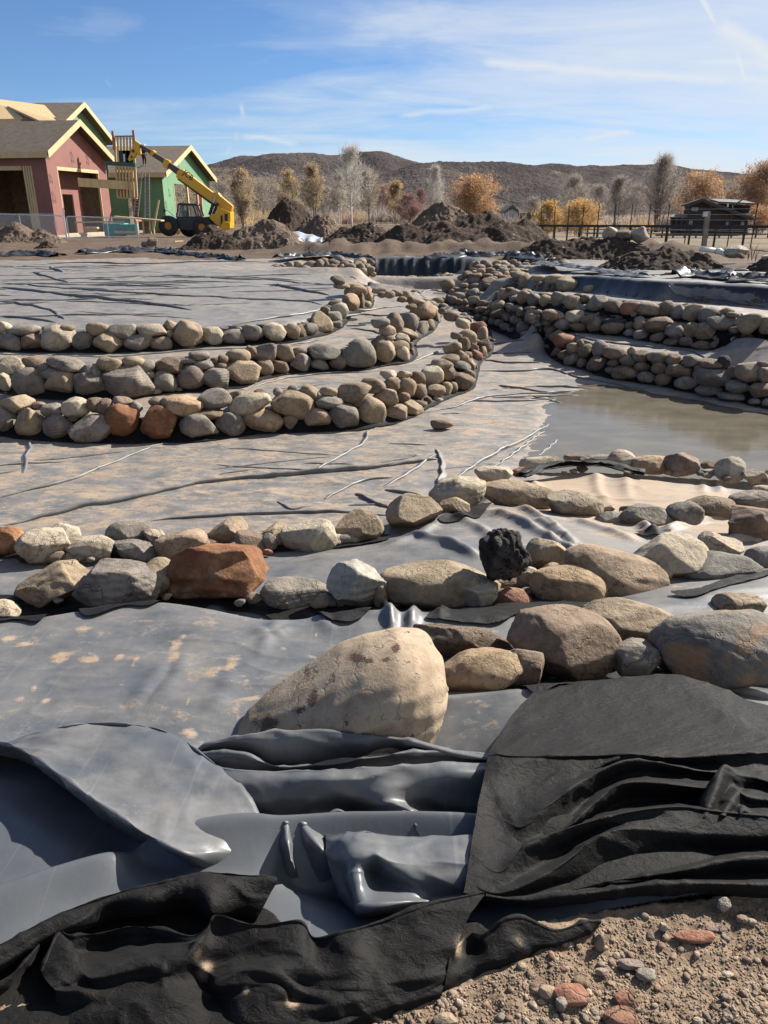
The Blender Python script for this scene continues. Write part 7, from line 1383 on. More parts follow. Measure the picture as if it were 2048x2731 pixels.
tree('shrub', 'wider bright yellow-orange shrub behind the fence posts', 1543, 544, 610, 96, 88, 'brown', 'yellow', 4200, .09, 6, 2000, .025, 'round', mixl='gold')
tree('bare_tree', 'pale grey leafless tree behind the wider yellow shrub', 1527, 474, 588, 80, 128, 'grey', 'twig', 0, .05, 3, 2400, .028, 'oval')
tree('bare_tree', 'leafless grey tree left of the tall dark poplars', 1645, 478, 604, 76, 116, 'grey', 'twig', 0, .05, 4, 3000, .028, 'oval')
tree('bare_tree', 'tall dense clump of bare poplars left of the dark house', 1752, 426, 608, 110, 116, 'grey', 'twig', 0, .07, 9, 3600, .024, 'col')
tree('willow_tree', 'orange willow behind the roof of the dark house', 1850, 472, 605, 128, 128, 'brown', 'orange', 4600, .13, 6, 4200, .03, 'round', mixl='gold')
tree('willow_tree', 'big rusty orange willow at the right edge', 2020, 452, 606, 150, 112, 'brown', 'orange', 6500, .13, 6, 5200, .03, 'round', mixl='olive')
tree('shrub', 'low orange shrub at the right end of the dark house', 2020, 560, 612, 90, 104, 'brown', 'orange', 2400, .10, 5, 1800, .03, 'round', mixl='gold')
for k, (px_, yt, wd, c_) in enumerate(((560, 500, 60, 'twig'), (600, 492, 70, 'twig'), (700, 485, 80, 'twig'), (735, 500, 50, 'twig'), (870, 505, 60, 'twig'), (1020, 500, 60, 'purple'), (1120, 508, 50, 'purple'), (1215, 515, 50, 'twig'), (1370, 560, 60, 'twig'), (1420, 530, 60, 'twig'), (1590, 500, 70, 'twig'), (1690, 495, 70, 'twig'), (1800, 510, 70, 'twig'), (1940, 500, 70, 'twig'))):
    tree('bare_tree', 'hazy leafless grey tree in the line at the foot of the hills', px_, yt, 596, wd, 150+9*(k % 4), 'grey' if c_ == 'twig' else 'red', c_, 300, .08, 4, 2200, .035, 'oval', 'hazy leafless trees at the hill foot')
def brush():
    rs = np.random.RandomState(31); V = []
    for k in range(170):
        Y = rs.uniform(118, 185); px_ = rs.uniform(470, 1800); c = PY(px_, 600, Y); c[2] = ground_z2(c[0], Y); H = rs.uniform(1.2, 4.2); n = 190
        st = c+np.c_[rs.randn(n)*H*.45, rs.randn(n)*H*.4, rs.rand(n)*H*.25]; d = rs.randn(n, 3)*np.array((.6, .6, .35))+np.array((0, 0, .8)); d /= np.linalg.norm(d, axis=1)[:, None]; L_ = rs.uniform(.3, .8, n)[:, None]*H
        s_ = np.cross(d, rs.randn(n, 3)); s_ /= np.linalg.norm(s_, axis=1)[:, None]; V.append(np.stack([st-s_*.05, st+s_*.05, st+d*L_], 1).reshape(-1, 3))
    V = np.vstack(V); F_ = np.arange(len(V)).reshape(-1, 3); mi = np.repeat(rs.choice([0, 0, 0, 1, 2], 170), 190)
    o = mesh_obj('undergrowth', V, F_, [M_LF['twig'], M_LF['purple'], M_LF['straw']], None, False, mi); tag(o, 'grey brown brush along the foot of the hills', 'undergrowth', kind='stuff')
brush()
# ================================================================== houses under construction
def board_mat(name, base, streak, dark=.6):
    m, t, b = new_mat(name); P = posco(t)
    n = noise(t, mapping(t, P, (1, 1, .12)), 5.0, 5, .65, .3); s = mathn(t, 'MULTIPLY', mathn(t, 'SUBTRACT', n, .62), 8, clamp=True); n2 = noise(t, P, .9, 4)
    c = ramp(t, n2, [(.3, tuple(x*.9 for x in base)), (.7, tuple(min(1, x*1.1) for x in base))]); setc(t, b.inputs['Base Color'], mixc(t, mathn(t, 'MULTIPLY', s, streak), c, tuple(x*dark for x in base))); b.inputs['Roughness'].default_value = .7; return m
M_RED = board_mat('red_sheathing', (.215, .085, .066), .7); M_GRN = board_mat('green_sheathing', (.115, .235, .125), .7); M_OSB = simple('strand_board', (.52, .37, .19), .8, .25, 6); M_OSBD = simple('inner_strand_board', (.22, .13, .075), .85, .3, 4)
M_ROOF = simple('roof_underlay', (.125, .095, .068), .85, .28, 2.5); M_LUM = simple('new_lumber', (.52, .38, .20), .7, .14, 3, stretch=(1, 1, .2)); M_LUMR = simple('red_lumber', (.36, .17, .10), .75, .2, 3); M_CONC = simple('concrete', (.42, .38, .32), .9, .15, 2); M_BLK = simple('black_metal', (.018, .018, .02), .5, .2, 4); M_GALV = simple('galvanised_steel', (.48, .50, .52), .35, .1, 6, metal=.6)
M_PRT = simple('panel_ink', (.14, .05, .045), .8, .1); M_PRTG = simple('panel_ink_green', (.06, .15, .07), .8, .1)
class House:
    def __init__(s, c1, c2, z0, eave, apex, length, label, over=.55, name='unfinished_house', cat='house'):
        s.c1 = np.array(c1, float); s.a = np.array(c2, float)-s.c1; s.w = np.linalg.norm(s.a); s.a /= s.w; s.b = np.array((-s.a[1], s.a[0])); s.z0, s.e, s.ap, s.len, s.ov = z0, eave, apex, length, over
        p = s.c1+s.a*s.w/2; s.root = empty(name, (p[0], p[1], z0), label, cat)
    def P(s, u, t, z): q = s.c1+s.a*u+s.b*t; return np.array((q[0], q[1], z))
    def ax(s): return np.array([(*s.a, 0), (*s.b, 0), (0, 0, 1)])
    def boxm(s, mb, u0, u1, t0, t1, z0, z1):
        mb.hexa([s.P(u0, t0, z0), s.P(u1, t0, z0), s.P(u1, t1, z0), s.P(u0, t1, z0), s.P(u0, t0, z1), s.P(u1, t0, z1), s.P(u1, t1, z1), s.P(u0, t1, z1)])
    def box(s, name, mat, u0, u1, t0, t1, z0, z1, parent=None):
        mb = MB(); s.boxm(mb, u0, u1, t0, t1, z0, z1); return mb.build(name, mat, parent or s.root)
    def roof(s, mat, th=.22, name='roof'):
        sl = (s.ap-s.e)/(s.w/2); mb = MB(); t0, t1 = -s.ov, s.len
        for sg in (0, 1):
            f = lambda u: u if sg == 0 else s.w-u
            e = (f(-s.ov), s.e-sl*s.ov+.12); r = (f(s.w/2), s.ap+.12)
            q = [s.P(e[0], t0, e[1]), s.P(r[0], t0, r[1]), s.P(r[0], t1, r[1]), s.P(e[0], t1, e[1])]
            mb.hexa(q+[x+np.array((0, 0, th)) for x in q])
        o = mb.build(name, mat, s.root)
        rk = MB(); ev = MB()
        for sg in (0, 1):
            f = lambda u: u if sg == 0 else s.w-u
            q = [s.P(f(-s.ov), t0-.04, s.e-sl*s.ov-.06), s.P(f(s.w/2), t0-.04, s.ap-.06), s.P(f(s.w/2), t0-.04, s.ap+.40), s.P(f(-s.ov), t0-.04, s.e-sl*s.ov+.40)]
            rk.prism(q, (*(s.b*-.06), 0))
        rk.build('rake_board', M_LUM, o)
        s.boxm(ev, -s.ov-.05, -s.ov-.003, t0, t1, s.e-sl*s.ov-.04, s.e-sl*s.ov+.36); ev.build('eave_board', M_LUM, o)
        return o
    def gable(s, mat, t=0, th=.18, opening=None, name='wall'):
        """gable wall in plane t with an optional opening (u0, u1, z1)"""
        mb = MB(); n = (*(s.b*th), 0)
        sl = (s.ap-s.e)/(s.w/2); hz = lambda u: s.e+sl*min(u, s.w-u)
        if opening:
            u0, u1, z1 = opening
            mb.prism([s.P(0, t, s.z0), s.P(u0, t, s.z0), s.P(u0, t, hz(u0)), s.P(0, t, hz(0))], n); mb.prism([s.P(u1, t, s.z0), s.P(s.w, t, s.z0), s.P(s.w, t, hz(s.w)), s.P(u1, t, hz(u1))], n)
            mb.prism([s.P(u0, t, z1), s.P(u1, t, z1), s.P(u1, t, hz(u1)), s.P(s.w/2, t, s.ap), s.P(u0, t, hz(u0))], n)
        else: mb.prism([s.P(0, t, s.z0), s.P(s.w, t, s.z0), s.P(s.w, t, s.e), s.P(s.w/2, t, s.ap), s.P(0, t, s.e)], n)
        return mb.build(name, mat, s.root)
def ink(house, parent, zm, lst, mat, off=-.012):
    for x, y, sz in lst:
        X, Y = full(zm, x, y); d = ray(X, Y); nrm = np.array((*house.b, 0)); t = (nrm@(np.array((*house.c1, 0))-np.array((0, 0, EYE))))/(nrm@d); p = np.array((0, 0, EYE))+d*t+nrm*off
        cu = bpy.data.curves.new('panel_print', 'FONT'); cu.body = 'ZIP'; cu.size = sz; cu.align_x = 'CENTER'; cu.extrude = .002
        o = bpy.data.objects.new('panel_print', text_mesh(cu, mat)); COL.objects.link(o)
        u = Vector((*house.a, 0)); n3 = Vector((*(-house.b), 0)); M = Matrix((Vector((0, 0, 1)), -u, n3)).transposed().to_4x4(); M.translation = Vector(p); o.parent = parent
        o.matrix_basis = (Matrix.Translation(Vector(house.root.location)) @ parent.matrix_parent_inverse).inverted() @ M
# red building
h = House((-24.55, 60), (-22.95, 68), -.45, 5.58, 7.75, 15, 'unfinished red-sheathed building with a gable and brown roof', .6)
w1 = h.gable(M_RED, opening=(1.25, 6.95, 4.75)); h.roof(M_ROOF)
mb = MB(); h.boxm(mb, .003, .18, .181, 1.25, -.45, 5.58); h.boxm(mb, .003, .18, 1.25, 14.5, 4.75, 5.58); mb.build('side_wall', M_RED, h.root)
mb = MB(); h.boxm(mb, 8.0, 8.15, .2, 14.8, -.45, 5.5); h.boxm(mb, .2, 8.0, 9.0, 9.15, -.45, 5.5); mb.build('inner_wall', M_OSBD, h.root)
mb = MB()
for k in range(4): h.boxm(mb, .02, .20, 1.26+.2*k, 1.40+.2*k, -.45, 4.74)
h.boxm(mb, .02, .2, 2.1, 14.3, 4.45, 4.745); mb.build('jamb_post', M_LUM, h.root)
mb = MB(); h.boxm(mb, 2.2, 3.3, 1.2, 1.35, 0, 4.9); h.boxm(mb, 3.3, 4.7, 1.2, 1.35, 2.9, 4.9); h.boxm(mb, 4.7, 5.9, 1.2, 1.35, 0, 4.9); h.boxm(mb, 5.9, 7.9, 1.2, 1.35, 4.1, 4.9); o = mb.build('porch_wall', M_RED, h.root)
mb = MB(); h.boxm(mb, 1.2, 7.0, .0, .2, 4.5, 4.745); h.boxm(mb, 1.255, 1.34, .01, .19, 0, 4.5); h.boxm(mb, 6.86, 6.945, .01, .19, 0, 4.5); h.boxm(mb, 1.3, 7.0, .02, .18, -.02, .08); mb.build('opening_frame', M_LUM, h.root)
h.box('foundation', M_CONC, -.02, 8.2, -.05, 2.5, -1.2, -.02)
ink(h, w1, 'zr', [(600, 700, .55), (905, 740, .6), (1090, 770, .55), (1160, 740, .6), (1285, 1060, .5), (680, 1230, .6), (1350, 1600, .5), (700, 1560, .5), (640, 1000, .5)], M_PRT)
# upper green house behind, with strand-board roofs
h2 = House((-30.1, 76), (-29.3, 88), -.4, 8.4, 11.1, 16, 'tall green-sheathed house behind the red building with bare strand-board roofs', .7)
w2 = h2.gable(M_GRN); h2.roof(M_ROOF); h2.box('side_wall', M_GRN, .003, .2, .2, 15.5, -.4, 8.4); ink(h2, w2, 'zr', [(1000, 330, .6), (1150, 470, .6), (1265, 560, .5), (900, 240, .5)], M_PRTG)
mb = MB(); q = [PY(-140, 255, 80), PY(120, 288, 78), PY(150, 322, 72), PY(-140, 330, 72)]; mb.hexa(q+[x+np.array((0, 0, .25)) for x in q]); mb.build('strand_board_roof', M_OSB, h2.root)
mb = MB(); q = [PY(19, 282, 75.2), PY(117, 290, 75.2), PY(149, 321, 69.5), PY(104, 321, 69.5)]; mb.hexa([x+np.array((0, 0, -.15)) for x in q]+q)
mb.build('dormer_roof', M_OSB, h2.root); mb = MB(); mb.prism([PY(22, 284, 75.6), PY(104, 321.5, 70.2), PY(60, 324, 71.5)], (0, .2, 0)); mb.build('dormer_shade', M_OSBD, h2.root)  # dark triangle standing in for the shadow beside the dormer roof
# right green house
h3 = House((-20.3, 75), (-18.8, 88), -.3, 4.8, 7.3, 15, 'green-sheathed house with a brown roof behind the yellow telehandler', .6)
w3 = h3.gable(M_GRN, opening=(2.7, 10.3, 4.1)); h3.roof(M_ROOF); ink(h3, w3, 'zt', [(905, 480, .6), (1150, 590, .6), (800, 850, .55), (760, 1000, .5), (1230, 760, .5)], M_PRTG)
mb = MB(); h3.boxm(mb, .003, .2, .2, 2.4, -.3, 4.8); h3.boxm(mb, .003, .2, 3.6, 15, -.3, 4.8); h3.boxm(mb, .003, .2, 2.4, 3.6, 3.2, 4.8); mb.build('side_wall', M_GRN, h3.root)
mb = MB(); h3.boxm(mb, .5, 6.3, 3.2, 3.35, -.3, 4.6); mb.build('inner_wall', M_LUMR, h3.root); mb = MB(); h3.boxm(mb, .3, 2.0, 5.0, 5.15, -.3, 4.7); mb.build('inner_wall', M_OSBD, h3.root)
mb = MB(); h3.boxm(mb, 2.62, 2.72, -.03, .19, -.3, 4.1); h3.boxm(mb, 6.3, 6.55, .0, .18, -.3, 4.1); h3.boxm(mb, 10.28, 10.4, -.03, .19, -.3, 4.1); mb.build('opening_frame', M_LUM, h3.root)
mb = MB(); h3.boxm(mb, 9.6, 10.27, .2, .35, -.3, 4.1); mb.build('inner_panel', M_LUMR, h3.root)
# porch beam
mb = MB(); a_, b_ = PY(208, 486, 63.2), PY(361, 496, 66.5); mb.bar(a_, b_, .16, .62); tag(mb.build('beam', M_LUM), 'long glued timber beam sticking out of the red porch', 'beam')
# framed stud wall hanging in the air
sp_ = empty('stud_wall', tuple(PY(340, 527, 66)), 'open stud wall panel held upright by the telehandler forks', 'stud wall')
mb = MB(); n = 7
for k in range(n):
    u = k/(n-1); mb = MB(); mb.bar(PY(305+50*u, 366, 66), PY(314+51*u, 526, 66), .16, .12, (0, 1, 0)); mb.build('stud', M_LUM, sp_)
for x0, y0, x1, y1 in ((303, 364, 357, 363), (308, 443, 362, 446), (311, 474, 364, 476), (313, 527, 366, 529)):
    mb = MB(); mb.bar(PY(x0, y0, 66.1), PY(x1, y1, 66.1), .2, .1); mb.build('plate', M_LUMR if y0 < 400 else M_LUM, sp_)
for x0, y0, x1, y1 in ((300, 349, 305, 400), (355, 347, 359, 392)):
    mb = MB(); mb.bar(PY(x0, y0, 65.9), PY(x1, y1, 65.9), .18, .12, (0, 1, 0)); mb.build('end_post', M_LUMR, sp_)
mb = MB(); mb.prism([PY(313, 447, 66.3), PY(362, 449, 66.3), PY(366, 527, 66.3), PY(315, 525, 66.3)], (0, .03, 0)); mb.build('backing_board', M_OSBD, sp_)
# ================================================================== telehandler
YT = 62.0
def paint(name, col, r=.35):
    m, t, b = new_mat(name); n = noise(t, posco(t), 3, 6, .6); dirt_ = mathn(t, 'MULTIPLY', mathn(t, 'SUBTRACT', n, .55), 4, clamp=True)
    setc(t, b.inputs['Base Color'], mixc(t, mathn(t, 'MULTIPLY', dirt_, .35), col, (.20, .15, .10))); b.inputs['Roughness'].default_value = r; return m
M_YEL = paint('yellow_paint', (.62, .33, .012)); M_YELD = paint('orange_rim_paint', (.42, .17, .02), .5); M_BKP = paint('black_paint', (.016, .016, .017), .45); M_RUB = paint('tyre_rubber', (.022, .02, .019), .85); M_STL = simple('boom_steel', (.075, .055, .04), .5, .3, 2)
mg, t_, b_ = new_mat('cab_glass'); b_.inputs['Base Color'].default_value = (.10, .14, .15, 1); b_.inputs['Roughness'].default_value = .05; b_.inputs['Alpha'].default_value = .35; b_.inputs['Specular IOR Level'].default_value = .8
tel = empty('telehandler', tuple(PY(*full('zt', 1040, 1360), YT)), 'yellow telehandler with a black cab and a long raised boom', 'telehandler')
def zt(x, y, Y=YT): return PY(*full('zt', x, y), Y)
def plate(name, mat, poly, y0, y1, parent=tel, bevel=.03):
    mb = MB(); mb.prism([zt(x, y) + np.array((0, y0, 0)) for x, y in poly], (0, y1-y0, 0)); return mb.build(name, mat, parent, False, bevel)
boom = plate('boom', M_YEL, [(905, 572), (962, 563), (1330, 842), (1400, 848), (1432, 892), (1575, 1010), (1562, 1078), (1490, 1085), (1392, 1008), (1300, 952), (900, 668)], -.32, .32)
plate('boom_stage', M_STL, [(780, 462), (935, 562), (905, 640), (768, 535)], -.25, .25, boom); plate('boom_stage', M_STL, [(600, 345), (745, 436), (725, 492), (580, 398)], -.2, .2, boom); plate('boom_stage', M_STL, [(440, 250), (595, 340), (568, 380), (430, 292)], -.16, .16, boom)
for pl in ([(740, 428), (804, 455), (772, 562), (718, 512)], [(592, 322), (624, 345), (592, 406), (558, 390)], [(895, 590), (935, 560), (965, 572), (905, 672), (886, 660)]): plate('collar', M_YEL, pl, -.34, .34, boom)
plate('boom_hose', M_BKP, [(900, 672), (1290, 955), (1380, 1010), (1370, 1022), (1280, 970), (893, 684)], -.2, .2, boom, .01)
hd = plate('boom_head', M_YEL, [(375, 203), (442, 250), (430, 300), (442, 372), (415, 388), (398, 360), (385, 400), (352, 442), (312, 470), (288, 440), (332, 328), (362, 250)], -.22, .22)
mb = MB(); c_ = zt(358, 338); mb.disc(c_, (0, 1, 0), .11, .48, 16); c_ = zt(340, 412); mb.disc(c_, (0, 1, 0), .08, .48, 16); mb.build('pin', M_BKP, hd)
cg = empty('carriage_dummy', (0, 0, 0)); bpy.data.objects.remove(cg)
M_GST = paint('dark_green_steel', (.025, .07, .055), .5)
mb = MB(); mb.bar(zt(12, 484), zt(392, 508), 1.0, .24); mb.build('fork_beam', M_GST, tel); mb = MB(); mb.bar(zt(18, 500), zt(40, 660), .1, .1, (0, 1, 0)); mb.build('hanging_bar', M_GST, tel)
for x_ in (210, 262, 300):
    mb = MB(); mb.bar(zt(x_, 330), zt(x_+12, 482), .5, .16, (0, 1, 0)); mb.build('fork_mast', M_BKP, tel)
mb = MB(); mb.tube([zt(236, 372), zt(242, 470)], .11, 12); mb.build('tilt_cylinder', M_GALV, tel)
ch = plate('chassis', M_YEL, [(1300, 1128), (1385, 1100), (1400, 1020), (1562, 1088), (1566, 1282), (1482, 1312), (1440, 1282), (1312, 1172)], -.7, .7)
plate('counterweight', M_YEL, [(1480, 1195), (1566, 1215), (1568, 1285), (1482, 1315), (1440, 1285)], -1.0, -.703, ch); plate('tail_slot', M_BKP, [(1492, 1100), (1530, 1112), (1530, 1195), (1492, 1190)], -.72, -.703, ch, 0); plate('tail_light', M_BKP, [(1445, 1125), (1470, 1130), (1468, 1240), (1446, 1240)], -.76, -.703, ch)
plate('frame', M_BKP, [(740, 1180), (930, 1170), (1310, 1140), (1440, 1240), (1440, 1290), (1180, 1300), (930, 1290), (760, 1240)], -.5, .5)
plate('cab_base', M_BKP, [(918, 1142), (1212, 1135), (1200, 1290), (1130, 1310), (960, 1300), (925, 1240)], -1.05, -.1)
cab = plate('cab_roof', M_BKP, [(935, 985), (960, 975), (1180, 985), (1192, 1003), (1185, 1012), (935, 1003)], -1.1, -.1)
for a_, b_ in (((942, 1000), (920, 1145)), ((1045, 1000), (1062, 1140)), ((1180, 1005), (1218, 1138)), ((1120, 1000), (1165, 1140))):
    for yy in (-1.05, -.15):
        mb = MB(); mb.bar(zt(*a_)+np.array((0, yy, 0)), zt(*b_)+np.array((0, yy, 0)), .08, .08, (0, 1, 0)); mb.build('cab_pillar', M_BKP, cab)
plate('window', mg, [(948, 1005), (1180, 1008), (1212, 1136), (925, 1142)], -1.03, -1.02, cab, 0); mb = MB(); mb.box(zt(1010, 1110)+np.array((0, -.6, 0)), (.5, .5, .5)); mb.box(zt(985, 1070)+np.array((0, -.6, 0)), (.12, .5, .8)); mb.build('cab_seat', M_BKP, cab, False, .06)
for x_, y_, yy, rr_ in ((830, 1252, -1.15, .72), (1236, 1268, -1.15, .70), (985, 1275, 1.15, .70), (1330, 1262, 1.15, .70)):
    c_ = zt(x_, y_)+np.array((0, yy, 0)); mb = MB(); prof = [(.38, -.20), (.60, -.22), (.95, -.2), (1.0, -.13), (1.0, .13), (.95, .2), (.60, .22), (.38, .20)]; b0 = len(mb.v); n = 40
    for k in range(n):
        an = 2*math.pi*k/n
        for pr, of in prof: rz = rr_*pr*(1.035 if pr >= .95 and k % 2 else 1); mb.v.append((c_[0]+rz*math.cos(an), c_[1]+of, c_[2]+rz*math.sin(an)))
    m_ = len(prof)
    for k in range(n):
        for j in range(m_-1): mb.f.append((b0+k*m_+j, b0+k*m_+j+1, b0+((k+1) % n)*m_+j+1, b0+((k+1) % n)*m_+j))
    wh = mb.build('wheel', M_RUB, tel, True); mb = MB(); mb.disc(c_, (0, 1, 0), rr_*.42, .34, 24); mb.disc(c_+np.array((0, -.18, 0)), (0, 1, 0), rr_*.22, .1, 16, rr_*.16); mb.build('rim', M_YELD, wh)
mb = MB(); pts = [zt(830+112*math.cos(R(a)), 1252-118*math.sin(R(a)))+np.array((0, -1.1, 0)) for a in range(20, 165, 12)]
for i in range(len(pts)-1): mb.bar(pts[i], pts[i+1], .5, .04)
mb.build('fender', M_BKP, tel)
mb = MB(); mb.tube([zt(1372, 890)+np.array((0, -.4, 0)), zt(1340, 990)+np.array((0, -.4, 0))], .07, 10); mb.build('lift_ram', M_GALV, tel); mb = MB(); mb.tube([zt(1345, 975)+np.array((0, -.4, 0)), zt(1298, 1120)+np.array((0, -.4, 0))], .12, 10); mb.build('lift_cylinder', M_BKP, tel)
mb = MB(); mb.tube([zt(1400, 975)+np.array((0, -.45, 0)), zt(1345, 1115)+np.array((0, -.45, 0))], .10, 10); mb.build('lift_cylinder', M_BKP, tel); mb = MB(); mb.tube([zt(735, 1070), zt(770, 1065), zt(840, 1130)], .025, 6); mb.build('mirror_arm', M_BKP, tel); mb = MB(); mb.box(zt(732, 1068), (.14, .1, .26)); mb.build('mirror', M_BKP, tel)
plate('stabiliser', M_YEL, [(905, 1310), (940, 1295), (960, 1340), (940, 1356), (912, 1340)], -1.2, -.9); plate('stabiliser', M_YELD, [(650, 1310), (740, 1240), (752, 1290), (690, 1340)], -.9, -.4)
cu = bpy.data.curves.new('lettering', 'FONT'); cu.body = 'JCB'; cu.size = .52; cu.extrude = .004; cu.offset = .012; cu.align_x = 'CENTER'; o = bpy.data.objects.new('lettering', text_mesh(cu, M_BKP)); COL.objects.link(o)
p = zt(1022, 660)+np.array((0, -.325, 0)); an = -math.atan2((842-563), (1330-962)); M = Matrix.Translation(Vector(p)) @ Matrix.Rotation(-an, 4, 'Y') @ Matrix.Rotation(math.pi/2, 4, 'X'); o.parent = boom; o.matrix_basis = (Matrix.Translation(Vector(tel.location)) @ boom.matrix_parent_inverse).inverted() @ M
# ================================================================== site furniture
def ladder(label, x0, y0, x1, y1, wpx, Y0, Y1, mat):
    r_ = empty('ladder', tuple(zt(x1, y1, Y1)), label, 'ladder'); A, B = zt(x0, y0, Y0), zt(x1, y1, Y1); w_ = wpx*.217/FOC*66; ex = np.array((w_/2, 0, 0))
    for s in (-1, 1): mb = MB(); mb.bar(A+ex*s, B+ex*s*1.15, .09, .05, (0, 1, 0)); mb.build('rail', mat, r_)
    for k in range(1, 14): q = A+(B-A)*k/14; mb = MB(); mb.bar(q-ex*1.05, q+ex*1.05, .05, .05); mb.build('rung', mat, r_)
M_ALU = simple('ladder_metal', (.30, .31, .30), .4, .15, 5, metal=.4)
ladder('grey ladder leaning on the eave left of the other one', 432, 590, 376, 1140, 44, 70.5, 68, M_ALU); ladder('grey ladder standing upright before the dark doorway', 515, 610, 518, 1155, 48, 70.5, 68.5, M_ALU)
wb = empty('work_bench', tuple(zt(420, 1300, 58)), 'plank work bench on wooden trestles before the green wall', 'work bench'); mb = MB(); mb.bar(zt(125, 1142, 58), zt(708, 1190, 58), .9, .09); mb.build('bench_top', M_LUM, wb)
for x_ in (375, 465, 545, 585):
    mb = MB(); mb.bar(zt(x_, 1185, 57.8), zt(x_+(20 if x_ > 500 else 12), 1360, 57.6), .1, .1, (0, 1, 0)); mb.build('leg', M_LUM, wb)
mb = MB(); mb.prism([zt(410, 1200, 58.3), zt(545, 1208, 58.3), zt(540, 1310, 58.3), zt(420, 1310, 58.3)], (0, .04, 0)); mb.build('side_board', M_OSBD, wb)
mb = MB(); mb.bar(zt(662, 938, 60), zt(594, 1310, 59), .12, .05, (0, 1, 0)); tag(mb.build('plank', M_LUM), 'single plank leaning against the work bench', 'plank')
M_TEAL = simple('teal_tarp', (.05, .30, .28), .6, .25, 4)
mb = MB(); mb.box(PY(311, 612, 60.5), (1.6, 1.0, .9)); tag(mb.build('teal_crate', M_TEAL, None, False, .06), 'teal wrapped crate behind the wire fence panel', 'crate'); mb = MB(); mb.box(PY(345, 612, 60), (1.2, .8, .75)); tag(mb.build('teal_crate', M_TEAL, None, False, .06), 'lower teal wrapped crate beside the work bench', 'crate')
mb = MB(); mb.bar(PY(200, 593, 59), PY(330, 591, 59), .2, .1); tag(mb.build('plank', M_LUM), 'long pale plank lying level behind the wire fence', 'plank')
mb = MB(); mb.bar(PY(228, 612, 60), PY(262, 612, 60), .5, .35); tag(mb.build('lumber_stack', M_LUM, None, False, .02), 'short stack of lumber on the red porch floor', 'lumber'); mb = MB(); mb.bar(zt(115, 1330, 57), zt(400, 1335, 57), .2, .14); tag(mb.build('plank', M_LUM), 'plank lying on the ground before the crates', 'plank'); mb = MB(); mb.bar(zt(850, 1448, 44), zt(955, 1440, 44.5), .12, .06); tag(mb.build('plank', M_LUM), 'pale plank lying on the ground before the telehandler', 'plank')
# chain link fence panels
def fence_panel(label, xl, xr, ytl, ytr, yb, Y0, Y1, posts):
    f_ = empty('wire_fence_panel', tuple(PY((xl+xr)/2, yb, (Y0+Y1)/2)), label, 'fence panel', 'wire fence panels of the site'); A, B = PY(xl, ytl, Y0), PY(xr, ytr, Y1); zb = PY(xr, yb, Y1)[2]
    a0, b0 = A.copy(), B.copy(); a0[2] = zb; b0[2] = zb; mb = MB(); d = (B-A)/np.linalg.norm(B-A); mb.tube([a0, A-np.array((0, 0, .12)), A+d*.05-np.array((0, 0, .03)), A+d*.14, B-d*.14, B-d*.05-np.array((0, 0, .03)), B-np.array((0, 0, .12)), b0], .028, 8); mb.tube([a0+np.array((0, 0, .1)), b0+np.array((0, 0, .1))], .025, 8); mb.build('frame', M_GALV, f_)
    for u in posts: mb = MB(); q = A+(B-A)*u; mb.tube([(q[0], q[1], zb-.05), q], .024, 8); mb.build('post', M_GALV, f_)
    L_ = np.linalg.norm((B-A)[:2]); Hh = A[2]-zb-.1; mb = MB(); st = .085; n = int((L_+Hh)/st)
    for k in range(n):
        for sg in (1, -1):
            s0 = k*st-Hh; lo, hi = max(0, -s0), min(Hh, L_-s0)
            if hi <= lo: continue
            f = lambda s_: A[:2]+(B-A)[:2]*(s_/L_)
            z_ = (lambda q: zb+.1+q) if sg > 0 else (lambda q: zb+.1+Hh-q); p0 = f(s0+lo); p1 = f(s0+hi); mb.bar((*p0, z_(lo)), (*p1, z_(hi)), .006, .006)
    mb.build('wire_mesh', M_GALV, f_)
fence_panel('silver wire fence panel reaching the left edge', -60, 170, 569, 576, 660, 47, 47, (.48,)); fence_panel('silver wire fence panel before the red porch', 176, 363, 577, 583, 652, 47.2, 48.5, (.57,))
mb = MB(); mb.tube([PY(168, 555, 46.9), PY(180, 662, 46.9)], .03, 8); tag(mb.build('fence_post', M_GALV), 'tall steel post where the two wire panels meet', 'post')
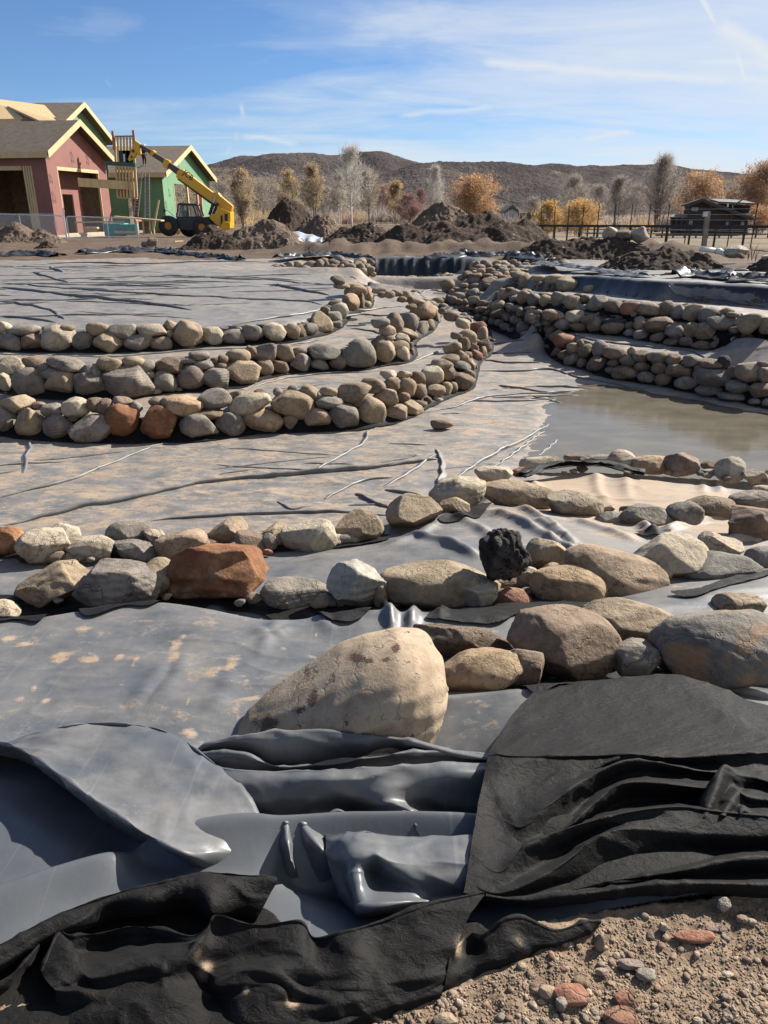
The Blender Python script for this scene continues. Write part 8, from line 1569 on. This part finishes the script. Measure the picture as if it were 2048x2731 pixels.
# ================================================================== worker on the roof
def person(label, P0, pose, H, mats, yaw):
    """joints in units of body height; one skinned body, clothing as children"""
    def skin(name, J, E, rad, mat, parent=None, root=0):
        me = bpy.data.meshes.new(name); me.from_pydata([tuple(j) for j in J], E, []); o = bpy.data.objects.new(name, me); COL.objects.link(o); m = o.modifiers.new('skin', 'SKIN'); me.materials.append(mat)
        if not me.skin_vertices: bpy.context.view_layer.objects.active = o
        for i, r in enumerate(rad): me.skin_vertices[0].data[i].radius = r if isinstance(r, tuple) else (r, r)
        me.skin_vertices[0].data[root].use_root = True; o.modifiers.new('sub', 'SUBSURF').render_levels = 2; o.modifiers['sub'].levels = 1; o.parent = parent; return o
    J, E, rad = pose; J = [np.array(j)*H for j in J]; rad = [(r[0]*H, r[1]*H) if isinstance(r, tuple) else r*H for r in rad]
    body = skin('person', J, E, rad, mats['skin']); body.location = tuple(P0); body.rotation_euler = (0, 0, yaw); tag(body, label, 'person')
    tr_i = [0, 1, 2, 3, 4, 5, 6]; mp = {i: k for k, i in enumerate(tr_i)}; skin('trousers', [J[i] for i in tr_i], [(mp[a], mp[b]) for a, b in E if a in mp and b in mp], [(rad[i][0]*1.18, rad[i][1]*1.18) if isinstance(rad[i], tuple) else rad[i]*1.2 for i in tr_i], mats['trousers'], body)
    sh = [0, 7, 8, 10, 11, 13, 14]; mp = {i: k for k, i in enumerate(sh)}; skin('jacket', [J[i] for i in sh], [(mp[a], mp[b]) for a, b in E if a in mp and b in mp], [(rad[i][0]*1.2, rad[i][1]*1.2) if isinstance(rad[i], tuple) else rad[i]*1.25 for i in sh], mats['jacket'], body)
    mb = MB(); c_ = J[17]+np.array((0, 0, .03*H)); v, f = ico(3); hv = v*np.array((.062, .072, .055))*H; hv[:, 2] = np.maximum(hv[:, 2], -.005*H); hv = hv+c_; o = mesh_obj('helmet', hv, f, mats['helmet']); o.parent = body
    return body
bend = ([(0, 0, .50), (.055, 0, .47), (.075, -.03, .27), (.085, .0, .03), (-.055, 0, .47), (-.075, -.05, .28), (-.09, .01, .03), (.0, -.02, .62), (0, -.05, .76), (0, -.075, .83), (.10, -.05, .75), (.15, -.10, .60), (.13, -.20, .50), (-.10, -.05, .75), (-.15, -.09, .60), (-.12, -.18, .50), (0, -.09, .87), (0, -.11, .93), (.09, -.07, .01), (-.095, -.06, .01)],
        [(0, 1), (1, 2), (2, 3), (0, 4), (4, 5), (5, 6), (0, 7), (7, 8), (8, 9), (8, 10), (10, 11), (11, 12), (8, 13), (13, 14), (14, 15), (9, 16), (16, 17), (3, 18), (6, 19)],
        [(.085, .06), (.065, .065), .045, .027, (.065, .065), .045, .027, (.085, .06), (.09, .06), .032, .038, .028, .020, .038, .028, .020, (.045, .05), (.042, .05), .022, .022])
pm = {'skin': simple('skin', (.38, .21, .14), .6, .1), 'trousers': simple('work_trousers', (.05, .035, .028), .9, .2), 'jacket': simple('dark_jacket', (.018, .018, .022), .9, .2), 'helmet': simple('white_helmet', (.70, .70, .70), .4, .05)}
fx, fy = full('zt', 487, 512)
sl3 = (h3.ap-h3.e)/(h3.w/2); best = None
for Yq in np.linspace(70, 84, 300):
    q = PY(fx, fy, Yq); u = (q[:2]-h3.c1)@h3.a; zr = h3.e+sl3*u+.34
    if best is None or abs(q[2]-zr) < best[0]: best = (abs(q[2]-zr), q)
person('worker in a dark jacket and pale helmet bending forward on the brown roof', best[1]-np.array((0, 0, .0)), bend, 1.78, pm, R(150))
# ================================================================== right side: pasture fence, dark house, post
mfp = simple('black_rail', (.022, .02, .019), .6, .2, 3); fa = empty('rail_fence', tuple(PY(1740, 650, 41)), 'long black rail fence with thin posts and wires before the pasture', 'fence')
FA, FB = PY(1428, 602, 52), PY(2120, 605, 35.5); mb = MB(); mb.bar(FA, FB, .06, .13); mb.build('rail', mfp, fa)
FX = lambda x: FA+(FB-FA)*np.clip((x-1428)/(2120-1428)*52/(35.5+(52-35.5)*(1-(x-1428)/(2120-1428)))*1.0, 0, 1.02)
for x_, yb in ((1447, 636), (1480, 638), (1514, 640), (1548, 642), (1587, 645), (1683, 650), (1782, 652), (1842, 655), (1911, 656), (1989, 657), (2070, 660)):
    u = None
    for s in np.linspace(0, 1, 400):
        q = FA+(FB-FA)*s; d = ray(x_, 605); e_ = abs(q[0]/q[1]-d[0]/d[1])
        if u is None or e_ < u[0]: u = (e_, s)
    q = FA+(FB-FA)*u[1]; mb = MB(); mb.box((q[0], q[1]+.03, (q[2]+ground_z2(q[0], q[1])-.3)/2), (.09, .06, q[2]-ground_z2(q[0], q[1])+.3)); mb.build('post', mfp, fa)
for k in range(14):
    s = (k+.4)/14; q = FA+(FB-FA)*s; g = ground_z2(q[0], q[1]); mb = MB(); mb.box((q[0], q[1]-.02, g+.95), (.045, .03, 2.1)); mb.build('thin_post', mfp, fa)
for zz_ in (.25, .5, .75, 1.25, 1.5, 1.75):
    mb = MB(); mb.tube([(FA[0], FA[1]-.03, ground_z2(FA[0], FA[1])+zz_), (FB[0], FB[1]-.03, ground_z2(FB[0], FB[1])+zz_)], .005, 4); mb.build('wire', M_GALV, fa)
fb = empty('board_fence', tuple(PY(1800, 628, 72)), 'far low board fence crossing the pasture', 'fence'); A, B = PY(1560, 612, 74), PY(2110, 613, 66)
for dz in (0, -.35, -.7): mb = MB(); mb.bar(A+np.array((0, 0, dz)), B+np.array((0, 0, dz)), .05, .09); mb.build('rail', simple('weathered_board', (.20, .165, .135), .9), fb)
for k in range(18): q = A+(B-A)*(k+.3)/18; mb = MB(); mb.box((q[0], q[1]+.08, q[2]-.55), (.13, .08, 1.6)); mb.build('post', simple('dark_post', (.05, .04, .035), .9) if k == 0 else bpy.data.materials['dark_post'], fb)
ps = empty('wooden_post', tuple(PY(1876, 660, 37.5)), 'tall weathered wooden post with a small white box', 'post'); mb = MB(); mb.bar(PY(1876, 663, 37.5), PY(1888, 564, 37.5), .2, .16, (0, 1, 0)); mb.build('shaft', simple('weathered_post', (.24, .20, .15), .9, .25, 3), ps); mb = MB(); mb.box(PY(1881, 571, 37.3), (.19, .14, .21)); mb.build('box', simple('white_box', (.6, .6, .58), .6), ps)
# dark house: gable faces the pond
YD = 100.0
def zd(x, y, Y=YD): return PY(*full('zd', x, y), Y)
dh = empty('dark_house', tuple(zd(760, 1060)), 'dark brown low-gabled house with grey roofs behind the pasture', 'house'); M_DW = board_mat('dark_siding', (.035, .024, .022), .5); M_DW2 = simple('black_siding', (.016, .015, .017), .8, .2, 2); M_DR = simple('grey_shingle', (.10, .093, .09), .85, .25, 3); M_DT = simple('dark_trim', (.03, .026, .025), .7)
mb = MB(); mb.prism([zd(170, 1080), zd(1350, 1080), zd(1345, 830), zd(660, 565), (zd(400, 660)), zd(360, 800), zd(170, 810)], (0, .3, 0)); mb.build('wall', M_DW, dh)
mb = MB(); mb.prism([zd(172, 830, YD-.05), zd(1335, 860, YD-.05), zd(1345, 1080, YD-.05), zd(172, 1080, YD-.05)], (0, .04, 0)); mb.build('lower_wall', M_DW2, dh)
dv = np.array((4.0, 12.0, 0.0)); rf = MB(); q = [zd(650, 538, YD-.8), zd(1435, 835, YD-.8)]; q = [q[0], q[1], q[1]+dv, q[0]+dv]; rf.hexa(q+[x+np.array((0, 0, .22)) for x in q]); q = [zd(650, 538, YD-.8), zd(375, 632, YD-.8)]; q = [q[1], q[0], q[0]+dv, q[1]+dv]; rf.hexa(q+[x+np.array((0, 0, .22)) for x in q]); ro = rf.build('roof', M_DR, dh)
mb = MB(); mb.bar(zd(375, 640, YD-.9), zd(650, 548, YD-.9), .1, .3); mb.bar(zd(650, 548, YD-.9), zd(970, 672, YD-.9), .1, .3); mb.bar(zd(970, 668, YD-.9), zd(1430, 845, YD-.9), .1, .25); mb.build('rake_board', M_DT, ro)
mb = MB(); q = [zd(145, 812, YD-2.2), zd(415, 806, YD-2.2), zd(420, 765, YD-.1), zd(230, 765, YD-.1)]; mb.hexa(q+[x+np.array((0, 0, .12)) for x in q]); mb.build('porch_roof', M_DR, dh)
for x_ in (172, 250, 330): mb = MB(); mb.bar(zd(x_, 815, YD-2.1), zd(x_, 1060, YD-2.1), .16, .16, (0, 1, 0)); mb.build('porch_post', M_DT, dh)
mb = MB(); mb.prism([zd(920, 590, YD+3), zd(1385, 625, YD+3), zd(1370, 740, YD+3), zd(930, 640, YD+3)], (0, 5, 0)); mb.build('upper_storey', M_DW2, dh); mb = MB(); q = [zd(755, 545, YD+8), zd(1190, 545, YD+8), zd(1470, 612, YD+2), zd(905, 588, YD+2)]; mb.hexa([q[3], q[2], q[1], q[0]]+[x+np.array((0, 0, .2)) for x in (q[3], q[2], q[1], q[0])]); mb.build('upper_roof', M_DR, dh)
for x_, y_, w_ in ((534, 680, 100), (470, 885, 55), (1030, 900, 40), (1265, 900, 50)):
    mb = MB(); c_ = zd(x_, y_, YD-.08); wd = w_*.1736/FOC*107; fr = None; mb.box(c_, (wd, .08, .55)); wn_ = mb.build('window', M_DT, dh); mb = MB()
    for k in (-1, 1): mb.box(c_+np.array((k*wd*.235, -.045, 0)), (wd*.40, .02, .43))
    mb.build('pane', simple('window_glass', (.20, .22, .24), .12) if 'window_glass' not in bpy.data.materials else bpy.data.materials['window_glass'], wn_)
for x_, y0, y1 in ((1040, 595, 645), (1122, 620, 680), (345, 745, 815)): mb = MB(); mb.tube([zd(x_, y1, YD-.5), zd(x_, y0, YD-.5)], .09, 10); mb.build('vent_pipe', M_GALV, dh)
mb = MB(); mb.bar(zd(1175, 590, YD+1), zd(1255, 540, YD+1), .3, .12); mb.build('roof_bracket', M_DT, dh)
# white far house
wh_ = empty('white_house', tuple(PY(1375, 592, 135)), 'small white gabled house far behind the soil ridge', 'house'); M_WW = simple('white_siding', (.42, .42, .44), .7); mb = MB(); mb.prism([PY(1350, 600, 135), PY(1382, 600, 135), PY(1381, 566, 135), PY(1366, 556, 135), PY(1350, 566, 135)], (0, 6, 0)); mb.build('wall', M_WW, wh_); mb = MB(); mb.prism([PY(1382, 600, 137), PY(1428, 600, 137), PY(1428, 574, 137), PY(1382, 574, 137)], (0, 5, 0)); mb.build('side_wing', M_WW, wh_)
mb = MB(); q0, q1, q2 = PY(1366, 553, 134.6), PY(1347, 568, 134.6), PY(1384, 568, 134.6); dv = np.array((0, 7, 0)); mb.hexa([q1, q0, q0+dv, q1+dv]+[x+np.array((0, 0, .4)) for x in (q1, q0, q0+dv, q1+dv)]); mb.hexa([q0, q2, q2+dv, q0+dv]+[x+np.array((0, 0, .4)) for x in (q0, q2, q2+dv, q0+dv)]); mb.bar(PY(1382, 573, 136.5), PY(1430, 573, 136.5), 3, .6); mb.build('roof', M_DR, wh_)
for x_, y_ in ((1366, 575), (1359, 590), (1372, 590), (1400, 587), (1415, 587)): mb = MB(); mb.box(PY(x_, y_, 134.9 if x_ < 1382 else 136.9), (.65, .08, .7)); mb.build('window', bpy.data.materials['window_glass'], wh_)
# dry weeds by the right fence
for k, (x_, yb, h_) in enumerate(((2005, 690, 42), (2015, 692, 30), (1995, 690, 25), (2040, 694, 26), (1450, 640, 14))):
    rs = np.random.RandomState(k); mb = MB(); b_ = PY(x_, yb, 22 if x_ > 1500 else 40); H = h_/FOC*(22 if x_ > 1500 else 40)
    for q in range(9): a = rs.rand()*6.28; L_ = H*rs.uniform(.5, 1); mb.tube([b_+np.array((0, 0, -.05)), b_+np.array((math.cos(a)*L_*.15, math.sin(a)*L_*.15, L_*.6)), b_+np.array((math.cos(a)*L_*.35, math.sin(a)*L_*.35, L_))], [.006, .005, .002], 4, False)
    tag(mb.build('dry_weed', M_LF['olive']), 'dry weed stalk standing on the soil bank by the fence', 'weed', 'dry weeds by the fence')
